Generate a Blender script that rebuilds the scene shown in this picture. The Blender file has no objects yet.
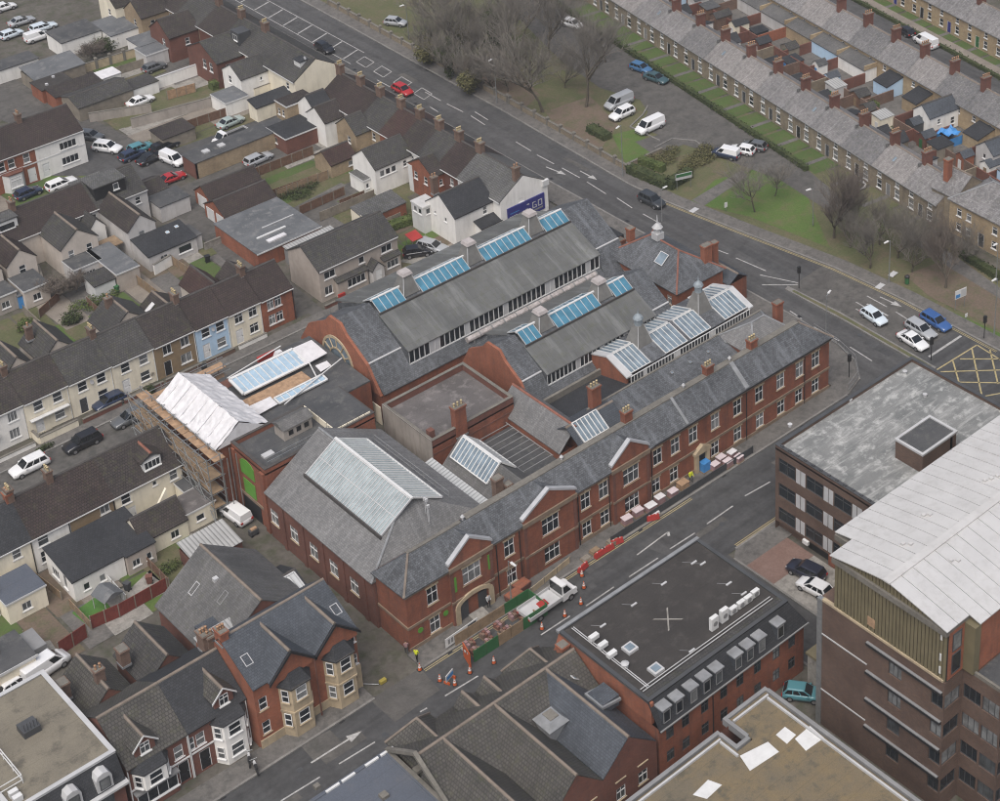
import bpy, math, random
from mathutils import Vector
R = math.radians
scene = bpy.context.scene
col = scene.collection

# ------------------------------------------------------------------ camera
camd = bpy.data.cameras.new('camera')
cam = bpy.data.objects.new('camera', camd); col.objects.link(cam)
cam.location = (-77.51,-127.61,140.0)
cam.rotation_euler = (R(90 - 25.8),0, R(-45.44))
camd.sensor_width = 36.0
camd.lens = 67.28
camd.shift_x = -0.272
camd.shift_y = -0.3665
camd.clip_start = 1.0
camd.clip_end = 3000.0
scene.camera = cam

# ------------------------------------------------------------------ sky and sun (overcast)
SUN_EL, SUN_AZ = 60.0,236.0          # azimuth measured clockwise from +Y
world = bpy.data.worlds.new('World'); scene.world = world
world.use_nodes = True
wn = world.node_tree
bg = wn.nodes['Background']
sky = wn.nodes.new('ShaderNodeTexSky')
sky.sky_type = 'NISHITA'; sky.sun_disc = False
sky.sun_elevation = R(SUN_EL); sky.sun_rotation = R(SUN_AZ)
sky.air_density = 1.0; sky.dust_density = 6.0; sky.ozone_density = 1.0
wn.links.new(sky.outputs['Color'], bg.inputs['Color'])
bg.inputs['Strength'].default_value = 0.06
sd = bpy.data.lights.new('sun', 'SUN'); sd.energy = 1.5; sd.angle = R(60); sd.color = (0.985,0.985,0.99)
sun = bpy.data.objects.new('sun', sd); col.objects.link(sun)
_s = Vector((math.sin(R(SUN_AZ)) * math.cos(R(SUN_EL)), math.cos(R(SUN_AZ)) * math.cos(R(SUN_EL)), math.sin(R(SUN_EL))))
sun.rotation_euler = (-_s).to_track_quat('-Z', 'Y').to_euler()
sun.location = (0,0,200)
scene.view_settings.view_transform = 'Standard'
scene.view_settings.look = 'None'
scene.view_settings.gamma = 1.0
scene.view_settings.exposure = 1.06
scene.cycles.filter_width = 1.1
scene.view_settings.use_curve_mapping = False

rnd = random.Random(11)
# ------------------------------------------------------------------ materials
def lin(c):
 f = lambda v: v / 12.92 if v <= 0.04045 else ((v + 0.055) / 1.055) ** 2.4
 return tuple(f(v / 255.0) for v in c)

class NT:
 """small wrapper round a material's node tree"""
 def __init__(s, name, rough=0.85):
  s.m = bpy.data.materials.new(name); s.m.use_nodes = True
  s.t = s.m.node_tree; s.b = s.t.nodes['Principled BSDF']
  s.b.inputs['Roughness'].default_value = rough
  s.b.inputs['Specular IOR Level'].default_value = 0.3
 def n(s, typ, **kw):
  x = s.t.nodes.new('ShaderNode' + typ)
  for k, v in kw.items(): setattr(x, k, v)
  return x
 def l(s, a, b): s.t.links.new(a, b)
 def uv(s): return s.n('TexCoord').outputs['UV']
 def pos(s): return s.n('NewGeometry').outputs['Position']
 def mapv(s, vec, sc, rot=(0,0,0)):
  m = s.n('Mapping'); s.l(vec, m.inputs['Vector']); m.inputs['Scale'].default_value = sc; m.inputs['Rotation'].default_value = rot
  return m.outputs['Vector']
 def noise(s, vec, scale, detail=3.0, rough=0.6):
  x = s.n('TexNoise'); s.l(vec, x.inputs['Vector']); x.inputs['Scale'].default_value = scale
  x.inputs['Detail'].default_value = detail; x.inputs['Roughness'].default_value = rough
  return x.outputs['Fac']
 def ramp(s, fac, a, b, ca=0.0, cb=1.0):
  x = s.n('ValToRGB'); s.l(fac, x.inputs['Fac'])
  x.color_ramp.elements[0].position = a; x.color_ramp.elements[1].position = b
  g = lambda c: (c, c, c, 1) if not hasattr(c, '__len__') else (*c[:3], 1)
  x.color_ramp.elements[0].color = g(ca); x.color_ramp.elements[1].color = g(cb)
  return x.outputs['Color']
 def mix(s, fac, a, b, mode='MIX'):
  x = s.n('Mix', data_type='RGBA', blend_type=mode)
  if isinstance(fac, (int, float)): x.inputs[0].default_value = fac
  else: s.l(fac, x.inputs[0])
  for i, v in ((6, a),(7, b)):
   if isinstance(v, (tuple, list)): x.inputs[i].default_value = (*v[:3], 1)
   else: s.l(v, x.inputs[i])
  return x.outputs[2]
 def col(s, c):
  if isinstance(c, (tuple, list)): s.b.inputs['Base Color'].default_value = (*c[:3], 1)
  else: s.l(c, s.b.inputs['Base Color'])
 def bump(s, h, strength=0.3, dist=0.02):
  x = s.n('Bump'); s.l(h, x.inputs['Height']); x.inputs['Strength'].default_value = strength; x.inputs['Distance'].default_value = dist
  s.l(x.outputs['Normal'], s.b.inputs['Normal'])

MATS = {}
def sc3(c, k): return tuple(min(1.0, v * k) for v in c)

def plain(name, c, rough=0.7, var=0.12, scale=0.6, metal=0.0, grime=0.0):
 if name in MATS: return MATS[name]
 t = NT(name, rough); t.b.inputs['Metallic'].default_value = metal
 p = t.pos()
 c = tuple(c)
 base = t.mix(t.ramp(t.noise(p, scale, 4),0.3,0.7), sc3(c, 1 - var), sc3(c, 1 + var))
 if grime:
  g = t.noise(t.mapv(p, (1.3,1.3,0.22)),0.9,4,0.7)
  base = t.mix(t.ramp(g, 0.48,0.72,0.0, grime), base, sc3((0.16,0.145,0.12),1.0))
 t.col(base); MATS[name] = t.m
 return t.m

def brick(name, c1, c2, mortar=(0.22,0.19,0.17), soot=0.35, scale=1.0):
 if name in MATS: return MATS[name]
 t = NT(name, 0.9); uv = t.uv(); p = t.pos()
 b = t.n('TexBrick'); t.l(uv, b.inputs['Vector'])
 b.inputs['Color1'].default_value = (*c1,1); b.inputs['Color2'].default_value = (*c2,1); b.inputs['Mortar'].default_value = (*mortar, 1)
 b.inputs['Scale'].default_value = scale; b.inputs['Brick Width'].default_value = 0.23; b.inputs['Row Height'].default_value = 0.078
 b.inputs['Mortar Size'].default_value = 0.008; b.inputs['Bias'].default_value = -0.1
 c = b.outputs['Color']
 mixn = t.ramp(t.noise(p, 1.7,6,0.8),0.46,0.64,0.0,0.6)
 c = t.mix(mixn, c, tuple((v * .62 + .03) for v in c1))
 patch = t.ramp(t.noise(p, 0.33,5,0.65),0.32,0.7)
 c = t.mix(patch, t.mix(1.0, c, (0.66,0.64,0.64), 'MULTIPLY'), c)
 st = t.ramp(t.noise(t.mapv(p, (1.3,1.3,0.12)),1.0,5,0.75),0.48,0.74,0.0, soot)
 c = t.mix(st, c, (0.05,0.042,0.038))
 t.col(c); t.bump(b.outputs['Fac'], 0.25,0.01)
 MATS[name] = t.m
 return t.m

def slates(name, c, row=0.22, wid=0.3, var=0.3, moss=0.0, pale=0.25, line=0.55, patch=0.35, st=(1.6,0.16), ms=0.018):
 """roof covering in courses; UV u runs along the eave and v up the slope, in metres"""
 if name in MATS: return MATS[name]
 t = NT(name, 0.75); uv = t.uv(); p = t.pos()
 b = t.n('TexBrick'); t.l(uv, b.inputs['Vector'])
 b.inputs['Color1'].default_value = (*sc3(c, 1 - var),1); b.inputs['Color2'].default_value = (*sc3(c, 1 + var),1)
 b.inputs['Mortar'].default_value = (*sc3(c, 1 - line),1)
 b.inputs['Scale'].default_value = 1.0; b.inputs['Brick Width'].default_value = wid; b.inputs['Row Height'].default_value = row
 b.inputs['Mortar Size'].default_value = ms; b.inputs['Bias'].default_value = 0.0
 k = b.outputs['Color']
 big = t.ramp(t.noise(p, 0.22,5,0.65),0.3,0.7)
 k = t.mix(big, t.mix(1.0, k, (1 - patch,) * 3, 'MULTIPLY'), t.mix(1.0, k, (1.12,1.1,1.08), 'MULTIPLY'))
 streak = t.ramp(t.noise(t.mapv(uv, (*st, 1)),1.0,5,0.7),0.5,0.72,0.0, pale)
 k = t.mix(streak, k, sc3(c, 2.0))
 dk = t.ramp(t.noise(t.mapv(uv, (2.3,0.3,1)),1.3,4,0.7),0.55,0.75,0.0,0.45)
 k = t.mix(dk, k, sc3(c, 0.45))
 if moss:
  mm = t.ramp(t.noise(p, 1.4,6,0.75),0.52,0.66,0.0, moss)
  k = t.mix(mm, k, (0.075,0.08,0.035))
 t.col(k); t.bump(b.outputs['Fac'], 0.35,0.02)
 MATS[name] = t.m
 return t.m

def felt(name, c, c2, c3=None, scale=0.25, streak=None, rough=0.9):
 """flat roofing: ponding stains, laps and dirt"""
 if name in MATS: return MATS[name]
 t = NT(name, rough); p = t.pos()
 k = t.mix(t.ramp(t.noise(p, scale, 6,0.62),0.36,0.64), c, c2)
 if c3:
  k = t.mix(t.ramp(t.noise(p, scale * 2.7,6,0.7),0.52,0.66), k, c3)
 if streak:
  s2 = t.ramp(t.noise(t.mapv(p, streak),1.0,5,0.7),0.5,0.68,0.0,0.8)
  k = t.mix(s2, k, c3 or c2)
 fine = t.ramp(t.noise(p, 9.0,2),0.3,0.7,0.86,1.1)
 k = t.mix(1.0, k, fine, 'MULTIPLY')
 w = t.n('TexWave', wave_type='BANDS', bands_direction='Y', wave_profile='SAW'); t.l(p, w.inputs['Vector'])
 w.inputs['Scale'].default_value = 0.16; w.inputs['Distortion'].default_value = 0.3
 lap = t.ramp(w.outputs['Fac'], 0.0,0.06,0.8,1.0)
 k = t.mix(1.0, k, lap, 'MULTIPLY')
 t.col(k); MATS[name] = t.m
 return t.m

def ground(name, stops, scale=0.15, fine=3.0, rough=0.95, extra=None, bump=0.0, st=None):
 """stops: two or three colours blended by noise in world space"""
 if name in MATS: return MATS[name]
 t = NT(name, rough); p = t.pos()
 k = t.mix(t.ramp(t.noise(p, scale, 6,0.65),0.35,0.65), stops[0], stops[1])
 if len(stops) > 2:
  k = t.mix(t.ramp(t.noise(p, scale * 3.1,6,0.7),0.48,0.66), k, stops[2])
 f = t.noise(p, fine, 5,0.75)
 k = t.mix(1.0, k, t.ramp(f, 0.25,0.75,0.72,1.26), 'MULTIPLY')
 if extra == 'cracks':
  v = t.n('TexVoronoi', feature='DISTANCE_TO_EDGE'); t.l(t.mapv(p, (1,1,0)), v.inputs['Vector']); v.inputs['Scale'].default_value = 0.11
  k = t.mix(t.ramp(v.outputs['Distance'], 0.0,0.012,0.55,0.0), k, (0.02,0.02,0.02))
 if st: k = t.mix(1.0, k, t.ramp(t.noise(t.mapv(p, st),1.0,4,0.6),0.35,0.65,0.8,1.18), 'MULTIPLY')
 if bump: t.bump(f, bump, 0.06)
 t.col(k); MATS[name] = t.m
 return t.m

def striped(name, c, c2, width, along='u', rough=0.6, duty=0.15, var=0.1, metal=0.0):
 """ribbed sheet: UV stripes for ribs too fine to build"""
 if name in MATS: return MATS[name]
 t = NT(name, rough); t.b.inputs['Metallic'].default_value = metal
 uv = t.uv(); p = t.pos()
 w = t.n('TexWave', wave_type='BANDS', bands_direction='X' if along == 'u' else 'Y', wave_profile='SIN'); t.l(uv, w.inputs['Vector'])
 w.inputs['Scale'].default_value = 0.314 / width; w.inputs['Distortion'].default_value = 0.0
 k = t.mix(t.ramp(w.outputs['Fac'], duty, duty + 0.2), c2, c)
 k = t.mix(1.0, k, t.ramp(t.noise(p, 0.5,5),0.3,0.7,1 - var, 1 + var), 'MULTIPLY')
 t.col(k); t.bump(w.outputs['Fac'], 0.4,0.03); MATS[name] = t.m
 return t.m

def glassm(name, c, rough=0.12, spec=0.5, var=0.25):
 if name in MATS: return MATS[name]
 t = NT(name, rough); t.b.inputs['Specular IOR Level'].default_value = spec
 k = t.mix(t.ramp(t.noise(t.pos(),0.9,3),0.3,0.7), sc3(c, 1 - var), sc3(c, 1 + var))
 t.col(k); MATS[name] = t.m
 return t.m

M = {}
M['asphalt'] = ground('asphalt', [(0.058,0.057,0.057),(0.072,0.071,0.07),(0.05,0.049,0.049)], 0.12,1.6,0.92, st=(.8,.03,1))
M['asphalt_new'] = ground('asphalt_new', [(0.05,0.05,0.051),(0.062,0.062,0.062),(0.043,0.043,0.043)], 0.16,1.8,0.9, st=(.03,.8,1))
M['asphalt_old'] = ground('asphalt_old', [(0.072,0.068,0.064),(0.1,0.094,0.086),(0.056,0.055,0.05)], 0.22,1.4,0.95)
M['paving'] = ground('paving', [(0.1,0.094,0.088),(0.13,0.122,0.112),(0.075,0.072,0.067)], 0.3,2.8)
M['kerb'] = ground('kerbstone', [(0.14,0.134,0.125),(0.19,0.182,0.17)], 0.5,3.0)
M['paint'] = plain('road_paint', (0.33,0.325,0.315),0.7,0.3,3.0, grime=0.7)
M['paint_y'] = plain('road_paint_yellow', (0.34,0.28,0.14),0.7,0.2,3.0, grime=0.4)
M['dirt'] = ground('earth', [(0.07,0.063,0.052),(0.105,0.096,0.083),(0.052,0.056,0.034)], 0.17,1.3)
M['grass'] = ground('grass', [(0.058,0.102,0.022),(0.078,0.118,0.03),(0.1,0.1,0.045)], 0.13,3.5, bump=0.4)
M['grass_dull'] = ground('grass_dull', [(0.07,0.08,0.034),(0.1,0.095,0.05),(0.115,0.093,0.06)], 0.12,3.0, bump=0.4)
M['grass_green'] = ground('grass_green', [(0.05,0.08,0.022),(0.065,0.098,0.028),(0.075,0.08,0.035)], 0.2,3.5)
M['turf'] = ground('artificial_turf', [(0.05,0.13,0.028),(0.07,0.15,0.03)], 0.5,6.0)
M['leafmould'] = ground('leaf_litter', [(0.105,0.082,0.06),(0.135,0.10,0.076),(0.085,0.082,0.045)], 0.16,3.0, bump=0.4)
M['concrete'] = ground('concrete', [(0.2,0.19,0.17),(0.27,0.255,0.23),(0.15,0.14,0.125)], 0.35,2.6)
M['gravel'] = ground('gravel', [(0.15,0.13,0.11),(0.21,0.185,0.155)], 0.4,6.0)
M['block_paving'] = ground('block_paving', [(0.15,0.095,0.078),(0.18,0.12,0.1)], 0.4,5.0)

M['brick_red'] = brick('brick_orange_red', (0.245,0.078,0.042),(0.325,0.108,0.057),(0.18,0.105,0.078),0.6)
M['brick_house'] = brick('brick_bright', (0.3,0.094,0.047),(0.37,0.126,0.064),(0.2,0.125,0.095),0.45)
M['brick_dark'] = brick('brick_dark', (0.17,0.066,0.046),(0.22,0.084,0.058),(0.13,0.09,0.075),0.35)
M['brick_brown'] = brick('brick_brown', (0.115,0.07,0.05),(0.155,0.094,0.066),(0.12,0.1,0.09),0.2)
M['brick_buff'] = brick('brick_buff', (0.34,0.255,0.155),(0.42,0.32,0.2),(0.3,0.26,0.2),0.2)
M['brick_old'] = brick('brick_old_mixed', (0.15,0.085,0.06),(0.21,0.135,0.095),(0.22,0.18,0.15),0.35)
M['stone'] = brick('limestone', (0.25,0.205,0.145),(0.31,0.26,0.185),(0.25,0.22,0.17),0.35,0.45)
M['stone_buff'] = brick('limestone_clean', (0.40,0.30,0.18),(0.46,0.36,0.22),(0.33,0.27,0.19),0.15,0.4)
M['bath_stone'] = plain('dressed_stone', (0.36,0.29,0.195),0.85,0.18,1.0, grime=0.45)
M['band_stone'] = plain('weathered_stone_band', (0.19,0.14,0.1),0.9,0.2,1.0, grime=0.5)

M['slate'] = slates('slate', (0.092,0.098,0.106), moss=0.0, pale=0.6, patch=0.35, st=(1.1,.12))
M['slate_pale'] = slates('slate_pale', (0.145,0.145,0.145),0.22,0.3,0.18, pale=0.35, line=0.35, patch=0.2)
M['slate_warm'] = slates('slate_warm', (0.11,0.109,0.108),0.22,0.3,0.16, moss=0.2, pale=0.25, line=0.35)
M['slate_village'] = slates('slate_village', (0.175,0.17,0.17),0.25,0.3,0.3, moss=0.2, pale=0.35, line=0.4, patch=0.25)
M['slate_village2'] = slates('slate_village_dark', (0.14,0.138,0.14),0.25,0.3,0.3, moss=0.3, pale=0.3, line=0.4, patch=0.3)
M['slate_village3'] = slates('slate_village_pale', (0.2,0.19,0.185),0.25,0.3,0.25, moss=0.15, pale=0.4, line=0.4, patch=0.2)
M['slate_blue'] = slates('slate_blue', (0.066,0.075,0.088),0.25,0.32,0.18, pale=0.15)
M['slate_black'] = slates('slate_black', (0.034,0.036,0.04),0.25,0.32,0.2, pale=0.1)
M['tile_brown'] = slates('tile_brown', (0.045,0.037,0.035),0.32,0.3,0.22, moss=0.35, pale=0.12, ms=.035)
M['tile_brown2'] = slates('tile_red_brown', (0.042,0.03,0.028),0.32,0.3,0.22, moss=0.2, pale=0.1, ms=.035)
M['tile_red'] = slates('tile_red', (0.06,0.034,0.03),0.32,0.3,0.2, moss=0.25, pale=0.1, ms=.035)
M['tile_grey'] = slates('tile_grey', (0.058,0.056,0.055),0.32,0.3,0.22, moss=0.4, pale=0.2, ms=.035)
M['tile_grey2'] = slates('tile_mid_grey', (0.11,0.11,0.109),0.32,0.3,0.2, moss=0.3, pale=0.2, ms=.035)
M['tile_pantile'] = slates('tile_ribbed', (0.075,0.071,0.065),0.36,0.33,0.2, moss=0.35, pale=0.15, line=0.5, ms=.045)
M['sheet'] = slates('cement_sheet', (0.105,0.108,0.106),1.6,1.05,0.07, moss=0.35, pale=0.75, line=0.25, patch=0.25, st=(.55,.05))
M['felt_black'] = felt('felt_black', (0.032,0.029,0.027),(0.042,0.038,0.035),(0.055,0.05,0.046),0.3)
M['felt_grey'] = felt('felt_grey', (0.085,0.09,0.095),(0.12,0.125,0.13),(0.16,0.16,0.16),0.3)
M['felt_dark'] = felt('felt_dark', (0.05,0.052,0.055),(0.075,0.075,0.076),(0.1,0.1,0.095),0.35)
M['felt_blue'] = felt('felt_blue', (0.075,0.085,0.105),(0.085,0.095,0.115),(0.095,0.1,0.115),0.2)
M['felt_brown'] = felt('felt_brown', (0.125,0.105,0.074),(0.165,0.125,0.07),(0.085,0.076,0.056),0.28)
M['felt_sand'] = felt('felt_sand', (0.14,0.125,0.098),(0.18,0.16,0.122),(0.1,0.09,0.072),0.25)
M['felt_mauve'] = felt('felt_mauve', (0.085,0.078,0.075),(0.12,0.11,0.107),(0.18,0.165,0.158),0.28)
M['felt_weathered'] = felt('felt_weathered', (0.13,0.135,0.132),(0.19,0.192,0.186),(0.36,0.36,0.345),0.3, streak=(0.3,1.6,1))
M['white_render'] = plain('white_render', (0.7,0.685,0.65),0.85,0.07,0.5, grime=0.22)
M['cream_render'] = plain('cream_render', (0.68,0.625,0.5),0.85,0.08,0.5, grime=0.25)
M['grey_render'] = plain('grey_render', (0.46,0.445,0.43),0.85,0.1,0.5, grime=0.3)
M['pink_render'] = plain('pinkish_render', (0.46,0.41,0.36),0.85,0.1,0.5, grime=0.25)
M['blue_render'] = plain('blue_render', (0.4,0.54,0.68),0.85,0.06,0.5, grime=0.15)
M['brown_render'] = plain('brown_pebbledash', (0.22,0.16,0.095),0.9,0.12,2.0, grime=0.2)
M['beige_render'] = plain('beige_brick_render', (0.36,0.315,0.275),0.9,0.1,1.0, grime=0.25)
M['dirty_render'] = plain('stained_cement_render', (0.3,0.27,0.24),0.9,0.2,0.35, grime=0.6)
M['white'] = plain('white_paint', (0.55,0.55,0.54),0.5,0.06,1.0, grime=0.12)
M['upvc'] = plain('white_window_frame', (0.62,0.62,0.61),0.4,0.05,1.0)
M['black'] = plain('black_paint', (0.02,0.02,0.021),0.5,0.15)
M['dark_grey'] = plain('dark_grey_paint', (0.055,0.057,0.06),0.55,0.15)
M['mid_grey'] = plain('mid_grey_paint', (0.19,0.19,0.19),0.6,0.12)
M['light_grey'] = plain('light_grey_paint', (0.4,0.4,0.4),0.55,0.1)
M['lead'] = plain('lead_sheet', (0.2,0.205,0.21),0.5,0.2,1.2)
M['galv'] = plain('galvanised_steel', (0.3,0.31,0.31),0.45,0.15,2.0,0.6)
M['ridge'] = plain('ridge_tile', (0.17,0.14,0.115),0.9,0.2,1.5, grime=0.3)
M['ridge_red'] = plain('terracotta_ridge', (0.2,0.085,0.06),0.9,0.2,1.5)
M['ridge_dark'] = plain('dark_ridge_tile', (0.06,0.055,0.052),0.9,0.2,1.5)
M['coping'] = ground('coping_stone', [(0.12,0.112,0.097),(0.165,0.153,0.132)], 0.5,3.0)
M['pot'] = plain('terracotta_pot', (0.34,0.2,0.12),0.9,0.25,4.0)
M['pot_buff'] = plain('buff_pot', (0.42,0.34,0.2),0.9,0.2,4.0)
M['glass'] = glassm('window_glass', (0.018,0.022,0.026))
M['glass_mid'] = glassm('window_glass_painted_reflection', (0.06,0.066,0.07),0.1,0.6,0.5)  # lighter base colour stands in for reflection on the pane
M['glass_grey'] = glassm('window_glass_blinds', (0.16,0.165,0.165),0.2,0.5,0.5)
M['glass_sky_reflection'] = glassm('roof_glass_painted_sky', (0.06,0.17,0.24),0.18,0.5,0.2)  # the blue is sky reflection put into the base colour
M['glass_pale'] = glassm('pale_roof_glass', (0.27,0.31,0.315),0.22,0.5,0.2)
M['glass_slate'] = glassm('grey_roof_glass', (0.15,0.19,0.22),0.15,0.5,0.3)
M['glass_sky'] = glassm('light_blue_roof_glass', (0.30,0.40,0.48),0.2,0.5,0.15)
M['glass_amber'] = glassm('amber_glass', (0.2,0.12,0.05),0.2)
M['green_board'] = plain('green_board', (0.09,0.24,0.035),0.6,0.1,2.0)
M['green_hoard'] = plain('green_hoarding', (0.03,0.11,0.04),0.6,0.12,1.0)
M['timber'] = plain('weathered_timber', (0.21,0.15,0.095),0.85,0.25,1.5)
M['timber_new'] = plain('scaffold_board', (0.3,0.195,0.12),0.85,0.3,2.0)
M['fence_brown'] = plain('brown_fence', (0.13,0.075,0.05),0.85,0.25,2.0)
M['fence_red'] = plain('red_stained_fence', (0.15,0.034,0.026),0.8,0.15,2.0)
M['fence_grey'] = plain('grey_fence', (0.2,0.175,0.14),0.9,0.25,1.0)
M['orange'] = plain('orange_plastic', (0.42,0.085,0.025),0.5,0.1)
M['red'] = plain('red_plastic', (0.3,0.035,0.03),0.5,0.12)
M['yellow'] = plain('yellow_plastic', (0.3,0.24,0.05),0.5,0.1)
M['blue'] = plain('blue_tarpaulin', (0.05,0.2,0.45),0.5,0.15,1.0)
M['blue_sign'] = plain('navy_sign', (0.03,0.03,0.16),0.4,0.1)
M['sheeting'] = plain('white_shrink_wrap', (0.56,0.55,0.555),0.55,0.1,1.6, grime=0.18)
M['pinkwrap'] = plain('pale_wrapped_pallet', (0.24,0.15,0.15),0.6,0.2,2.0)
M['roof_white'] = plain('white_roof_sheet', (0.45,0.442,0.43),0.5,0.06,0.3, grime=0.22)
M['roof_white2'] = plain('white_roof_sheet_b', (0.425,0.42,0.414),0.5,0.06,0.3, grime=0.22)
M['clad_olive'] = plain('olive_cladding', (0.14,0.12,0.072),0.6,0.15,0.6)
M['corrug'] = striped('translucent_corrugated', (0.4,0.41,0.41),(0.24,0.25,0.25),0.5, 'u')
M['corrug_v'] = striped('grey_corrugated', (0.32,0.32,0.31),(0.2,0.2,0.195),0.45, 'u')
M['tyre'] = plain('tyre_rubber', (0.015,0.015,0.015),0.9,0.1)
M['rim'] = plain('alloy_rim', (0.35,0.35,0.36),0.35,0.05,1,0.7)
M['lamp_red'] = plain('tail_lamp', (0.3,0.015,0.012),0.3,0.05)
M['lamp_clear'] = plain('head_lamp', (0.6,0.6,0.6),0.2,0.05)
M['car_glass'] = glassm('car_glass', (0.012,0.014,0.016),0.06,0.6)
M['bark'] = ground('bark', [(0.07,0.06,0.046),(0.1,0.086,0.066)], 1.0,6.0)
M['twig'] = plain('twigs', (0.16,0.145,0.125),0.9,0.2,0.5)
M['twig_red'] = plain('russet_twigs', (0.15,0.125,0.105),0.9,0.2,0.5)
M['leaf_dark'] = ground('evergreen_leaf', [(0.028,0.04,0.014),(0.05,0.06,0.022)], 0.8,4.0)
M['leaf_olive'] = ground('olive_leaf', [(0.075,0.075,0.03),(0.11,0.1,0.045)], 0.8,4.0)
M['leaf_mid'] = ground('green_leaf', [(0.05,0.07,0.02),(0.08,0.1,0.03)], 0.8,4.0)
M['leaf_brown'] = ground('brown_leaf', [(0.13,0.075,0.045),(0.17,0.1,0.06)], 0.8,4.0)

def paint(c, name):
 n = 'car_paint_' + name
 if n in MATS: return MATS[n]
 t = NT(n, 0.28); t.b.inputs['Specular IOR Level'].default_value = 0.5; t.b.inputs['Coat Weight'].default_value = 0.5
 t.b.inputs['Coat Roughness'].default_value = 0.1
 t.col(c); MATS[n] = t.m
 return t.m

# ------------------------------------------------------------------ mesh builder
class MB:
 def __init__(s): s.v = []; s.f = []; s.mi = []
 def poly(s, pts, mi=0):
  b = len(s.v); s.v += [tuple(p) for p in pts]; s.f.append(tuple(range(b, b + len(pts)))); s.mi.append(mi); return s
 def box(s, x0, x1, y0, y1, z0, z1, mi=0):
  if x1 < x0: x0, x1 = x1, x0
  if y1 < y0: y0, y1 = y1, y0
  b = len(s.v)
  s.v += [(x0, y0, z0),(x1, y0, z0),(x1, y1, z0),(x0, y1, z0),(x0, y0, z1),(x1, y0, z1),(x1, y1, z1),(x0, y1, z1)]
  for q in ((0,3,2,1),(4,5,6,7),(0,1,5,4),(1,2,6,5),(2,3,7,6),(3,0,4,7)):
   s.f.append(tuple(b + i for i in q)); s.mi.append(mi)
  return s
 def hexa(s, lo, hi, mi=0):
  """lo, hi: two rings of n points (counter-clockwise seen from above)"""
  n = len(lo); b = len(s.v); s.v += [tuple(p) for p in lo] + [tuple(p) for p in hi]
  s.f.append(tuple(b + i for i in reversed(range(n)))); s.mi.append(mi)
  s.f.append(tuple(b + n + i for i in range(n))); s.mi.append(mi)
  for i in range(n):
   j = (i + 1) % n
   s.f.append((b + i, b + j, b + n + j, b + n + i)); s.mi.append(mi)
  return s
 def prism(s, poly2, axis, a, b_, mi=0):
  """poly2 in the plane across axis ('x': (y,z), 'y': (x,z), 'z': (x,y)), extruded a..b_"""
  f = {'x': lambda p, t: (t, p[0], p[1]), 'y': lambda p, t: (p[0], t, p[1]), 'z': lambda p, t: (p[0], p[1], t)}[axis]
  n = len(poly2); b = len(s.v)
  s.v += [f(p, a) for p in poly2] + [f(p, b_) for p in poly2]
  s.f.append(tuple(b + i for i in reversed(range(n)))); s.mi.append(mi)
  s.f.append(tuple(b + n + i for i in range(n))); s.mi.append(mi)
  for i in range(n):
   j = (i + 1) % n
   s.f.append((b + i, b + j, b + n + j, b + n + i)); s.mi.append(mi)
  return s
 def tube(s, p, q, r0, r1=None, n=8, mi=0, caps=True):
  r1 = r0 if r1 is None else r1
  p = Vector(p); q = Vector(q); d = (q - p)
  if d.length < 1e-6: return s
  d.normalize(); a = d.orthogonal().normalized(); c = d.cross(a)
  b = len(s.v)
  for pt, r in ((p, r0),(q, r1)):
   for i in range(n):
    t = 2 * math.pi * i / n
    s.v.append(tuple(pt + a * (r * math.cos(t)) + c * (r * math.sin(t))))
  for i in range(n):
   j = (i + 1) % n
   s.f.append((b + i, b + j, b + n + j, b + n + i)); s.mi.append(mi)
  if caps:
   s.f.append(tuple(b + i for i in reversed(range(n)))); s.mi.append(mi)
   s.f.append(tuple(b + n + i for i in range(n))); s.mi.append(mi)
  return s
 def lathe(s, x, y, prof, n=10, mi=0):
  """prof: list of (r, z) bottom to top"""
  b = len(s.v)
  for r, z in prof:
   for i in range(n):
    t = 2 * math.pi * i / n
    s.v.append((x + r * math.cos(t), y + r * math.sin(t), z))
  for k in range(len(prof) - 1):
   for i in range(n):
    j = (i + 1) % n
    s.f.append((b + k * n + i, b + k * n + j, b + (k + 1) * n + j, b + (k + 1) * n + i)); s.mi.append(mi)
  k = len(prof) - 1
  s.f.append(tuple(b + k * n + i for i in range(n))); s.mi.append(mi)
  s.f.append(tuple(b + i for i in reversed(range(n)))); s.mi.append(mi)
  return s
 def mesh(s, name, mats, smooth=False, uv=True):
  me = bpy.data.meshes.new(name)
  me.from_pydata(s.v, [], s.f)
  if not isinstance(mats, (list, tuple)): mats = [mats]
  for m in mats: me.materials.append(M[m] if isinstance(m, str) else m)
  if len(mats) > 1: me.polygons.foreach_set('material_index', s.mi)
  if smooth: me.polygons.foreach_set('use_smooth', [True] * len(s.f))
  if uv:
   me.update()
   lay = me.uv_layers.new(name='UVMap'); out = [0.0] * (2 * len(me.loops))
   Z = Vector((0,0,1)); li = 0
   for pl in me.polygons:
    nn = pl.normal
    if abs(nn.z) > 0.995: u = Vector((1,0,0)); w = Vector((0,1,0))
    else: u = Z.cross(nn).normalized(); w = nn.cross(u)
    for vi in pl.vertices:
     c = Vector(s.v[vi]); out[2 * li] = c.dot(u); out[2 * li + 1] = c.dot(w); li += 1
   lay.data.foreach_set('uv', out)
  return me
 def build(s, name, mats, parent=None, loc=(0,0,0), rz=0.0, smooth=False, uv=True):
  return put(name, s.mesh(name, mats, smooth, uv), parent, loc, rz)

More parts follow.
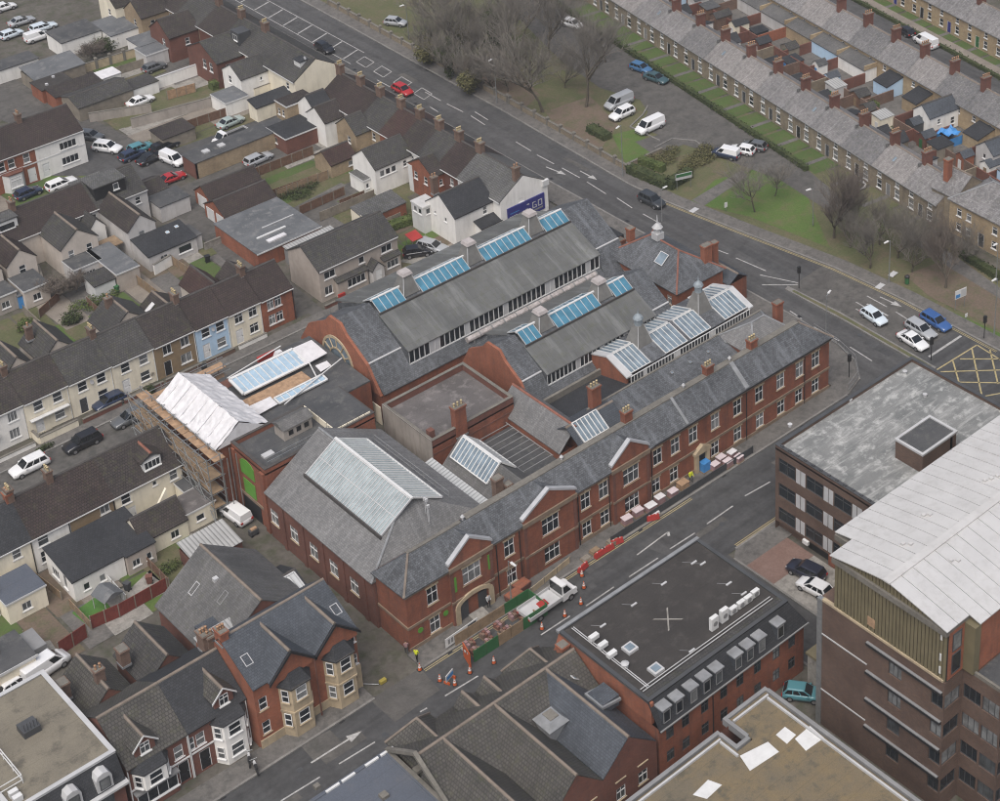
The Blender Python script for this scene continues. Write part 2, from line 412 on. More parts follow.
def put(name, mesh, parent=None, loc=(0,0,0), rz=0.0):
 o = bpy.data.objects.new(name, mesh); col.objects.link(o)
 o.location = loc; o.rotation_euler = (0,0, rz)
 if parent is not None: o.parent = parent
 return o
def tag(o, label, cat, group=None):
 o['label'] = label; o['category'] = cat
 if group: o['group'] = group
 return o
def thing(name, label, cat, loc=(0,0,0), rz=0.0, group=None):
 o = bpy.data.objects.new(name, None); col.objects.link(o)
 o.empty_display_size = 0.5
 o.location = loc; o.rotation_euler = (0,0, rz)
 return tag(o, label, cat, group)
def struct(o): o['kind'] = 'structure'; return o
def copy_tree(o, parent=None):
 kids = list(o.children)
 c = o.copy(); col.objects.link(c); c.parent = parent
 for k in kids: copy_tree(k, c)
 return c

# ------------------------------------------------------------------ building kit (local metres; S = face at y0, W = face at x0)
_wm = {}
def win_mesh(w, h, style, fm):
 key = (round(w, 2), round(h, 2), style, fm)
 if key in _wm: return _wm[key]
 f = MB(); t = 0.065; a, b = 0.03,0.1
 hw = w / 2
 f.box(-hw, -hw + t, a, b, 0, h); f.box(hw - t, hw, a, b, 0, h); f.box(-hw + t, hw - t, a, b, 0, t); f.box(-hw + t, hw - t, a, b, h - t, h)
 bars = {'sash': ([], [0.5]), 'case2': ([0.5], []), 'case3': ([0.33,0.67], []), 'case4': ([.25,.5,.75], []), 'cross': ([0.5], [0.66]), 'stone': ([0.5], [0.62]),
   'stone3': ([0.33,0.67], [0.62]), 'plain': ([], []), 'top': ([], [0.7]), 'case2t': ([0.5], [0.7]), 'case3t': ([.33,.67], [.7]), 'case5': ([.2,.4,.6,.8], [])}[style]
 for m in bars[0]: f.box(-hw + w * m - 0.03,-hw + w * m + 0.03, a + .004, b - .004, t, h - t)
 for m in bars[1]: f.box(-hw + t, hw - t, a - 0.01, b - 0.012, h * m - 0.033, h * m + 0.033)
 g = MB().poly([(-hw + .02,0.075,.02),(hw - .02,0.075,.02),(hw - .02,0.075, h - .02),(-hw + .02,0.075, h - .02)])
 s = MB().box(-hw - 0.1, hw + 0.1,-0.1,0.06,-0.11,-0.002)
 _wm[key] = (f.mesh('window', fm), g.mesh('pane', 'glass'), s.mesh('sill', 'upvc'), g.mesh('pane', 'glass_grey'), s.mesh('sill', 'bath_stone'), g.mesh('pane', 'glass_mid'))
 return _wm[key]

def window(root, x, y, z, rz, w, h, style='sash', fm='upvc', sill='upvc', pane=None):
 fmsh, g, s, g2, s2, g3 = win_mesh(w, h, style, fm)
 if rnd.random() < .4: g = g3
 o = put('window', fmsh, root, (x, y, z), rz)
 put('pane', g2 if (pane == 'grey' or (pane is None and rnd.random() < 0.22)) else g, o)
 if sill: put('sill', s if sill == 'upvc' else s2, o)
 return o
_dm = {}
def door(root, x, y, z, rz, w=0.95, h=2.05, c='upvc'):
 key = (w, h, c)
 if key not in _dm:
  f = MB(); hw = w / 2
  f.box(-hw - .06,-hw, 0.02,.12,0, h + .06); f.box(hw, hw + .06,0.02,.12,0, h + .06); f.box(-hw, hw, 0.02,.12, h, h + .06)
  d = MB().box(-hw, hw, 0.06,0.1,0, h); d.box(-hw + .15, hw - .15,.04,.058, h * .55, h * .9); d.box(-hw + .15, hw - .15,.04,.058, h * .1, h * .42)
  k = MB().box(hw - .13, hw - .07,0.0,.05,0.95,1.1)
  _dm[key] = (f.mesh('door_frame', 'upvc'), d.mesh('door', c), k.mesh('door_handle', 'galv'))
 a, b, k = _dm[key]
 o = put('door', b, root, (x, y, z), rz); put('door_frame', a, o); put('door_handle', k, o)
 return o

def wall_open(mb, P0, P1, z0, z1, ops, mi=0, depth=0.12, miR=None):
 """wall from P0 to P1 (outward normal on the right-hand side going P0->P1), with real openings (u0,u1,v0,v1)"""
 L = math.hypot(P1[0] - P0[0], P1[1] - P0[1]); dx, dy = (P1[0] - P0[0]) / L, (P1[1] - P0[1]) / L
 nx, ny = -dy, dx          # inward
 ops = [o for o in ops if o[0] > 0.01 and o[1] < L - 0.01 and o[3] <= z1 - .01]
 us = sorted(set([0.0, L] + [u for o in ops for u in o[:2]])); vs = sorted(set([z0, z1] + [v for o in ops for v in o[2:4]]))
 pt = lambda u, v, d=0.0: (P0[0] + dx * u + nx * d, P0[1] + dy * u + ny * d, v)
 for i in range(len(us) - 1):
  run = None
  for j in range(len(vs) - 1):
   um = (us[i] + us[i + 1]) / 2; vm = (vs[j] + vs[j + 1]) / 2
   hole = any(o[0] < um < o[1] and o[2] < vm < o[3] for o in ops)
   if not hole:
    if run is None: run = vs[j]
   if hole or j == len(vs) - 2:
    top = vs[j] if hole else vs[j + 1]
    if run is not None and top > run:
     mb.poly([pt(us[i], run), pt(us[i + 1], run), pt(us[i + 1], top), pt(us[i], top)], mi)
    run = None
 r = mi if miR is None else miR
 for a, b, c, d in ops:
  for q in (((a, c),(a, d)),((b, d),(b, c)),((a, d),(b, d)),((b, c),(a, c))):
   (u0, v0),(u1, v1) = q
   mb.poly([pt(u0, v0), pt(u0, v0, depth), pt(u1, v1, depth), pt(u1, v1)], r)

def place_ops(root, x0, x1, y0, y1, wins, fm, sill):
 """wins: (face, u, z, w, h, style[, opts]); u is measured from x0 (S) or from y0 (W). returns the openings per face"""
 ops = {'S': [], 'W': []}
 for q in wins:
  face, u, z, w, h, st = q[:6]; o = q[6] if len(q) > 6 else {}
  proud = face.endswith('*'); F = face[0]
  if F == 'S': X, Y, rz = x0 + u, y0,0.0
  else: X, Y, rz = x0, y0 + u, R(-90)
  if proud:
   if F == 'S': Y -= 0.12
   else: X -= 0.12
  else:
   uu = u if F == 'S' else (y1 - y0) - u
   ops[F].append((uu - w / 2, uu + w / 2, z, z + h))
  if st == 'door': door(root, X, Y, z, rz, w - .12, h - .06, o.get('c', 'upvc'))
  else: window(root, X, Y, z, rz, w, h, st, o.get('fm', fm), o.get('sill', sill), o.get('pane'))
 return ops

def walls(root, x0, x1, y0, y1, h, mat, wins=(), ridge=None, axis='x', fm='upvc', sill='upvc', rpos=0.5, name='wall', zb=-0.4, east=None):
 ops = place_ops(root, x0, x1, y0, y1, wins, fm, sill)
 mb = MB()
 wall_open(mb, (x0, y0),(x1, y0), zb, h, ops['S'])
 wall_open(mb, (x0, y1),(x0, y0), zb, h, ops['W'])
 mb.poly([(x1, y0, zb),(x1, y1, zb),(x1, y1, h),(x1, y0, h)]); mb.poly([(x1, y1, zb),(x0, y1, zb),(x0, y1, h),(x1, y1, h)])
 if ridge is not None:
  if axis == 'x':
   ym = y0 + (y1 - y0) * rpos
   mb.poly([(x0, y1, h),(x0, y0, h),(x0, ym, ridge)]); mb.poly([(x1, y0, h),(x1, y1, h),(x1, ym, ridge)])
  else:
   xm = x0 + (x1 - x0) * rpos
   mb.poly([(x0, y0, h),(x1, y0, h),(xm, y0, ridge)]); mb.poly([(x1, y1, h),(x0, y1, h),(xm, y1, ridge)])
 return mb.build(name, mat, root)

def gable_roof(root, x0, x1, y0, y1, e, r, axis, mat, oh=0.25, og=0.12, th=0.13, rpos=0.5, ridge='ridge', name='roof', lift=0.02):
 """pitched roof slabs with real thickness, eaves oversailing by oh and verges by og"""
 if axis == 'x': a0, a1, b0, b1 = x0, x1, y0, y1
 else: a0, a1, b0, b1 = y0, y1, x0, x1
 bm = b0 + (b1 - b0) * rpos; e += lift; r += lift
 s0 = (r - e) / (bm - b0); s1 = (r - e) / (b1 - bm)
 prof = [(b0 - oh, e - s0 * oh),(bm, r),(b1 + oh, e - s1 * oh),(b1 + oh, e - s1 * oh + th),(bm, r + th * 1.12),(b0 - oh, e - s0 * oh + th)]
 mb = MB(); A0, A1 = a0 - og, a1 + og
 P = (lambda t, b, z: (t, b, z)) if axis == 'x' else (lambda t, b, z: (b, t, z))
 rings = [[P(t, b, z) for b, z in prof] for t in (A0, A1)]
 n = 6; base = 0; mb.v += rings[0] + rings[1]
 fl = axis != 'x'
 def F(ix): mb.f.append(tuple(reversed(ix)) if fl else tuple(ix)); mb.mi.append(0)
 for i in range(n):
  j = (i + 1) % n
  F((i, i + n, j + n, j) if True else ())
 F((0,1,4,5)); F((1,2,3,4)); F((n + 5, n + 4, n + 1, n)); F((n + 4, n + 3, n + 2, n + 1))
 o = mb.build(name, mat, root)
 fix_normals(o.data)
 uv_fix(o.data)
 if ridge:
  c = MB(); w = 0.17; zt = r + th * 1.12
  pr = [(bm - w, zt - w * s0 - .01),(bm + w, zt - w * s1 - .01),(bm + w * .8, zt - w * s1 * .6 + .06),(bm, zt + .09),(bm - w * .8, zt - w * s0 * .6 + .06)]
  c.prism(pr, axis, A0 - .01, A1 + .01); c.build('ridge_tiles', ridge, o)
 return o

def fix_normals(me):
 import bmesh
 b = bmesh.new(); b.from_mesh(me); bmesh.ops.recalc_face_normals(b, faces=b.faces); b.to_mesh(me); b.free(); me.update()
def uv_fix(me):
 lay = me.uv_layers[0]; Z = Vector((0,0,1)); out = [0.0] * (2 * len(me.loops))
 for pl in me.polygons:
  nn = pl.normal
  if abs(nn.z) > 0.995: u = Vector((1,0,0)); w = Vector((0,1,0))
  else: u = Z.cross(nn).normalized(); w = nn.cross(u)
  for li in pl.loop_indices:
   c = me.vertices[me.loops[li].vertex_index].co; out[2 * li] = c.dot(u); out[2 * li + 1] = c.dot(w)
 lay.data.foreach_set('uv', out)

def solid_roof(root, pts, faces, mat, th=0.12, name='roof', ridges=(), rm='ridge'):
 """free roof from 3-D points and faces, thickened downwards a little; ridges: index pairs that get capping tiles"""
 mb = MB(); n = len(pts)
 mb.v = [tuple(p) for p in pts] + [(p[0], p[1], p[2] - th) for p in pts]
 edges = {}
 for f in faces:
  mb.f.append(tuple(f)); mb.f.append(tuple(n + i for i in reversed(f))); mb.mi += [0,0]
  for i in range(len(f)):
   a, b = f[i], f[(i + 1) % len(f)]; edges[(a, b)] = 1
 for a, b in edges:
  if (b, a) not in edges: mb.f.append((b, a, n + a, n + b)); mb.mi.append(0)
 o = mb.build(name, mat, root); fix_normals(o.data); uv_fix(o.data)
 for a, b in ridges:
  c = MB(); p = Vector(pts[a]); q = Vector(pts[b]); c.tube(p + Vector((0,0,.0)), q + Vector((0,0,.0)),0.13,0.13,6)
  c.build('ridge_tiles', rm, o)
 return o

def hip_roof(root, x0, x1, y0, y1, e, r, axis, mat, oh=0.25, inset=None, ends=(True, True), rm='ridge', name='roof', ridge_at=None):
 """hipped roof; ends: which ends are hipped (low, high along axis)"""
 X0, X1, Y0, Y1 = x0 - oh, x1 + oh, y0 - oh, y1 + oh
 if axis == 'x':
  ym = ridge_at if ridge_at is not None else (y0 + y1) / 2; k = inset if inset is not None else (y1 - y0) / 2
  ra = (x0 + k if ends[0] else X0, ym, r); rb = (x1 - k if ends[1] else X1, ym, r)
  pts = [(X0, Y0, e),(X1, Y0, e),(X1, Y1, e),(X0, Y1, e), ra, rb]
  faces = [(0,1,5,4),(2,3,4,5),(3,0,4),(1,2,5)]
 else:
  xm = ridge_at if ridge_at is not None else (x0 + x1) / 2; k = inset if inset is not None else (x1 - x0) / 2
  ra = (xm, y0 + k if ends[0] else Y0, r); rb = (xm, y1 - k if ends[1] else Y1, r)
  pts = [(X0, Y0, e),(X1, Y0, e),(X1, Y1, e),(X0, Y1, e), ra, rb]
  faces = [(0,1,4),(1,2,5,4),(2,3,5),(3,0,4,5)]
 rr = [(4,5)]
 if axis == 'x': rr += ([(0,4),(3,4)] if ends[0] else []) + ([(1,5),(2,5)] if ends[1] else [])
 else: rr += ([(0,4),(1,4)] if ends[0] else []) + ([(2,5),(3,5)] if ends[1] else [])
 return solid_roof(root, pts, faces, mat, 0.14, name, rr, rm)

def flat_roof(root, x0, x1, y0, y1, z, mat, par=0.35, pw=0.25, pmat='brick_red', cope='coping', name='roof', copeh=0.06):
 """flat deck with an upstand parapet and coping all round"""
 o = MB().box(x0 + pw, x1 - pw, y0 + pw, y1 - pw, z - 0.2, z).build(name, mat, root)
 if par > 0:
  p = MB(); t = z + par
  p.box(x0, x1, y0, y0 + pw, z - .2, t); p.box(x0, x1, y1 - pw, y1, z - .2, t); p.box(x0, x0 + pw, y0 + pw, y1 - pw, z - .2, t); p.box(x1 - pw, x1, y0 + pw, y1 - pw, z - .2, t)
  p.build('parapet', pmat, root)
  c = MB(); q = 0.05
  c.box(x0 - q, x1 + q, y0 - q, y0 + pw + q, t, t + copeh); c.box(x0 - q, x1 + q, y1 - pw - q, y1 + q, t, t + copeh)
  c.box(x0 - q, x0 + pw + q, y0 + pw + q, y1 - pw - q, t, t + copeh); c.box(x1 - pw - q, x1 + q, y0 + pw + q, y1 - pw - q, t, t + copeh)
  c.build('coping', cope, root)
 return o

_cm = {}
def chimney(root, x, y, z0, z1, w=0.9, d=0.6, pots=2, mat='brick_red', pot='pot', along='x'):
 if along == 'y': w, d = d, w
 h = z1 - z0; key = (round(w, 2), round(d, 2), round(h, 2), mat)
 if key not in _cm:
  m = MB(); m.box(-w / 2, w / 2,-d / 2, d / 2,0, h - .35)
  m.box(-w / 2 - .06, w / 2 + .06,-d / 2 - .06, d / 2 + .06, h - .35, h - .18); m.box(-w / 2 - .1, w / 2 + .1,-d / 2 - .1, d / 2 + .1, h - .18, h - .06)
  m.box(-w / 2, w / 2,-d / 2, d / 2, h - .06, h, 1)
  m.box(-w / 2 - .05, w / 2 + .05,-d / 2 - .05, d / 2 + .05,.0,.25,2)
  _cm[key] = m.mesh('chimney', [mat, 'coping', 'lead'])
 o = put('chimney', _cm[key], root, (x, y, z0))
 if ('pot', pot) not in _cm:
  _cm[('pot', pot)] = MB().lathe(0,0, [(.15,0),(.11,.1),(.11,.4),(.14,.42),(.13,.5)], 8).mesh('chimney_pot', pot, True)
 span = w if along == 'x' else d
 for i in range(pots):
  t = (i + .5) / pots - .5
  put('chimney_pot', _cm[('pot', pot)], o, (t * span, 0, h) if along == 'x' else (0, t * span, h))
 return o

def pipe(root, x, y, z0, z1, mat='black', r=0.06, name='downpipe'):
 return MB().tube((x, y, z0),(x, y, z1), r, r, 6).build(name, mat, root)
def gutter(root, x0, x1, y, z, mat='white', axis='x'):
 m = MB()
 if axis == 'x': m.box(x0, x1, y - .07, y + .07, z - .06, z + .06)
 else: m.box(y - .07, y + .07, x0, x1, z - .06, z + .06)
 return m.build('gutter', mat, root)
_sk = {}
def skylight(parent, x, y, z, w, l, slope_deg, rz, mat='glass_sky', fm='light_grey'):
 """roof window lying on a slope; rz turns the down-slope direction (0 = towards -y)"""
 key = (w, l, mat, fm)
 if key not in _sk:
  f = MB(); t = .07
  f.box(-w / 2,-w / 2 + t, -l / 2, l / 2,0,.1); f.box(w / 2 - t, w / 2,-l / 2, l / 2,0,.1); f.box(-w / 2 + t, w / 2 - t, -l / 2,-l / 2 + t, 0,.1); f.box(-w / 2 + t, w / 2 - t, l / 2 - t, l / 2,0,.1)
  _sk[key] = (f.mesh('rooflight', fm), MB().box(-w / 2 + t, w / 2 - t, -l / 2 + t, l / 2 - t, 0,.06).mesh('pane', mat))
 o = put('rooflight', _sk[key][0], parent, (x, y, z)); o.rotation_euler = (R(slope_deg),0, rz)
 put('pane', _sk[key][1], o)
 return o

# ================================================================== SETTING: ground, roads, pavements, lawns
def sheet(name, pts, z, mat, parent=None, kind=True):
 a = 0.0
 for i in range(len(pts)):
  x0, y0 = pts[i][:2]; x1, y1 = pts[(i + 1) % len(pts)][:2]; a += x0 * y1 - x1 * y0
 if a < 0: pts = pts[::-1]
 o = MB().poly([(p[0], p[1], z) for p in pts]).build(name, mat, parent)
 if kind and parent is None: struct(o)
 return o
def slab(name, pts, z0, z1, mat):
 a = sum(pts[i][0] * pts[(i + 1) % len(pts)][1] - pts[(i + 1) % len(pts)][0] * pts[i][1] for i in range(len(pts)))
 if a < 0: pts = pts[::-1]
 return struct(MB().prism(pts, 'z', z0, z1).build(name, mat))
def strip(name, line, w, z0, z1, mat, parent=None):
 """a raised strip (kerb) following a polyline"""
 m = MB()
 for (ax, ay),(bx, by) in zip(line[:-1], line[1:]):
  L = math.hypot(bx - ax, by - ay); nx, ny = -(by - ay) / L * w / 2,(bx - ax) / L * w / 2
  m.hexa([(ax - nx, ay - ny, z0),(bx - nx, by - ny, z0),(bx + nx, by + ny, z0),(ax + nx, ay + ny, z0)],
   [(ax - nx, ay - ny, z1),(bx - nx, by - ny, z1),(bx + nx, by + ny, z1),(ax + nx, ay + ny, z1)])
 o = m.build(name, mat, parent); fix_normals(o.data)
 if parent is None: struct(o)
 return o

sheet('ground', [(-400,-400),(620,-400),(620,620),(-400,620)], -0.08, 'dirt')
FAR = [(79.8,320),(79.6,144),(78.9,87),(77.7,55),(78.2,47),(80.3,32),(82.5,18),(83.2,6),(83.1,-10),(83.1,-90)]
NEAR = [(69.6,320),(70.0,62),(70.2,14),(69.8,6),(68.6,1.5),(66.0,-1.6),(63.0,-2.6)]
main_road = sheet('main_road', FAR + [(68.6,-90),(68.2,-20),(66.5,-15),(62.5,-12.6),(62.5,-2.6)] + NEAR[::-1], 0.0, 'asphalt')
side_road = sheet('front_street', [(-120,-12.6),(62.5,-12.6),(62.5,-2.6),(-120,-2.6)], 0.004, 'asphalt_new')
service_road = sheet('side_street', [(26.6,-90),(32.4,-90),(32.4,-12.6),(26.6,-12.6)], -0.004, 'asphalt')
back_street = sheet('terrace_street', [(-120,50.0),(66,50.0),(66,57.2),(-120,57.2)], 0.0, 'asphalt_old')
alley = sheet('alley', [(-6.6,-2.6),(-1.1,-2.6),(-1.1,36),(-4.5,46),(-9.0,46),(-6.6,30)], 0.002, 'dirt')
back_lane = sheet('back_lane', [(22.6,57.2),(27.6,57.2),(29.6,84),(31.5,112),(33,120),(24.5,200),(12,200),(20,150),(26.6,112),(25.5,84)], 0.004, 'asphalt_old')
lane2 = sheet('yard_lane', [(29,96.4),(52,96.4),(52,101.4),(31,101.4)], 0.008, 'asphalt_old')
lane3 = sheet('parking_yard', [(24,105.2),(55.0,105.2),(56.5,110.8),(27,113)], 0.012, 'asphalt')
sheet('front_of_terrace_street', [(8,129),(24,113),(27,113),(33,105),(35,109),(24,125),(8,140)], 0.016, 'asphalt')
sheet('yard_ground', [(28,57.4),(66,57.4),(66,104),(28,104)], -0.03, 'dirt')
# pavements
slab('pavement', [(-6.7,-2.6),(-6.7,-0.02),(-30,-0.02),(-120,-0.02),(-120,-2.6)], -0.2,0.12, 'paving')
slab('pavement', [(-1.0,-2.6),(63.0,-2.6),(66.0,-1.6),(68.6,1.5),(69.8,6),(70.2,14),(66.4,14),(66.4,6.0),(62.6,5.0),(62.6,-0.02),(-1.0,-0.02)], -0.2,0.118, 'paving')
slab('pavement', [(70.2,14),(70.0,62),(69.6,320),(66.2,320),(66.4,62),(66.4,14)], -0.2,0.122, 'paving')
slab('pavement', [(-120,-15.4),(26.6,-15.4),(26.6,-12.6),(-120,-12.6)], -0.2,0.12, 'paving')
slab('pavement', [(33.6,-12.6),(62.5,-12.6),(66.5,-15),(68.2,-20),(68.6,-90),(60,-90),(60,-16),(38.8,-15.4),(32.4,-15.4),(32.4,-13.6)], -0.2,0.12, 'paving')
slab('forecourt', [(32.4,-15.4),(38.8,-15.4),(38.8,-19.5),(32.4,-19.5)], -0.2,0.121, 'block_paving')
slab('forecourt', [(32.4,-19.5),(38.8,-19.5),(38.8,-30),(32.4,-30)], -0.2,0.117, 'concrete')
FARP = [(x + 2.3, y) for x, y in FAR]
slab('pavement', FAR + FARP[::-1], -0.2,0.12, 'paving')
slab('pavement', [(-120,57.2),(66,57.2),(66,58.9),(-120,58.9)], -0.2,0.12, 'paving')
slab('pavement', [(-120,48.2),(-9,48.2),(-9,50),(-120,50)], -0.2,0.12, 'paving')
for ln in (FAR, NEAR[:-1], [(-1.0,-2.6),(62.6,-2.6)], [(-120,-2.6),(-6.7,-2.6)], [(-120,-12.6),(26.6,-12.6)], [(33.6,-12.6),(62.5,-12.6),(66.5,-15),(68.2,-20),(68.6,-90)],
  [(-120,57.2),(66,57.2)], [(-120,50),(-9,50)], [(32.4,-13.6),(32.4,-90)], [(26.6,-12.6),(26.6,-90)]):
 strip('kerb', ln, 0.26,-0.1,0.135, 'kerb')
# traffic island
isl = struct(MB().prism([(73.9,19.0),(74.7,19.3),(75.1,10),(74.6,-6.8),(73.6,-7.0),(74.0,8)], 'z', -0.1,0.15).build('traffic_island', 'kerb'))
struct(MB().prism([(74.15,18),(74.5,18),(74.8,10),(74.35,-6.2),(73.85,-6.2),(74.25,8)], 'z', 0.1,0.17).build('traffic_island', 'grass_dull'))
# newer patch of surfacing
sheet('main_road_patch', [(74.9,19),(82.2,19.5),(83.05,6),(82.9,-3),(75.0,-3),(75.2,10)], 0.006, 'asphalt_old', main_road)
sheet('main_road_patch', [(66.5,-3),(75.4,-5),(82.9,-5),(82.9,-40),(69.5,-40),(69,-16)], 0.006, 'asphalt_new', main_road)

# ---- road markings: each a sheet child of its road
def mark(a, b, w=0.16, road=None, mat='paint', z=0.014):
 (ax, ay),(bx, by) = a, b; L = math.hypot(bx - ax, by - ay)
 if L < .01: return
 nx, ny = -(by - ay) / L * w / 2,(bx - ax) / L * w / 2
 MB().poly([(ax - nx, ay - ny, z),(bx - nx, by - ny, z),(bx + nx, by + ny, z),(ax + nx, ay + ny, z)]).build('road_marking', mat, road)
def arrow(tail, head, road, z=0.018):
 (ax, ay),(bx, by) = tail, head; L = math.hypot(bx - ax, by - ay); ux, uy = (bx - ax) / L, (by - ay) / L
 k = L - 1.5
 mark(tail, (ax + ux * k, ay + uy * k),0.2, road, z=z)
 px, py = ax + ux * k, ay + uy * k
 pts = [(px - uy * .5, py + ux * .5),(px + uy * .5, py - ux * .5),(bx, by)]
 sheet('road_marking', [(p[0], p[1], z) for p in pts], z, 'paint', road)
for a, b in [((-1.60,-7.27),(2.33,-7.46)),((-4.58,-7.21),(-3.79,-7.28)),((10.39,-7.53),(14.26,-7.55)),((16.39,-7.62),(20.35,-7.56)),((22.49,-7.56),(26.68,-7.58)),((28.57,-7.45),(32.27,-7.51)),
   ((34.23,-7.38),(38.39,-7.28)),((40.55,-7.03),(44.29,-7.34)),((-13.85,-7.06),(-9.89,-7.25)),((-20.12,-6.94),(-15.99,-7.11))]:
 mark(a, b, 0.17, side_road)
arrow((-15.65,-5.06),(-9.98,-5.19), side_road); mark((25.39,-5.59),(30.28,-5.26),0.17, side_road); mark((30.28,-5.26),(29.92,-5.82),0.3, side_road)
mark((51.29,-1.10),(54.55,-1.11),0.2, side_road)
for a, b in [((74.10,100.46),(74.05,96.08)),((74.11,94.56),(74.26,90.56)),((75.59,89.20),(75.39,85.61)),((74.33,88.58),(74.05,84.63)),((74.04,76.87),(73.88,73.02)),((73.74,71.40),(73.80,67.43)),
   ((73.87,65.65),(73.84,61.44)),((73.81,59.81),(73.51,55.18)),((73.88,53.17),(73.55,49.51)),((73.55,47.14),(73.53,43.29)),((71.11,109.54),(71.16,105.95)),((71.59,95.66),(71.48,93.38)),
   ((73.97,35.28),(74.71,30.85)),((74.78,29.33),(75.36,24.09)),((72.53,30.17),(72.57,27.28)),((74.09,23.97),(76.30,18.94)),((72.54,22.05),(75.95,18.60)),((70.33,10.32),(70.31,5.89)),((70.33,3.99),(70.05,-0.03)),((70.77,15.08),(70.54,12.69)),
   ((80.50,10.21),(80.43,6.60)),((80.39,4.98),(80.18,2.90)),((74.51,10.30),(74.45,7.75)),((78.42,10.30),(78.31,8.42)),((80.51,0.94),(80.26,-2.32)),((77.21,9.20),(77.12,6.99))]:
 mark(a, b, 0.17, main_road)
mark((79.10,8.95),(78.96,5.12),0.28, main_road)
arrow((72.38,67.59),(72.95,63.61), main_road); arrow((75.18,63.03),(75.23,59.20), main_road); arrow((81.54,8.82),(81.82,5.18), main_road)
mark((75.76,-4.60),(82.17,-4.58),0.35, main_road)
for i in range(9):                                      # hatched area at the far end
 y = 120 + i * 4.6
 mark((71.6, y),(75.2, y + 1.2),0.28, main_road)
mark((71.4,117.5),(71.4,162),0.14, main_road); mark((75.4,119.5),(75.4,162),0.14, main_road)
for y in (98.4,104.0,109.6,114.6):                    # outlined lozenges in the middle of the road
 for a, b in [((72.4, y),(74.5, y + .7)),((74.5, y + .7),(74.6, y + 3.6)),((74.6, y + 3.6),(72.5, y + 2.9)),((72.5, y + 2.9),(72.4, y))]:
  mark(a, b, 0.16, main_road)
# yellow box
for a, b in [((74.01,-7.06),(82.06,-7.30)),((82.06,-7.30),(81.45,-13.11)),((77.23,-7.32),(73.80,-11.28)),((80.93,-7.39),(73.42,-15.22)),((82.38,-9.17),(77.43,-14.38)),((78.19,-7.68),(82.18,-11.74)),((73.85,-7.20),(80.34,-13.19)),((73.74,-10.05),(78.20,-14.87)),((73.20,-14.14),(77.00,-16.27))]:
 mark(a, b, 0.2, main_road, 'paint_y')
mark((83.0 - .45,140),(78.9 - .45 + .3,60),0.01, main_road, 'paint_y')
for off in (0.3,0.55):
 for (a, b) in zip(FAR[4:8], FAR[5:9]): mark((a[0] - off, a[1]),(b[0] - off, b[1]),0.09, main_road, 'paint_y')
 mark((-1,-2.6 - off),(36,-2.6 - off),0.09, side_road, 'paint_y')
 mark((34,-12.6 + off),(60,-12.6 + off),0.09, side_road, 'paint_y')
def manhole(x, y, road):
 MB().prism([(x + .35 * math.cos(i * .785), y + .35 * math.sin(i * .785)) for i in range(8)], 'z', 0.0,0.02).build('manhole_cover', 'dark_grey', road)
for p in [(35.41,-8.58),(11.31,-9.48),(-8.70,-7.20),(-16.86,-5.04),(33.36,-5.55)]: manhole(*p, side_road)
for p in [(72.10,93.70),(70.45,61.97),(75.40,37.20),(73.19,4.86)]: manhole(*p, main_road)
# trench scars and repairs
rq = random.Random(17)
for i in range(26):
 if i % 2: x = rq.uniform(-28,60); y = rq.uniform(-11.6,-4.0); w, l, rd = rq.uniform(1.5,7), rq.uniform(.5,1.4), side_road
 else: x = rq.uniform(71,77.5); y = rq.uniform(-2,130); w, l, rd = rq.uniform(.5,1.3), rq.uniform(2,9), main_road
 sheet('road_patch', [(x, y),(x + w, y + rq.uniform(-.1,.1)),(x + w, y + l),(x + rq.uniform(-.1,.1), y + l)], .0085 + i * .0001, rq.choice(['asphalt', 'asphalt_new', 'asphalt_old'] if rd is side_road else ['asphalt_new', 'asphalt_old']), rd)
for x in range(-24,62,13): MB().box(x, x + .6,-2.95,-2.65,-.02,.02).build('drain_grate', 'black', side_road)
for y in range(-4,130,17): MB().box(70.5,70.9, y, y + .6,-.02,.02).build('drain_grate', 'black', main_road)
# tarmac repair patches
for pts, rd in [([(26.69,-4.63),(30.04,-4.54),(30.99,-8.07),(27.66,-8.12)], side_road),([(-7.13,-2.40),(-1.12,-2.41),(-1.48,-6.27),(-7.06,-6.53)], side_road),([(-15.17,-2.41),(-12.09,-2.87),(-12.13,-5.50),(-15.32,-5.23)], side_road)]:
 sheet('road_patch', pts, 0.010, 'asphalt_old' if rd is side_road and pts[0][0] < 5 else 'asphalt', rd)

# ---- park and lawns east of the main road
PK = [(x + 2.3, y) for x, y in FAR[::-1]]
sheet('park_ground', PK + [(108,320),(112,120),(108,80),(105,52),(101,34),(98,6),(98,-90)], -0.02, 'grass_dull')
sheet('lawn', [(80.57,44.77),(87.50,46.74),(94.69,44.50),(96.76,38.17),(90.67,29.36),(85.75,21.84),(83.75,35.62)], 0.004, 'grass')
sheet('lawn', [(87.77,22.76),(95.78,21.46),(93.74,8.63),(87.03,5.63),(85.34,12.19)], 0.004, 'grass_dull')
sheet('lawn', [(85.15,7.54),(86.22,-7.74),(83.31,-11.66),(83.08,-1.99)], 0.004, 'grass')
sheet('leaf_litter', [(83.37,81.30),(91.92,80.38),(88.65,69.82),(81.46,65.77),(81.24,75.02)], 0.0, 'leafmould')
sheet('leaf_litter', [(87.91,9.93),(93.74,8.63),(94.08,-1.54),(86.75,-7.33),(86.22,4.07)], 0.006, 'leafmould')
sheet('leaf_litter', [(78.78,106.91),(92.13,104.01),(86.49,86.39),(80.59,84.12),(79.21,95.27)], 0.0, 'leafmould')
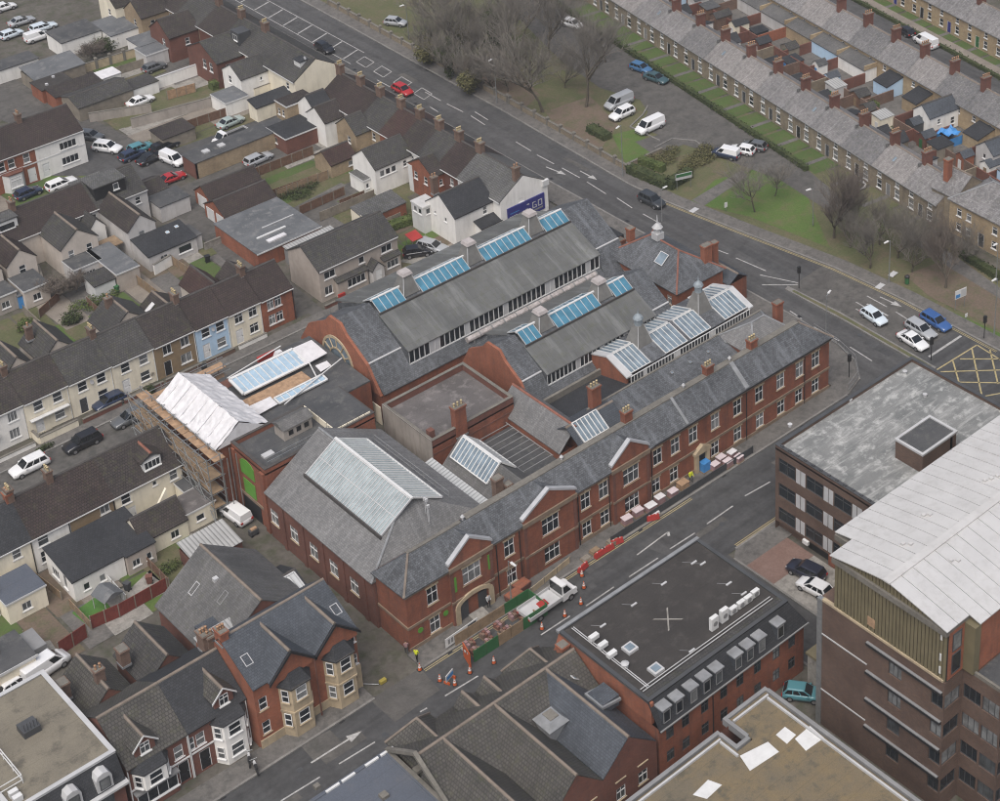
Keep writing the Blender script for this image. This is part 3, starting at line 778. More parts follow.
car_park = sheet('car_park', [(115.49,127.97),(112.19,112.41),(111.74,100.97),(106.97,85.16),(103.88,67.26),(100.81,50.59),(99.09,38.34),(96.24,27.66),(92.79,28.40),(94.25,39.88),(93.22,47.28),(92.16,54.90),(90.86,61.60),(90.84,67.12),(94.82,69.67),(96.65,73.62),(94.88,81.36),(96.83,93.85),(104.66,120.06)], 0.008, 'asphalt_old')
sheet('car_park', [(86.88,63.84),(92.59,62.57),(92.81,57.81),(86.10,58.41)], 0.012, 'asphalt_old')
sheet('footpath', [(81.16,44.97),(92.38,46.00),(91.76,44.09),(81.22,42.51)], 0.012, 'paving')
sheet('footpath', [(95.75,17.66),(93.54,6.69),(92.21,-4.70),(94.08,-3.23),(96.26,7.52),(97.76,17.91)], 0.012, 'paving')
strip('kerb', [(96.18,71.18),(93.59,69.49),(89.53,67.99),(89.79,61.33)], 0.2,-.05,0.14, 'kerb')
strip('kerb', [(87.77,60.25),(91.51,60.48),(93.57,57.49),(92.59,52.70)], 0.2,-.05,0.14, 'kerb')
sheet('verge', [(80.81,58.60),(86.10,58.41),(90.41,66.63),(85.86,68.04)], 0.004, 'grass')

# ================================================================== THE BATHS
# ---------------- long two-storey brick front range
fr = thing('bathhouse_front_range', 'long two-storey red brick bathhouse range with white gable copings facing the street', 'building', (0,0,0))
EV, RG = 7.6,9.9
UP = [2.7,12.6,23.1,25.7,33.7,36.4,39.2,42.7,46.3,49.9,53.5,56.8,59.6]
LO = [2.7,12.7,23.1,25.7,33.3,36.1,42.6,46.3,50.0,53.6,56.7,59.6]
wl = [('S', x + .5,4.5,1.3,2.15, 'stone', {'sill': 'bath'}) for x in UP] + [('S', x + .5,0.75,1.25,1.95, 'stone', {'sill': 'bath'}) for x in LO]
walls(fr, -0.5,62.0,0.0,5.2, EV, 'brick_red', wl, fm='upvc')
for x in UP:                                            # stone heads and little keystone finials over the upper windows
 MB().box(x - .8, x + .8,-.07,.03,6.66,6.86).box(x - .14, x + .14,-.09,.03,6.87,7.2).build('window_head', 'bath_stone', fr)
for x in LO: MB().box(x - .78, x + .78,-.06,.03,2.71,2.86).build('window_head', 'bath_stone', fr)
M['pale_coping'] = plain('pale_metal_coping', (0.36,0.365,0.375),.5,.1,1.0, grime=.2)
BAYS = [(4.8,10.2),(14.4,21.6),(26.8,32.2)]
segs = []; p = -0.62
for a, b in BAYS: segs.append((p, a - .03)); p = b + .03
segs.append((p, 62.1))
for a, b in segs:
 for yy, z0, z1, nm in ((-.12,3.0,3.3, 'string_course'),(-.2,7.15,7.45, 'cornice'),(-.1,-.3,.55, 'plinth')): MB().box(a, b, yy, 0.0, z0, z1).build(nm, 'band_stone', fr)
MB().box(-.62,-.5,0.01,5.2,3.0,3.3).build('string_course', 'band_stone', fr); MB().box(-.68,-.5,.01,5.2,7.15,7.45).build('cornice', 'band_stone', fr)
for k, (a, b) in enumerate(BAYS):
 m = MB(); c = (a + b) / 2; yb = -.28
 op = [(c - a - 1.15, c - a + 1.15,4.5,6.75)]
 if k: op.append((c - a - 1.05, c - a + 1.05,.75,2.75))
 else: op.append((c - a - 1.9, c - a + 1.9,-.35,2.6))
 wall_open(m, (a, yb),(b, yb),-.4,7.7, op, depth=.25)
 m.poly([(a, 0,-.4),(a, yb, -.4),(a, yb, 7.7),(a, 0,7.7)]); m.poly([(b, yb, -.4),(b, 0,-.4),(b, 0,7.7),(b, yb, 7.7)])
 # pediment
 m.prism([(a, 7.7),(b, 7.7),(b, 8.3),(c, 10.35),(a, 8.3)], 'y', yb, yb + .38)
 m.build('gabled_bay', 'brick_red', fr)
 window(fr, c, yb + .05,4.5,0,2.3,2.25, 'stone3', 'upvc', 'bath')
 MB().box(c - 1.3, c + 1.3, yb - .08, yb, 6.77,6.97).box(c - .14, c + .14, yb - .1, yb, 6.97,7.3).build('window_head', 'bath_stone', fr)
 if k: window(fr, c, yb + .05,.75,0,2.1,2.0, 'stone3', 'upvc', 'bath')
 for s in (-1,1):
  e = a if s < 0 else b
  x0, x1 = (e - .1 * -s * -1, c)
  q = MB()
  lo = [(e + s * .12,8.12),(c, 10.22),(c, 10.5),(e + s * .12,8.4)]
  q.prism(lo if s > 0 else lo[::-1], 'y', yb - .12, yb + .42); o = q.build('gable_coping', 'pale_coping', fr); fix_normals(o.data)
 MB().box(a - .05, b + .05, yb - .12, yb, 3.02,3.28).build('string_course', 'band_stone', fr); MB().box(a - .1, b + .1, yb - .18, yb, 7.17,7.7).build('cornice', 'band_stone', fr)
 gable_roof(fr, a + .1, b - .1, yb + .45,2.6,8.0,9.75, 'y', 'slate', 0.0,0.0, ridge=None, name='bay_roof')
 for e in (a + .22, b - .22): MB().box(e - .2, e + .2, yb - .07, yb, -.3,7.1).build('pilaster', 'brick_dark', fr)
# grand doorway
gd = MB()
for s in (-1,1): gd.box(7.5 + s * 1.9,7.5 + s * 2.45,-.5,-.28,-.3,2.2)
arc = [(7.5 + 2.45 * math.cos(t) * 1.0,2.2 + 1.25 * math.sin(t)) for t in [math.pi * i / 10 for i in range(11)]]
arc2 = [(7.5 + 1.9 * math.cos(t),2.2 + .75 * math.sin(t)) for t in [math.pi * i / 10 for i in range(11)]]
for i in range(10): gd.prism([arc[i], arc[i + 1], arc2[i + 1], arc2[i]], 'y', -.5,-.28)
gdo = gd.build('entrance_surround', 'bath_stone', fr); fix_normals(gdo.data)
MB().box(5.6,9.4,.02,.06,-.3,2.6).build('entrance_dark_panel', 'black', fr)  # flat black panel paints the darkness inside the doorway
for s in (-1,1): MB().box(7.5 + s * 1.2 - .55,7.5 + s * 1.2 + .55,-.12,-.02,-.1,2.3).build('entrance_gate', 'dark_grey', fr)
MB().hexa([(6.6,-2.3,.12),(8.4,-2.3,.12),(8.4,-.3,.12),(6.6,-.3,.12)], [(6.6,-2.3,.14),(8.4,-2.3,.14),(8.4,-.3,.5),(6.6,-.3,.5)]).build('entrance_ramp', 'concrete', fr)
for x, z0, z1, w in [(5.35,4.4,6.3,.34),(9.75,4.7,6.6,.34)]: MB().box(x - w / 2, x + w / 2,-.34,-.29, z0, z1).build('banner', 'green_board', fr)
for x, z0 in [(-.05 + .9,2.15),(4.05,2.3)]: MB().lathe(0,0, [(.33,0),(.33,.05)], 10).build('green_plaque', 'green_board', fr, (x, -.06, z0),0).rotation_euler = (R(90),0,0)
# second portal with a little pediment
px = 40.3; q = MB()
for s in (-1,1): q.box(px + s * .85 - .22, px + s * .85 + .22,-.45,0.0,-.3,2.6)
q.prism([(px - 1.3,2.6),(px + 1.3,2.6),(px + 1.3,2.95),(px, 3.75),(px - 1.3,2.95)], 'y', -.5,-.0)
q.build('portal', 'bath_stone', fr)
MB().box(px - .63, px + .63,-.06,-.01,-.2,2.6).build('portal_door', 'black', fr)
for x in (10.9,13.95,22.0,26.4,47.7,57.6,32.7): pipe(fr, x, -.1,0,7.1)
gutter(fr, 33,62,-.36,7.6, 'black')
# roof, hipped both ends, with a broad weathered ridge cap
pts = [(-.85,-.36,7.62),(62.4,-.36,7.62),(62.4,5.5,7.3),(-.85,5.5,7.3),(1.9,2.5, RG),(59.3,2.5, RG)]
ro = solid_roof(fr, pts, [(0,1,5,4),(2,3,4,5),(3,0,4),(1,2,5)], 'slate', .14, 'roof', [(0,4),(1,5),(2,5)], 'ridge')
MB().hexa([(9.3,2.45, RG - .1),(59.2,2.45, RG - .1),(59.2,3.35, RG - .1),(9.3,3.35, RG - .1)], [(9.3,2.45, RG + .1),(59.2,2.45, RG + .1),(59.2,3.35, RG + .02),(9.3,3.35, RG + .02)]).build('ridge_cap', 'coping', ro)
MB().hexa([(1.9,2.45, RG - .1),(8.6,2.45, RG - .1),(8.6,2.95, RG - .1),(1.9,2.95, RG - .1)], [(1.9,2.45, RG + .08),(8.6,2.45, RG + .08),(8.6,2.95, RG),(1.9,2.95, RG)]).build('ridge_cap', 'coping', ro)
for x, w in ((38.0,.35),(47.4,.6)):
 MB().hexa([(x, -.3,7.72),(x + w, -.3,7.72),(x + w, 2.45,9.9),(x, 2.45,9.9)], [(x, -.3,7.84),(x + w, -.3,7.84),(x + w, 2.45,10.06),(x, 2.45,10.06)]).build('raised_verge', 'lead', ro)
for x, y, t in [(31.9,3.0,11.4),(44.4,2.9,11.2),(51.6,2.9,11.2)]: chimney(fr, x, y, 9.5, t, 1.1,.8,3, 'brick_red', 'pot_buff')
for x, y in [(8.95,2.7),(22.4,2.9),(40.5,2.9),(47.9,2.9)]:
 MB().lathe(x, y, [(.12, RG),(.12, RG + .35),(.24, RG + .4),(.1, RG + .62)], 8).build('roof_vent', 'light_grey', fr)

# ---------------- west hall with the big glazed roof
wh = thing('west_hall', 'brick hall with pale slate roof and long glazed ridge at the street corner', 'building', (-.8,5.3,0))
WX, WY = 14.8,20.2; E2, R2, RX = 6.3,10.75,7.3
ww = [('W', y - 5.3,2.2,1.5,1.9, 'cross', {'sill': 'bath', 'pane': 'grey'}) for y in (24.4,20.5,16.7,12.9,9.1)]
walls(wh, 0, WX, 0, WY, E2, 'brick_dark', ww)
for y in (22.5,18.6,14.8,11.0,7.1): MB().box(-.14,0, y - 5.3 - .3, y - 5.3 + .3,-.3,5.9).build('pilaster', 'brick_dark', wh)
MB().box(-.16,0,0, WY, 5.9,6.2).build('cornice', 'brick_red', wh)
s = (R2 - E2) / RX
pt = [(-.3,-.1, E2 - .3 * s + .05),(WX + .2,-.1, E2),(WX + .2, WY, E2),(-.3, WY, E2 - .3 * s + .05),(RX, 4.2, R2),(RX, WY, R2)]
whr = solid_roof(wh, pt, [(0,1,4),(1,2,5,4),(3,0,4,5)], 'slate_pale', .14, 'roof', [(0,4),(4,5)], 'lead')
def glazing(root, P, U, V, nu, nv, gm, fm, bar=0.07, name='rooflight', rim=.16, every=1, th=.16):
 """a raised glazed slope: P corner, U and V full edge vectors; nu x nv separate panes between glazing bars"""
 P, U, V = Vector(P), Vector(U), Vector(V); N = U.cross(V).normalized(); uu, vv = U.normalized(), V.normalized()
 if N.z < 0: N = -N
 f = MB()
 def beam(a, b, w, h):
  d = (b - a).normalized(); sde = d.cross(N).normalized() * (w / 2)
  f.hexa([a - sde, b - sde, b + sde, a + sde], [a - sde + N * h, b - sde + N * h, b + sde + N * h, a + sde + N * h])
 beam(P, P + U, rim, th + .05); beam(P + V, P + V + U, rim, th + .05); beam(P, P + V, rim, th + .05); beam(P + U, P + U + V, rim, th + .05)
 for i in range(1, nu): a = P + U * (i / nu); beam(a, a + V, bar, th + .02)
 for j in range(1, nv): a = P + V * (j / nv); beam(a, a + U, bar, th + .01)
 o = f.build(name, fm, root); fix_normals(o.data)
 du, dv = U / nu, V / nv
 g = MB(); g.poly([(0,0,0), tuple(du), tuple(du + dv), tuple(dv)]); gme = g.mesh('pane', gm)
 for i in range(nu):
  for j in range(nv): put('pane', gme, o, tuple(P + du * i + dv * j + N * (th * .6)))
 return o
gy0, gy1 = 7.0 - 5.3 + 1.1,22.2 - 5.3
za = E2 + 4.0 * s
glazing(wh, (RX - .05, gy0, R2 + .12),(0, gy1 - gy0,0),(-(RX - 3.2),0,-(RX - 3.2) * s),28,2, 'glass_pale', 'light_grey', .08, rim=.14)
sE = (R2 - E2) / (WX + .2 - RX)
glazing(wh, (RX + .1, gy0 + .2, R2 + .1),(0, gy1 - gy0 - .2,0),(3.7,0,-3.7 * sE),26,1, 'glass_pale', 'white', .1)
MB().box(RX - .14, RX + .16, gy0 - .1, gy1 + .1, R2 + .2, R2 + .42).build('ridge_beam', 'white', wh)
MB().box(2.95,3.12, gy0 - .2, gy1 + .1, E2 + 3.0 * s + .1, E2 + 3.0 * s + .55).build('rooflight_kerb', 'ridge_dark', wh)
rl = MB()
for i in range(7): rl.tube((11.9, gy0 + i * 2.3, E2 + .6 + 1),(11.9, gy0 + i * 2.3, E2 + 2.9),.035,.035,5)
for z in (2.3,2.9): rl.tube((11.9, gy0, E2 + z),(11.9, gy0 + 6 * 2.3, E2 + z),.03,.03,5)
rl.build('walkway_rail', 'mid_grey', wh)
for zz, yy in ((9.4,1.2),(9.9,1.6),(9.6,2.2)): MB().tube((RX + .5 + yy * .3, yy, 8),(RX + .5 + yy * .3, yy, zz + 1),.05,.05,5).box(RX + .35 + yy * .3, RX + .65 + yy * .3, yy - .1, yy + .1, zz + .8, zz + 1.15).build('aerial', 'light_grey', wh)

# ---------------- red brick flat-roofed wing behind it
rw = thing('brick_flat_wing', 'tall red brick wing with green boarded openings and flat roof beside the scaffold', 'building', (-.5,25.7,0))
L, D, Z = 14.2,7.0,8.2
walls(rw, 0, L, 0, D, Z, 'brick_red')
flat_roof(rw, 0, L, 0, D, Z, 'felt_dark', .55,.3, 'brick_red', 'ridge_dark', copeh=.1)
MB().box(-.06,0.0,2.6,5.4,5.6,7.2).build('boarded_arch', 'green_board', rw)
MB().prism([(2.6,7.2),(5.4,7.2),(4.9,7.65),(4.0,7.85),(3.1,7.65)], 'x', -.06,0).build('boarded_arch', 'green_board', rw)
MB().box(-.06,0.0,2.8,5.2,2.9,4.9).build('boarded_window', 'green_board', rw)
MB().box(-.3,0,.2,1.0,-.3,8.1).build('buttress', 'brick_red', rw); MB().box(-.2,0,6.3,6.9,-.3,8.1).build('buttress', 'brick_red', rw)
MB().box(-.04,0,2.2,5.8,-.2,2.3).build('open_bay_dark_panel', 'black', rw)  # black sheet on the wall face paints the bay's dark inside
MB().box(-.12,0,-.0, D, 2.4,2.75).build('string_course', 'band_stone', rw)
# roof-top plant room and rails on the wing
MB().box(4.6,8.2,3.4,5.4, Z, Z + 1.5).build('roof_cabin', 'dirty_render', rw)
MB().prism([(3.2, Z + 1.5),(5.6, Z + 1.5),(4.4, Z + 2.1)], 'x', 4.4,8.4).build('roof_cabin_roof', 'slate_warm', rw)
for i in range(3): MB().box(5.2 + i * 1.0,5.75 + i * 1.0,3.34,3.4, Z + .5, Z + 1.1).build('window', 'black', rw)
MB().box(9.2,13.9,.3,6.7, Z, Z + .9).build('raised_roof', 'felt_dark', rw)
for i in range(6): MB().box(9.25 + i * .78,9.95 + i * .78,.2,.29, Z + .02, Z + .85).build('parapet_panel', 'cream_render', rw)
for i in range(4): MB().box(9.1,9.19,.4 + i * 1.55,1.8 + i * 1.55, Z + .02, Z + .85).build('parapet_panel', 'cream_render', rw)
hr = MB()
for i in range(5): hr.tube((.6 + i * 2,.5, Z),(.6 + i * 2,.5, Z + 1.5),.03,.03,5)
hr.tube((.6,.5, Z + 1.5),(8.6,.5, Z + 1.5),.03,.03,5).tube((.6,.5, Z + 1.0),(8.6,.5, Z + 1.0),.03,.03,5)
hr.build('guard_rail', 'galv', rw)
MB().box(1.3,2.6,2.2,3.0, Z, Z + .25).build('roof_hatch', 'light_grey', rw)

# ---------------- building under white sheeting and scaffold
sb = thing('sheeted_building', 'building wrapped under a white shrink-wrap temporary roof', 'building', (-2.2,33.0,0))
walls(sb, 0.6,6.4,0.2,12.6,8.4, 'brick_red')
sq = random.Random(3); rm_ = MB(); NU, NV = 22,7
for sd_, xa, xb in ((0,-.3,3.0),(1,6.75,3.0)):
 g_ = [[(xa + (xb - xa) * j / NV, -.3 + 13.1 * i / NU, 8.5 + 2.3 * j / NV - (.05 if i % 2 else -.05) + sq.gauss(0,.045) - .12 * math.sin(math.pi * j / NV)) for j in range(NV + 1)] for i in range(NU + 1)]
 for i in range(NU):
  for j in range(NV): rm_.poly([g_[i][j], g_[i + 1][j], g_[i + 1][j + 1], g_[i][j + 1]])
so_ = rm_.build('sheeted_roof', 'sheeting', sb); fix_normals(so_.data)
hm = MB(); hm.poly([(-.1,-.32,8.5),(6.5,-.32,8.5),(3.0,-.32,10.7)]).poly([(-.05,12.85,8.5),(3.0,12.85,10.7),(6.5,12.85,8.5)]); hm.build('sheeted_gable', 'sheeting', sb)
for i in range(7):
 y = .2 + i * 1.9
 MB().tube((-.25, y, 8.55),(3.05, y, 10.8),.05,.05,5).build('sheeting_rib', 'sheeting', sb)
sf = thing('scaffold', 'tube scaffold with timber boards round the white sheeted building', 'scaffold', (-4.2,31.5,0))
std = MB().tube((0,0,0),(0,0,9.0),.06,.06,6).mesh('standard', 'galv')
std_s = MB().tube((0,0,0),(0,0,8.2),.06,.06,6).mesh('standard', 'galv')
led = MB().tube((0,0,0),(0,17.5,0),.05,.05,5).mesh('ledger', 'galv')
brd = MB().box(0,1.35,0,3.4,0,.07).mesh('board', 'timber_new'); brd_o = MB().box(0,1.35,0,3.4,0,.07).mesh('board', 'timber')
for x in (0.0,1.6):
 for i in range(8): put('standard', std, sf, (x, i * 2.5,0))
 for z in (2,3,4,5,6,7,8,8.8): put('ledger', led, sf, (x, 0, z))
for z in (2.0,4.0,6.0,8.0):
 for i in range(5): put('board', brd if z > 7 else brd_o, sf, (.12 if z < 7 else .9, i * 3.5 + .05, z + .06))
ledx = MB().tube((0,0,0),(10.5,0,0),.05,.05,5).mesh('ledger', 'galv')
for y in (15.6,17.2):
 for i in range(5): put('standard', std_s, sf, (1.6 + i * 2.4, y, 0))
 for z in (2,3,4,5,6,7,7.9): put('ledger', ledx, sf, (1.5, y, z))
brdx = MB().box(0,3.2,0,1.35,0,.07).mesh('board', 'timber_new')
for z in (2.0,4.0,6.0,7.4):
 for i in range(3): put('board', brdx, sf, (1.8 + i * 3.3,15.72, z))
for y in (-.4,1.0):
 for i in range(3): put('standard', std_s, sf, (2.2 + i * 1.1, y, 0))
trs = MB().tube((-.3,0,0),(2.0,0,0),.045,.045,5).mesh('transom', 'galv')
for i in range(8):
 for z in (2,4,6,8,8.8): put('transom', trs, sf, (0, i * 2.5 + .1, z - .08))
for i in range(7):
 for z in (0,4): MB().tube((-.06, i * 2.5, z + .2),(-.06, i * 2.5 + 2.5, z + 4),.04,.04,5).build('brace', 'galv', sf)
MB().tube((0,0,.3),(0,6,6),.05,.05,5).tube((0,6,.3),(0,12,6),.05,.05,5).tube((0,17.5,.3),(0,11.5,6),.05,.05,5).build('brace', 'galv', sf)
for z in (8.0,6.0): MB().box(-.08,-.02,0,17.4, z + .1, z + .3).build('toe_board', 'timber', sf)

# ---------------- opened-up annex with white framed rooflight
an = thing('rooflight_annex', 'roof under repair with long white framed blue rooflight and bare timber deck', 'building', (4.6,34.0,0))
walls(an, 0,14.0,0,13.0,6.2, 'brick_red')
MB().box(0,14.0,0,13.0,6.2,6.4).build('roof_deck', 'felt_dark', an)
MB().box(1.0,9.2,4.8,7.2,6.42,6.55).build('timber_deck', 'timber_new', an)
MB().box(1.2,11.0,10.6,12.2,6.42,6.5).build('timber_deck', 'brick_dark', an)
glazing(an, (1.6,7.5,6.95),(8.6,0,0),(0,3.0,.55),11,1, 'glass_sky', 'white', .1, rim=.35)
glazing(an, (3.8,3.4,6.6),(6.5,0,0),(0,1.1,.15),8,1, 'glass_sky', 'white', .09, rim=.2)
for x0, x1, y0, y1, z in [(9.9,13.0,7.2,10.8,7.1),(10.6,12.2,5.2,6.3,6.7),(.4,3.6,3.2,5.0,6.7)]:
 MB().hexa([(x0, y0, z),(x1, y0 + .2, z),(x1, y1, z + .2),(x0, y1, z + .3)], [(x0, y0, z + .06),(x1, y0 + .2, z + .06),(x1, y1, z + .28),(x0, y1, z + .4)]).build('protective_sheet', 'sheeting', an)
for x0, y0, x1, y1 in [(4,2.6,13.6,5.2),(2,11.8,9.8,12.6),(9.6,4.6,10.4,7.4)]:
 MB().tube((x0, y0,6.9),(x1, y1,7.2),.08,.08,6).build('scaffold_tube', 'white', an)
MB().box(6.6,9.0,12.5,12.9,6.4,7.0).build('red_sheet', 'red', an)
MB().hexa([(8.3,11.2,6.4),(9.6,11.2,6.4),(9.6,12.2,6.4),(8.3,12.2,6.4)], [(8.6,11.4,7.3),(9.3,11.4,7.3),(9.3,12,7.3),(8.6,12,7.3)]).build('rubble_bag', 'sheeting', an)

# ---------------- the two pool halls
def pool_hall(name, label, x0, x1, ys, yn, ze, yk, zk, zr, xs0, xs1, vents, vent_h, nsky, rest):
 """ys, yn: south and north wall; eave ze, kink (yk inset, zk), ridge zr; raised sheet roof between xs0 and xs1"""
 t = thing(name, label, 'building', (x0, ys, 0)); L = x1 - x0; D = yn - ys; c = D / 2
 walls(t, 0, L, 0, D, ze, 'brick_red')
 prof = [(-.2, ze - .25),(yk, zk),(c, zr),(D - yk, zk),(D + .2, ze - .25)]
 # octagonal gable wall at the west end with its coping
 gw = MB(); gw.prism([(0, ze - .3),(D, ze - .3),(D - yk + .1, zk + .22),(c + 2.2, zr - 1.05),(c + 1.2, zr + .1),(c - 1.2, zr + .1),(c - 2.2, zr - 1.05),(yk - .1, zk + .22)], 'x', -.35,0.02)
 o = gw.build('gable_wall', 'brick_house', t); fix_normals(o.data)
 m = MB()
 for a, b in ((0, xs0 - x0),(xs1 - x0, L)):
  for i in range(4):
   p, q = prof[i], prof[i + 1]
   m.hexa([(a, p[0], p[1]),(b, p[0], p[1]),(b, q[0], q[1]),(a, q[0], q[1])], [(a, p[0], p[1] + .13),(b, p[0], p[1] + .13),(b, q[0], q[1] + .13),(a, q[0], q[1] + .13)])
 a, b = xs0 - x0, xs1 - x0
 _zb = rest['z'] - rest['h'] - .2; _yl = rest['y'] - ys
 for p, q in (((-.2, ze - .25),(_yl + .1, _zb)),((D - _yl - .1, _zb),(D + .2, ze - .25))):
  m.hexa([(a, p[0], p[1]),(b, p[0], p[1]),(b, q[0], q[1]),(a, q[0], q[1])], [(a, p[0], p[1] + .12),(b, p[0], p[1] + .12),(b, q[0], q[1] + .12),(a, q[0], q[1] + .12)])
 o = m.build('slate_roof', 'slate', t); fix_normals(o.data); uv_fix(o.data)
 for aa, bb in ((0, xs0 - x0),(xs1 - x0, L)): MB().box(aa, bb, yk - .12, yk + .12, zk + .08, zk + .2).build('lead_flashing', 'light_grey', o)
 # raised sheet roof
 yl = rest['y'] - ys; zl = rest['z']; yt = c - 1.7; zt = zr - .85
 m = MB(); m.hexa([(a, yl - .16, zl - .12),(b, yl - .16, zl - .12),(b, yt, zt),(a, yt, zt)], [(a, yl - .16, zl),(b, yl - .16, zl),(b, yt, zt + .12),(a, yt, zt + .12)])
 m.hexa([(a, D - yt, zt),(b, D - yt, zt),(b, D - yl + .5, zl - .12),(a, D - yl + .5, zl - .12)], [(a, D - yt, zt + .12),(b, D - yt, zt + .12),(b, D - yl + .5, zl),(a, D - yl + .5, zl)])
 o = m.build('sheet_roof', 'sheet', t); fix_normals(o.data); uv_fix(o.data)
 m = MB(); m.hexa([(a, yt, zt - .6),(b, yt, zt - .6),(b, D - yt, zt - .6),(a, D - yt, zt - .6)], [(a, yt, zt + .1),(b, yt, zt + .1),(b, D - yt, zt + .1),(a, D - yt, zt + .1)])
 m.prism([(yl + .02, zl - .1),(yt, zt),(D - yt, zt),(D - yl - .02, zl - .1),(D - yl - .02, zk - 1.6),(yl + .02, zk - 1.6)], 'x', a + .02, a + .12)
 m.prism([(yl + .02, zl - .1),(yt, zt),(D - yt, zt),(D - yl - .02, zl - .1),(D - yl - .02, zk - 1.6),(yl + .02, zk - 1.6)], 'x', b - .12, b - .02)
 m.build('roof_end', 'slate', t)
 # clerestory: glazed bays and solid panels
 zb = zl - rest['h']; n = rest['n']; w = (b - a - .3) / n
 f = MB(); f.box(a + .1, b - .1, yl, yl + .15, zb - .15, zb).box(a + .1, b - .1, yl, yl + .15, zl - .14, zl - .02)
 for i in range(n + 1): f.box(a + .12 + i * w, a + .19 + i * w, yl - .01, yl + .14, zb, zl - .14)
 f.build('clerestory_frame', 'upvc', t)
 gme = MB().poly([(.1,0,0),(w, 0,0),(w, 0, zl - zb - .14),(.1,0, zl - zb - .14)])
 gm1, gm2 = gme.mesh('clerestory_pane', 'glass'), gme.mesh('clerestory_panel', 'light_grey')
 for i in range(n):
  solid = i in rest['solid']
  put('clerestory_panel' if solid else 'clerestory_pane', gm2 if solid else gm1, t, (a + .1 + i * w, yl + (.04 if solid else .09), zb))
 # ridge glazing and trunk ventilators
 vx = [v - x0 for v in vents]; cuts = [a + .3] + [q for v in vx for q in (v - 1.25, v + 1.25)] + [b - .2]
 for i in range(0, len(cuts),2):
  l = cuts[i + 1] - cuts[i]; k = max(3, int(round(l / (29.0 / nsky))))
  glazing(t, (cuts[i], c - 1.85, zt + .1),(l, 0,0),(0,1.8,1.05), k, 1, 'glass_sky_reflection', 'light_grey', .08, 'ridge_glazing', rim=.06, th=.06)
  glazing(t, (cuts[i], c + .1, zt + 1.15),(l, 0,0),(0,1.8,-1.05), k, 1, 'glass_sky_reflection', 'light_grey', .08, 'ridge_glazing', rim=.06, th=.06)
 MB().box(a + .2, b - .1, c - .1, c + .15, zt + 1.05, zt + 1.3).build('ridge_cap', 'white', t)
 MB().box(a + .1, b - .1, c - 2.0, c - 1.86, zt + .02, zt + .3).build('ridge_kerb', 'ridge_dark', t)
 for v in vx:
  zq = zt + .2; m = MB(); r0, r1 = 1.2,.62; hh = vent_h
  m.hexa([(v - r0, c - r0, zq),(v + r0, c - r0, zq),(v + r0, c + r0, zq),(v - r0, c + r0, zq)], [(v - r1, c - r1, zq + hh),(v + r1, c - r1, zq + hh),(v + r1, c + r1, zq + hh),(v - r1, c + r1, zq + hh)])
  m.box(v - r1 - .02, v + r1 + .02, c - r1 - .02, c + r1 + .02, zq + hh, zq + hh + .25)
  o = m.build('ventilator', 'vent_sheet', t)
  MB().hexa([(v - .74, c - .74, zq + hh + .2),(v + .74, c - .74, zq + hh + .2),(v + .74, c + .74, zq + hh + .2),(v - .74, c + .74, zq + hh + .2)], [(v - .6, c - .6, zq + hh + .6),(v + .6, c - .6, zq + hh + .6),(v + .6, c + .6, zq + hh + .6),(v - .6, c + .6, zq + hh + .6)]).build('ventilator_cap', 'felt_sand' if False else 'vent_cap', o)
  MB().tube((v - r0 - .02, c - r0 - .02, zq),(v - r1 - .02, c - r1 - .02, zq + hh),.06,.06,5).tube((v + r0, c - r0, zq),(v + r1, c - r1, zq + hh),.06,.06,5).build('ventilator_edge', 'light_grey', o)
 return t, L, D
M['vent_sheet'] = plain('ventilator_sheet', (0.15,0.148,0.14),0.8,0.2,1.2, grime=0.4)
M['vent_cap'] = plain('pale_vent_cap', (0.34,0.31,0.3),0.8,0.15,2.0)
ph, L1, D1 = pool_hall('large_pool_hall', 'largest grey-roofed hall with arched gable window and three roof ventilators', 19.5,59.0,33.0,50.2,4.5,2.5,7.4,11.0,24.2,54.6,
 [29.6,39.4,49.3], 2.3,32, dict(y=34.1, z=7.7, h=1.95, n=40, solid={4,5,11,19,28,29,37}))
# big semicircular gable window
c = D1 / 2; aw = MB(); RO, ZC = 3.3,5.3
for k in range(16):
 t0, t1 = math.pi * k / 16, math.pi * (k + 1) / 16
 for ra, rb in ((RO, RO - .34),(1.75,1.55)):
  aw.prism([(c + ra * math.cos(t0), ZC + ra * math.sin(t0)),(c + ra * math.cos(t1), ZC + ra * math.sin(t1)),(c + rb * math.cos(t1), ZC + rb * math.sin(t1)),(c + rb * math.cos(t0), ZC + rb * math.sin(t0))], 'x', -.5,-.36)
for k in (2.6,5.3,8,10.7,13.4):
 t0 = math.pi * k / 16; y0, z0, y1, z1 = c + 1.6 * math.cos(t0), ZC + 1.6 * math.sin(t0), c + 3.1 * math.cos(t0), ZC + 3.1 * math.sin(t0)
 aw.tube((-.43, y0, z0),(-.43, y1, z1),.09,.09,5)
for y in (-3.1,-1.6,0,1.6,3.1): aw.box(-.5,-.36, c + y - .12, c + y + .12,2.2, ZC)
for z in (2.2, ZC - .1): aw.box(-.49,-.37, c - 3.2, c + 3.2, z, z + .2)
o = aw.build('arched_window', 'bath_stone', ph); fix_normals(o.data)
g = [(c + 3.1 * math.cos(math.pi * k / 16), ZC + 3.1 * math.sin(math.pi * k / 16)) for k in range(17)] + [(c - 3.1,2.2),(c + 3.1,2.2)]
MB().prism(g, 'x', -.4,-.36).build('pane', 'glass_slate', o)
MB().box(-.45,-.35,2.6,3.8,3.7,5.1).build('notice_board', 'white', ph)
MB().box(-.45,-.35,.2,3.0,.0,2.6).build('boarded_door', 'cream_render', ph)
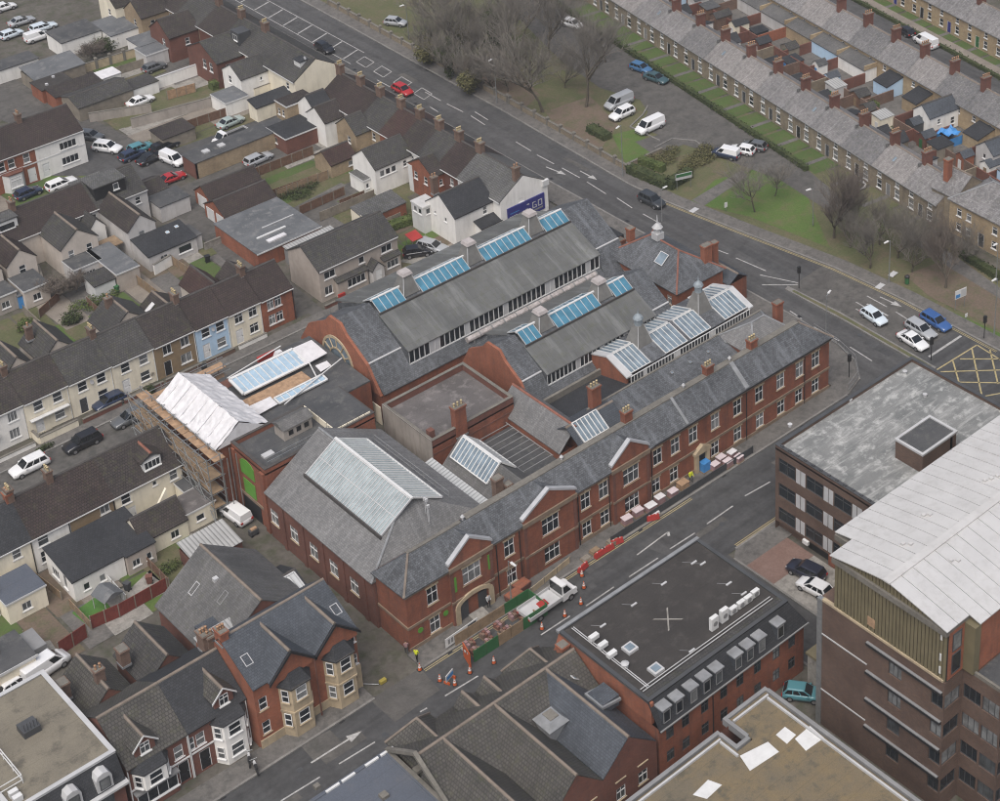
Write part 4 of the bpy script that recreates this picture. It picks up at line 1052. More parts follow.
for x0, y0, x1, y1 in [(19.9 - 19.5,10.9,36,10.9)]:
 for i in range(9): MB().tube((1.5 + i * 4.3,12.6,8.2),(1.5 + i * 4.3,12.6,9.7),.035,.035,5).build('roof_post', 'mid_grey', ph)
# long lagged duct in the valley
M['lagging'] = plain('duct_lagging', (0.34,0.31,0.3),0.7,0.35,2.2, grime=0.6)
dk = thing('ventilation_duct', 'long lagged silver duct lying in the valley between the two pool halls', 'duct', (32.8,33.5,-1.75))
d = MB()
for i in range(11): d.tube((-.4 + i * 1.9,0,7.2),(1.4 + i * 1.9,0,7.2),.4,.4,10)
d.build('duct', 'lagging', dk)
d = MB()
for i in range(11): d.tube((1.38 + i * 1.9,0,7.2),(1.52 + i * 1.9,0,7.2),.47,.47,10)
d.build('duct_collar', 'mid_grey', dk)
d = MB()
for i in range(6): d.box(.4 + i * 3.8,.6 + i * 3.8,-.35,.35,5.6,6.85)
d.build('duct_stand', 'mid_grey', dk)
ph2, L2, D2 = pool_hall('small_pool_hall', 'middle grey-roofed hall with blue ridge glazing and two roof ventilators', 31.0,54.6,18.9,32.6,3.6,2.0,6.3,9.2,34.0,51.6,
 [38.0,47.4], 1.9,30, dict(y=20.0, z=6.4, h=1.65, n=27, solid={7,13,19}))

# ---------------- hall with the glazed lantern roof
M['galv_pale'] = plain('pale_lead', (0.21,0.24,0.26),.5,.2,2.0)
lh = thing('lantern_hall', 'glass-roofed hall with two small lead cupolas behind the street range', 'building', (41.4,11.8,0))
walls(lh, 0,20.8,0,8.0,4.4, 'brick_red')
MB().hexa([(-.1,.7,4.2),(20.9,.7,4.2),(20.9,1.9,4.25),(-.1,1.9,4.25)], [(-.1,.7,4.32),(20.9,.7,4.32),(20.9,1.9,4.4),(-.1,1.9,4.4)]).build('gutter_roof', 'lead', lh)
gw = MB().prism([(1.9,3.2),(9.0,3.2),(9.0,5.4),(5.4,6.75),(1.9,5.4)], 'x', -.3,0); gw.build('gable_wall', 'brick_house', lh)
for s in (0,1):
 pr = [(1.7,5.4),(5.4,6.7),(5.4,6.9),(1.7,5.6)] if s == 0 else [(5.4,6.7),(9.1,5.4),(9.1,5.6),(5.4,6.9)]
 o = MB().prism(pr, 'x', -.4,.5).build('gable_coping', 'light_grey', lh); fix_normals(o.data)
 o = MB().prism(pr, 'x', 20.2,21.0).build('gable_coping', 'light_grey', lh); fix_normals(o.data)
segs = [(.5,3.7),(6.2,9.8),(10.4,13.8),(16.3,20.2)]
for a, b in segs:
 glazing(lh, (a, 2.0,5.55),(b - a, 0,0),(0,3.3,1.08), max(4, int((b - a) / .62)),1, 'glass_slate', 'white', .07, rim=.08)
 glazing(lh, (a, 5.5,6.63),(b - a, 0,0),(0,3.3,-1.08), max(4, int((b - a) / .62)),1, 'glass_slate', 'white', .07, rim=.08)
for a, b in [(3.7,6.2),(9.8,10.4),(13.8,16.3)]:
 MB().prism([(1.9,5.45),(5.4,6.6),(8.9,5.45),(8.9,5.6),(5.4,6.75),(1.9,5.6)], 'x', a, b).build('slate_panel', 'slate', lh)
n = 40; f = MB(); f.box(.2,20.4,1.62,1.72,4.4,4.52).box(.2,20.4,1.62,1.72,5.38,5.48)
for i in range(n + 1): f.box(.2 + i * .5,.28 + i * .5,1.6,1.7,4.5,5.4)
f.build('clerestory_frame', 'white', lh)
gm1 = MB().poly([(.08,0,0),(.5,0,0),(.5,0,.9),(.08,0,.9)])
g1, g2 = gm1.mesh('clerestory_pane', 'glass'), gm1.mesh('clerestory_panel', 'white')
for i in range(n):
 sld = i in (4,14,15,26,27)
 put('clerestory_panel' if sld else 'clerestory_pane', g2 if sld else g1, lh, (.2 + i * .5,1.64 if sld else 1.68,4.5))
for v in (4.9,15.0):
 m = MB(); c = 5.4; r0, r1 = 1.25,.5
 m.hexa([(v - r0, c - r0,6.2),(v + r0, c - r0,6.2),(v + r0, c + r0,6.2),(v - r0, c + r0,6.2)], [(v - r1, c - r1,8.9),(v + r1, c - r1,8.9),(v + r1, c + r1,8.9),(v - r1, c + r1,8.9)])
 o = m.build('cupola', 'vent_sheet', lh)
 MB().lathe(v, c, [(.5,8.9),(.5,9.7),(.66,9.75),(.66,9.82)], 8).build('cupola_lantern', 'galv_pale', o)
 MB().lathe(v, c, [(.68,9.82),(.55,10.1),(.26,10.35),(.1,10.5),(.07,10.9),(.02,11.2)], 8).build('cupola_dome', 'galv_pale', o)
 MB().tube((v - r0, c - r0,6.2),(v - r1, c - r1,8.9),.05,.05,5).tube((v + r0, c - r0,6.2),(v + r1, c - r1,8.9),.05,.05,5).build('cupola_edge', 'light_grey', o)
# broad slate slope between lantern hall and street range
bs = thing('rear_slate_range', 'mottled slate roof range lying between the street range and the glass-roofed hall', 'building', (33.5,5.4,0))
walls(bs, 0,28.3,0,6.2,3.9, 'brick_red')
solid_roof(bs, [(-.1,.2,4.2),(28.6,.2,4.2),(28.6,6.3,5.9),(-.1,6.3,5.9)], [(0,1,2,3)], 'slate', .2, 'roof')
MB().box(-.1,28.6,6.3,6.55,4.2,6.0).build('ridge_wall', 'coping', bs)
for i in range(5): skylight(bs, 12 + i * 3.0,5.0,5.6,.4,.4,16,0, 'glass_slate', 'mid_grey')
chimney(bs, .9,6.2,4.5,9.0,1.3,.9,3, 'brick_red', 'pot_buff')
MB().box(-3.6,0,4.0,6.0,3.0,5.4).build('link_wall', 'brick_red', bs)
yr = thing('yard_lean_to', 'pale hipped slate roof with square skylight at the end of the street range', 'building', (54.6,5.4,0))
walls(yr, 0,7.4,0,6.4,5.6, 'brick_red')
hip_roof(yr, 0,7.4,0,6.4,5.7,8.0, 'x', 'slate_pale', .15,2.6, rm='lead')
chimney(yr, 6.6,2.6,6.0,9.4,1.1,.8,0, 'brick_red')
MB().tube((.8,1.2,6.4),(.8,1.2,9.3),.05,.05,5).build('flue', 'light_grey', yr)

# ---------------- flat-roofed block in the middle of the site
fb = thing('flat_roof_block', 'square block with stained cement side wall and mauve flat roof amid the baths', 'building', (16.4,18.7,0))
walls(fb, 0,11.6,0,9.6,6.2, 'brick_red')
MB().box(-.05,0,-.05,9.6,-.3,7.15).build('rendered_wall', 'dirty_render', fb)
flat_roof(fb, 0,11.6,0,9.6,6.2, 'felt_mauve', .85,.3, 'brick_dark', 'coping')
chimney(fb, 4.1,.3,5.5,9.7,1.5,.9,3, 'brick_red', 'pot_buff')
MB().box(.5,1.2,1.0,1.7,6.2,7.5).build('roof_stack', 'brick_dark', fb)
MB().box(0,11.6,-.04,0,5.0,5.2).build('string_course', 'brick_dark', fb)
# ---------------- glazed ridge roof over the inner yard
g2 = thing('inner_glazed_hall', 'small hall with steep glazed ridge roof behind the street range', 'building', (16.2,5.3,0))
walls(g2,0,5.4,0,11.3,5.0, 'brick_dark')
gable_roof(g2,0,5.4,0,11.2,5.1,7.6, 'y', 'slate_warm', .1,0, ridge=None)
sl = 2.5 / 2.7
glazing(g2,(2.66,4.0,7.85),(0,6.6,0),(-1.9,0,-1.9 * sl),11,1, 'glass_slate', 'white', .09, rim=.13)
glazing(g2,(2.74,4.0,7.85),(0,6.6,0),(1.9,0,-1.9 * sl),11,1, 'glass_slate', 'white', .09, rim=.13)
MB().box(2.58,2.82,3.9,10.7,7.9,8.08).build('ridge_beam', 'white', g2)
chimney(g2,-.1,.9,5.0,9.3,1.0,.8,0, 'brick_old'); chimney(g2,.9,.4,5.0,8.2,.7,.7,0, 'brick_old')
wsx = thing('corrugated_canopy', 'strip of pale corrugated plastic roofing beside the west hall', 'canopy', (14.3,8.0,0))
for i in range(12):
 MB().hexa([(0, i * .87,4.75),(1.75, i * .87,5.1),(1.75, i * .87 + .84,5.1),(0, i * .87 + .84,4.75)], [(0, i * .87,4.82),(1.75, i * .87,5.17),(1.75, i * .87 + .84,5.17),(0, i * .87 + .84,4.82)]).build('sheet', 'corrug', wsx)
MB().box(-.1,1.9,-.1,10.5,4.5,4.66).build('frame', 'mid_grey', wsx)
# ---------------- L-shaped slate roof with square rooflight
ls = thing('inner_slate_wing', 'brick wing with grey slate gable roof and square rooflight in the yard', 'building', (27.2,5.5,0))
walls(ls, 0,4.8,3.8,15.0,4.4, 'brick_house', [('W', 12.5 - 3.8,2.2,.9,1.2, 'case2', {'sill': 'bath'}),('W', 9.6 - 3.8,2.2,.9,1.2, 'case2', {'sill': 'bath'}),('W', 6.4 - 3.8,2.2,.9,1.2, 'case2', {'sill': 'bath'})])
gable_roof(ls, 0,4.8,3.8,15.2,4.5,6.9, 'y', 'slate_pale', .15,.05, ridge='ridge_red')
walls(ls, 1.6,8.3,.6,8.0,4.3, 'brick_red', name='annex_wall')
gable_roof(ls, 1.4,8.3,.6,8.0,4.5,7.0, 'x', 'slate_blue', .1,.05, ridge='ridge')
glazing(ls, (2.2,2.1,5.68),(3.6,0,0),(0,2.2,1.49),6,1, 'glass_slate', 'white', .1, rim=.12)
glazing(ls, (-1.6,1.0,4.5),(3.0,0,0),(0,1.7,.1),4,1, 'glass_sky', 'light_grey', .1, rim=.15)
MB().box(-5.7,-.02,.6,13.1,3.0,3.3).build('yard_roof', 'felt_dark', ls)
gr = MB()
for i in range(9): gr.tube((-4.8,4.6 + i * 1.0,4.2),(-.6,4.6 + i * 1.0,4.2),.05,.05,5)
gr.tube((-4.8,4.4,4.2),(-4.8,13.0,4.2),.06,.06,5).tube((-.6,4.4,4.2),(-.6,13.0,4.2),.06,.06,5)
gr.build('yard_canopy_frame', 'mid_grey', ls)
lo = thing('low_slate_link', 'low dark slate lean-to roof between the two inner halls', 'building', (32.0,12.0,0))
walls(lo, 0,9.2,0,6.6,3.0, 'brick_red')
solid_roof(lo, [(0,-.1,5.0),(9.3,-.1,5.0),(9.3,6.7,3.4),(0,6.7,3.4)], [(0,1,2,3)], 'slate_black', .15, 'roof')
MB().box(0,9.3,6.4,6.75,3.0,4.3).build('parapet', 'coping', lo)

# ---------------- caretaker's house at the back corner
ch = thing('caretaker_house', 'small red brick hipped-roof house with lead cupola beside the main road', 'house', (57.4,22.4,0))
walls(ch, 0,8.2,0,13.4,5.6, 'brick_house', [('W', 1.4,3.4,.8,1.3, 'cross', {'sill': 'bath'}),('W', 4.2,3.4,.8,1.3, 'cross', {'sill': 'bath'}),('W', 10.8,3.0,1.2,1.5, 'case2', {'sill': 'bath'}),('W', 1.3,.9,.8,1.3, 'cross', {'sill': 'bath'})])
hip_roof(ch, 0,8.2,0,13.4,5.7,8.6, 'y', 'slate', .3,4.0, rm='ridge_red')
skylight(ch, 2.2,5.2,7.62,1.5,1.7,39, R(-90), 'glass_slate', 'white')
MB().box(3.5,4.7,7.4,8.6,8.6,9.6).build('cupola_base', 'light_grey', ch)
MB().lathe(4.1,8.0, [(.5,9.6),(.5,10.3),(.75,10.35),(.45,10.7),(.12,11.0),(.04,12.2)], 8).build('cupola', 'light_grey', ch)
chimney(ch, 3.6,12.9,6.0,8.4,.9,.8,0, 'brick_house'); chimney(ch, 6.8,1.6,6.0,9.3,1.3,.8,0, 'brick_house'); chimney(ch, 9.0,2.4,4.0,8.4,.8,.7,0, 'brick_house')
walls(ch, 8.2,11.4,-1.2,4.5,3.6, 'brick_red', name='side_wall')
gable_roof(ch, 8.2,11.4,-1.2,4.5,3.6,4.6, 'y', 'slate_blue', .1,.1)
gwl = thing('site_boundary_wall', 'low red brick boundary wall along the main road behind the caretaker house', 'wall', (60.5,36.0,0))
for x0, y0, x1, y1 in [(0,0,5.2,.3),(4.9,.3,5.2,12),(4.9,-13.5,5.2,-.0)]: MB().box(x0, x1, y0, y1,0,1.7).build('wall', 'brick_house', gwl); MB().box(x0 - .04, x1 + .04, y0 - .04, y1 + .04,1.7,1.8).build('coping', 'coping', gwl)
chimney(gwl, 2.6,4.0,0,3.6,.9,.8,0, 'brick_house')
MB().box(0.2,4.8,5.8,11.6,0,2.6).build('lean_to', 'slate_black', gwl)

# ================================================================== HOUSES
def house(name, label, x0, x1, y0, y1, e, r, axis, wall, roof, wins=(), chims=(), cat='house', group=None, oh=.25, og=0.0, rpos=.5, ridge='ridge_dark', rz=0.0, fm='upvc', gut='white', rot0=None, sill='upvc', party=True):
 t = thing(name, label, cat, (x0, y0,0) if rot0 is None else (*rot0,0), rz, group)
 L, D = x1 - x0, y1 - y0
 walls(t, 0, L, 0, D, e, wall, wins, r, axis, rpos=rpos, fm=fm, sill=sill)
 gable_roof(t, 0, L, 0, D, e, r, axis, roof, oh, og, rpos=rpos, ridge=ridge)
 for c in chims: chimney(t, *c[:4], **(c[4] if len(c) > 4 else {}))
 if gut:
  if axis == 'x': gutter(t, 0, L, -oh, e - (r - e) / (D * rpos) * oh + .06, gut)
  else: gutter(t, 0, D, -oh, e - (r - e) / (L * rpos) * oh + .06, gut, 'y')
 return t
def wing(t, x0, x1, y0, y1, e, r, axis, wall, roof, wins=(), oh=.18, og=.1, rpos=.5, ridge='ridge_dark', name='wing'):
 walls(t, x0, x1, y0, y1, e, wall, wins, r, axis, rpos=rpos, name=name + '_wall')
 return gable_roof(t, x0, x1, y0, y1, e, r, axis, roof, oh, og, rpos=rpos, ridge=ridge, name=name + '_roof')
def leanto(t, x0, x1, y0, y1, zl, zh, down, wall, roof, wins=(), name='lean_to', oh=.15):
 """single-pitch extension; down = side the roof falls to: S, W, N, E"""
 walls(t, x0, x1, y0, y1, zl, wall, wins, name=name + '_wall')
 Z = {'S': (zl, zl, zh, zh), 'N': (zh, zh, zl, zl), 'W': (zl, zh, zh, zl), 'E': (zh, zl, zl, zh)}[down]
 q = [(x0, y0),(x1, y0),(x1, y1),(x0, y1)]
 m = MB()
 for i in range(4):
  j = (i + 1) % 4
  m.poly([(*q[i], zl - .01),(*q[j], zl - .01),(*q[j], Z[j]),(*q[i], Z[i])])
 m.build(name + '_cheek', wall, t)
 qq = [(x0 - oh, y0 - oh),(x1 + oh, y0 - oh),(x1 + oh, y1 + .02),(x0 - oh, y1 + .02)]
 return solid_roof(t, [(a, b, z + .14) for (a, b), z in zip(qq, Z)], [(0,1,2,3)], roof, .13, name + '_roof')
def flat_ext(t, x0, x1, y0, y1, z, wall, roof, wins=(), name='extension', edge='white'):
 walls(t, x0, x1, y0, y1, z, wall, wins, name=name + '_wall')
 MB().box(x0 - .1, x1 + .1, y0 - .1, y1, z, z + .14).build(name + '_roof', roof, t)
 MB().box(x0 - .13, x1 + .13, y0 - .13, y0 - .1, z - .06, z + .17).box(x0 - .13, x0 - .1, y0 - .1, y1, z - .06, z + .17).build(name + '_fascia', edge, t)
def dish(t, x, y, z):
 MB().lathe(0,0, [(.02,0),(.2,.03),(.3,.1)], 10).build('satellite_dish', 'light_grey', t, (x, y, z)).rotation_euler = (R(60),0, R(30))
S2 = lambda us, zs, w=1.1, h=1.25, st='case2', **k: [('S', u, z, w, h, st, k) for u in us for z in zs]
W2_ = lambda us, zs, w=.9, h=1.2, st='sash', **k: [('W', u, z, w, h, st, k) for u in us for z in zs]

# ---------------- terrace along the street behind the baths (fronts face the street)
T1 = [(-22.6,-17.2, 'white_render', 'tile_brown2', 'white rendered terraced house, leftmost on the street behind the baths'),
 (-17.2,-11.7, 'white_render', 'tile_brown', 'off-white terraced house with white front door, left end of the street'),
 (-11.7,-6.2, 'cream_render', 'tile_brown', 'cream terraced house with low cream garden wall in front'),
 (-6.2,-0.7, 'cream_render', 'tile_grey', 'cream terraced house with brown tiled roof, two doors left of the brown one'),
 (-0.7,4.8, 'cream_render', 'tile_grey', 'pale cream terraced house directly left of the brown pebbledashed house'),
 (4.8,10.3, 'brown_render', 'tile_brown', 'brown pebbledashed terraced house left of the pale blue house'),
 (10.3,14.9, 'blue_render', 'tile_brown2', 'pale blue rendered terraced house with white doors'),
 (14.9,19.5, 'cream_render', 'tile_brown2', 'ivory terraced house between the blue and the red brick one'),
 (19.5,24.2, 'brick_house', 'tile_brown2', 'red brick end-of-terrace house right of the ivory house')]
for i, (a, b, wm, rm, lb) in enumerate(T1):
 y0 = 61.1 - 0.035 * (a + 15); L = b - a
 st = ['case2', 'case3', 'sash', 'sash', 'sash', 'case2', 'sash', 'case2t', 'case2'][i]
 ws = S2([L * .3, L * .74], [3.15], 1.15,1.3, st) + [('S', L * .72,.75,1.25 if i != 5 else 1.5,1.35, st)] + [('S', L * .26,.1,1.0,2.1, 'door', {'c': ['upvc', 'upvc', 'upvc', 'dark_grey', 'upvc', 'black', 'upvc', 'upvc', 'dark_grey'][i]})]
 if i == 8: ws = S2([1.3,2.4], [3.1,.8], .95,1.45, 'case2t')
 t = house('terraced_house', lb, a, b, y0, y0 + 7.6,4.9,7.35, 'x', wm, rm, ws, group='terraced houses on the street behind the baths', rpos=.5)
 if i in (1,3,5,7): chimney(t, L - .1,3.8,6.9,8.7,1.1,.7,3, 'brick_old', 'pot_buff', 'y')
 if i in (3,6): dish(t, L * .5,-.1,3.9)
 pipe(t, L - .15,-.1,0,4.7, 'white' if i != 8 else 'black')
 if i == 1: MB().box(.4,2.0,-.75,-.05,2.35,2.5).build('door_canopy', 'white', t)
 if i == 2: MB().box(.3, L - .4,-.6,-.05,2.3,2.42).build('door_canopy', 'white', t)
 # rear wings
 if i in (2,3): wing(t, 1.0 if i == 2 else .2, L - .6,7.4,13.4 if i == 3 else 12.5,4.2,6.4, 'y', 'pink_render', 'tile_grey', ridge='ridge')
 if i == 5: wing(t, -2.2,3.6,7.4,12.6,4.0,6.3, 'y', 'pink_render', 'tile_grey', ridge='ridge')
 if i == 3: chimney(t, .9,11.5,5.2,7.4,.8,.6,1, 'brick_old')
 if i == 5: chimney(t, 0,11.0,5.0,7.2,.8,.6,1, 'brick_old')
 if i == 6:
  r_ = wing(t, -1.8,3.4,7.4,12.0,2.8,4.6, 'y', 'white_render', 'tile_brown', ridge='ridge'); skylight(t, -.8,10.0,3.85,.7,1.5,35, R(-90), 'sheeting', 'white')
  flat_ext(t, 3.6,4.5,7.7,11.0,2.6, 'white_render', 'roof_white')
 if i == 7: wing(t, .6,4.4,7.4,13.4,3.2,5.2, 'y', 'pink_render', 'tile_red', ridge='ridge_dark')
 if i == 8: wing(t, .4,4.2,7.4,12.0,3.0,4.6, 'y', 'brick_dark', 'tile_brown', ridge='ridge_dark')

# ---------------- terrace on the near side of that street (backs face the camera)
T2 = [(-34.0,-27.6, 'cream_render', 'slate_black', 'cream house back with near-black roof at the left edge of the picture'),
 (-27.6,-21.7, 'cream_render', 'slate_black', 'cream house back with black slate roof left of the white one'),
 (-21.7,-17.4, 'white_render', 'tile_brown2', 'white rendered house back with brown roof and long grey-roofed extension'),
 (-17.4,-12.2, 'brown_render', 'tile_brown2', 'tan house back with dark brown roof, third from the alley'),
 (-12.2,-3.9, 'cream_render', 'tile_brown', 'cream end house with box dormer beside the scaffold')]
for i, (a, b, wm, rm, lb) in enumerate(T2):
 L = b - a; ws = S2([L * .25, L * .7], [3.0], .95,1.25, 'sash')
 if i == 2: ws = S2([1.2], [3.0,.8], 1.2,1.5, 'sash')
 if i == 3: ws = S2([4.0], [3.1], 1.1,1.3, 'case2')
 if i == 4: ws = [('S', 7.1,2.9,.95,1.4, 'sash'),('S', 4.8,3.4,.5,.6, 'plain'),('S', 1.3,2.9,1.1,1.3, 'sash'),('S', 1.7,.1,1.0,2.1, 'door')]
 t = house('terraced_house', lb, a, b, 38.4,46.0,4.6,7.75, 'x', wm, rm, ws, group='terraced houses seen from the back')
 if i in (1,3): chimney(t, .1 if i == 3 else L, 3.8,7.2,9.2,1.0,.7,3, 'brick_old', 'pot_buff', 'y')
 if i == 1: chimney(t, L - .2,3.8,7.2,8.8,.9,.7,2, 'brick_house', 'pot', 'y')
 pipe(t, L - .15,-.1,0,4.4, 'black')
 if i == 2:
  leanto(t, .7,6.5,-7.2,-1.0,2.6,3.5, 'S', 'white_render', 'slate_black', [('S', 1.4,.8,.7,.9, 'plain'),('S', 3.2,.8,.7,.9, 'plain'),('W', 2.0,.6,.8,1.8, 'plain'),('W', 4.2,.7,1.6,1.2, 'case3')], 'extension')
 if i == 3:
  leanto(t, 2.3,5.6,-7.6,-1.0,2.6,3.5, 'S', 'beige_render', 'slate_black', [('S', 1.0,.8,.9,.9, 'case2'),('S', 2.5,.8,.6,.9, 'plain')], 'extension')
 if i == 4:
  wing(t, -.4,5.0,-6.3,-2.2,2.3,4.2, 'x', 'cream_render', 'tile_brown', [('S', 3.8,.6,1.0,1.0, 'case2')], name='extension')
  MB().prism([(2.7,2.4),(4.6,2.4),(4.6,4.9)], 'y', -3.2,-2.9).build('wing_wall', 'cream_render', t)
  flat_ext(t, 5.1,8.6,-6.0,-2.6,2.5, 'cream_render', 'felt_mauve', [('S', 1.6,.9,1.0,.8, 'plain')])
  flat_ext(t, 6.9,8.9,-2.5,-.3,2.6, 'cream_render', 'felt_dark')
  # dormer
  MB().box(4.1,6.3,.7,3.0,5.0,6.55).build('dormer_wall', 'white', t)
  gable_roof(t, 3.9,6.5,.6,3.6,6.5,7.3, 'y', 'tile_brown', .1,.1, name='dormer_roof', ridge='ridge_red')
  window(t, 5.2,.6,5.35,0,1.9,1.0, 'case4')
 if i == 1: flat_ext(t, .2,4.4,-5.5,-1.0,2.6, 'cream_render', 'felt_blue', [('S', 2.0,.8,1.0,1.0, 'case2')]); leanto(t, -2.2,.1,-3.4,-.1,2.6,3.4, 'W', 'white_render', 'slate_black')
sh = thing('garden_annex', 'long cream annex with dark felt roof at the left edge of the picture', 'shed', (-36.0,24.0,0))
walls(sh, 0,7.4,0,4.8,2.6, 'cream_render', [('S', 6.3,1.0,.9,.6, 'case2')])
MB().box(-.1,7.6,-.1,4.9,2.6,2.76).build('roof', 'felt_dark', sh); MB().box(-.14,7.64,-.16,-.1,2.5,2.82).build('fascia', 'white', sh)
MB().box(4.6,5.0,2.6,3.1,2.76,3.1).build('red_tub', 'red', sh); MB().box(7.6,9.2,1.4,4.6,0,2.1).build('side_store', 'mid_grey', sh)
cs = thing('corrugated_shed', 'brick shed with pale corrugated sheet roof beside the alley', 'shed', (-10.2,24.8,0))
walls(cs, 0,5.4,0,3.8,2.1, 'brick_dark')
for i in range(6): MB().hexa([(i * .93 - .1,-.2,2.15),(i * .93 + .8,-.2,2.15),(i * .93 + .8,4.0,2.75),(i * .93 - .1,4.0,2.75)], [(i * .93 - .1,-.2,2.22),(i * .93 + .8,-.2,2.22),(i * .93 + .8,4.0,2.82),(i * .93 - .1,4.0,2.82)]).build('roof_sheet', 'corrug_v', cs)

# ---------------- row of houses further back, seen from behind
T3 = [(-6.5,0.2, 'pink_render', 'tile_brown2', 'pinkish house back at far left with brown roof'),
 (0.2,6.0, 'pink_render', 'tile_brown2', 'rendered house back with brown roof and white box dormer'),
 (6.0,12.9, 'pink_render', 'tile_brown2', 'house back with wide pinkish gabled wing and flat-roofed kitchens'),
 (12.9,16.0, 'grey_render', 'tile_brown2', 'narrow grey house back beside the wide pinkish gable'),
 (16.0,23.6, 'grey_render', 'tile_grey', 'grey rendered house back with black dormer and long slate-roofed extension')]
for i, (a, b, wm, rm, lb) in enumerate(T3):
 L = b - a; y0, y1 = 96.6,104.4
 t = house('terraced_house', lb, a, b, y0, y1,4.7,7.2, 'x', wm, rm, S2([L * .8], [2.9], .8,1.1, 'sash'), group='row of houses with back extensions')
 if i in (0,2): chimney(t, .1,3.9,6.8,8.6,.9,.7,2, 'brick_old', 'pot', 'y')
 if i == 1:
  MB().box(2.0,5.4,1.6,4.0,5.4,7.2).build('dormer', 'white', t); MB().box(1.8,5.6,1.5,4.1,7.2,7.36).build('dormer_roof', 'tile_grey2', t); window(t, 3.9,1.52,5.9,0,2.0,.8, 'case3', 'black')
  wing(t, .4,4.4,-5.0,0,4.4,6.2, 'y', 'pink_render', 'tile_brown2', [('S', 2.0,2.6,.9,1.2, 'sash'),('S', 2.0,.8,.9,1.1, 'sash')], ridge='ridge')
  flat_ext(t, .3,3.6,-9.5,-5.0,2.6, 'pink_render', 'felt_dark', [('S', 1.6,.7,1.1,1.0, 'case2')])
 if i == 0: wing(t, 3.2,6.4,-5.0,0,4.4,6.2, 'y', 'pink_render', 'tile_brown2', [('S', 1.5,2.6,.9,1.2, 'sash')], ridge='ridge'); flat_ext(t, 3.2,6.4,-8.4,-5.0,2.6, 'dirty_render', 'felt_dark', [('S', 1.6,.7,1.1,1.0, 'case2')])
 if i == 2:
  wing(t, 1.6,6.8,-6.2,0,4.4,6.5, 'y', 'pink_render', 'tile_grey', [('S', 1.3,2.5,.8,1.3, 'sash'),('S', 3.9,2.5,.8,1.3, 'sash')], ridge='ridge')
  flat_ext(t, 1.5,5.4,-9.5,-6.2,2.7, 'grey_render', 'felt_dark', [('S', 2.0,.9,1.8,.9, 'case4')], 'kitchen')
  flat_ext(t, 5.0,8.2,-14.5,-6.2,2.7, 'beige_render', 'felt_grey', [], 'utility')
  leanto(t, 1.9,4.8,-14.2,-11.2,2.1,2.5, 'S', 'white', 'tile_grey', [], 'veranda')
 if i == 3: wing(t, .3,2.6,-3.0,0,3.6,5.0, 'y', 'white_render', 'tile_grey', ridge=None); MB().box(.2,3.0,-7.0,-4.4,2.2,2.36).build('pergola_roof', 'timber', t)
 if i == 4:
  MB().box(.4,5.0,.8,3.2,5.2,7.3).build('dormer', 'black', t); MB().box(.2,5.2,.6,4.2,7.3,7.48).build('dormer_roof', 'tile_grey2', t); window(t, 3.6,.72,6.0,0,.8,1.0, 'plain')
  wing(t, .2,4.2,-8.4,0,4.4,6.3, 'y', 'grey_render', 'tile_brown', [('S', 1.9,2.5,.9,1.3, 'sash', {'fm': 'upvc'})], ridge='ridge')
  leanto(t, .4,7.6,-13.0,-8.4,2.3,3.1, 'S', 'grey_render', 'slate_black', [('S', 2.2,1.0,1.1,.7, 'case2'),('S', 5.4,.8,2.0,1.1, 'plain')], 'extension')
  skylight(t, 5.0,-10.0,2.95,.5,.5,10,0, 'glass_sky', 'white'); skylight(t, 6.6,-9.6,3.0,.5,.5,10,0, 'glass_sky', 'white')

# ---------------- older terrace beyond with the white gabled end
for a, b, wm, lb in [(-3.0,5.0, 'brick_house', 'red brick bay-windowed house cut by the left edge'),(5.0,11.0, 'brick_house', 'red brick house with white two-storey bay, second from left edge'),
     (11.0,17.4, 'brick_house', 'red brick house with white bay window next to the white end house'),(17.4,25.0, 'white_render', 'white rendered end house with two rows of wide windows')]:
 L = b - a; w_ = wm == 'white_render'
 ws = (S2([5.0], [3.4,.9], 2.6,1.2, 'case4') + [('S', 1.2,.1,1.1,2.2, 'door')]) if w_ else (S2([1.2,2.7,5.0], [3.5], 1.0,1.5, 'sash') + [('S', L - 1.0,.1,1.2,2.3, 'door')])
 t = house('terraced_house', lb, a, b, 118.0,126.4,5.5,8.2, 'x', wm, 'tile_brown2', ws, group='terrace with bay windows at far left')
 if not w_:
  m = MB(); m.prism([(1.0,0),(1.6,-.9),(3.6,-.9),(4.2,0)], 'z', -.2,2.9); m.build('bay', 'white', t)
  MB().prism([(.9,0),(1.5,-1.05),(3.7,-1.05),(4.3,0)], 'z', 2.9,3.1).build('bay_roof', 'brick_dark', t)
  window(t, 2.6,-.97,.8,0,1.6,1.6, 'case2t')
 chimney(t, .1,4.2,7.6,9.6,1.0,.7,2, 'brick_old', 'pot', 'y')
 MB().box(0, L, -.04,0,2.95,3.15).build('string_course', 'white', t)

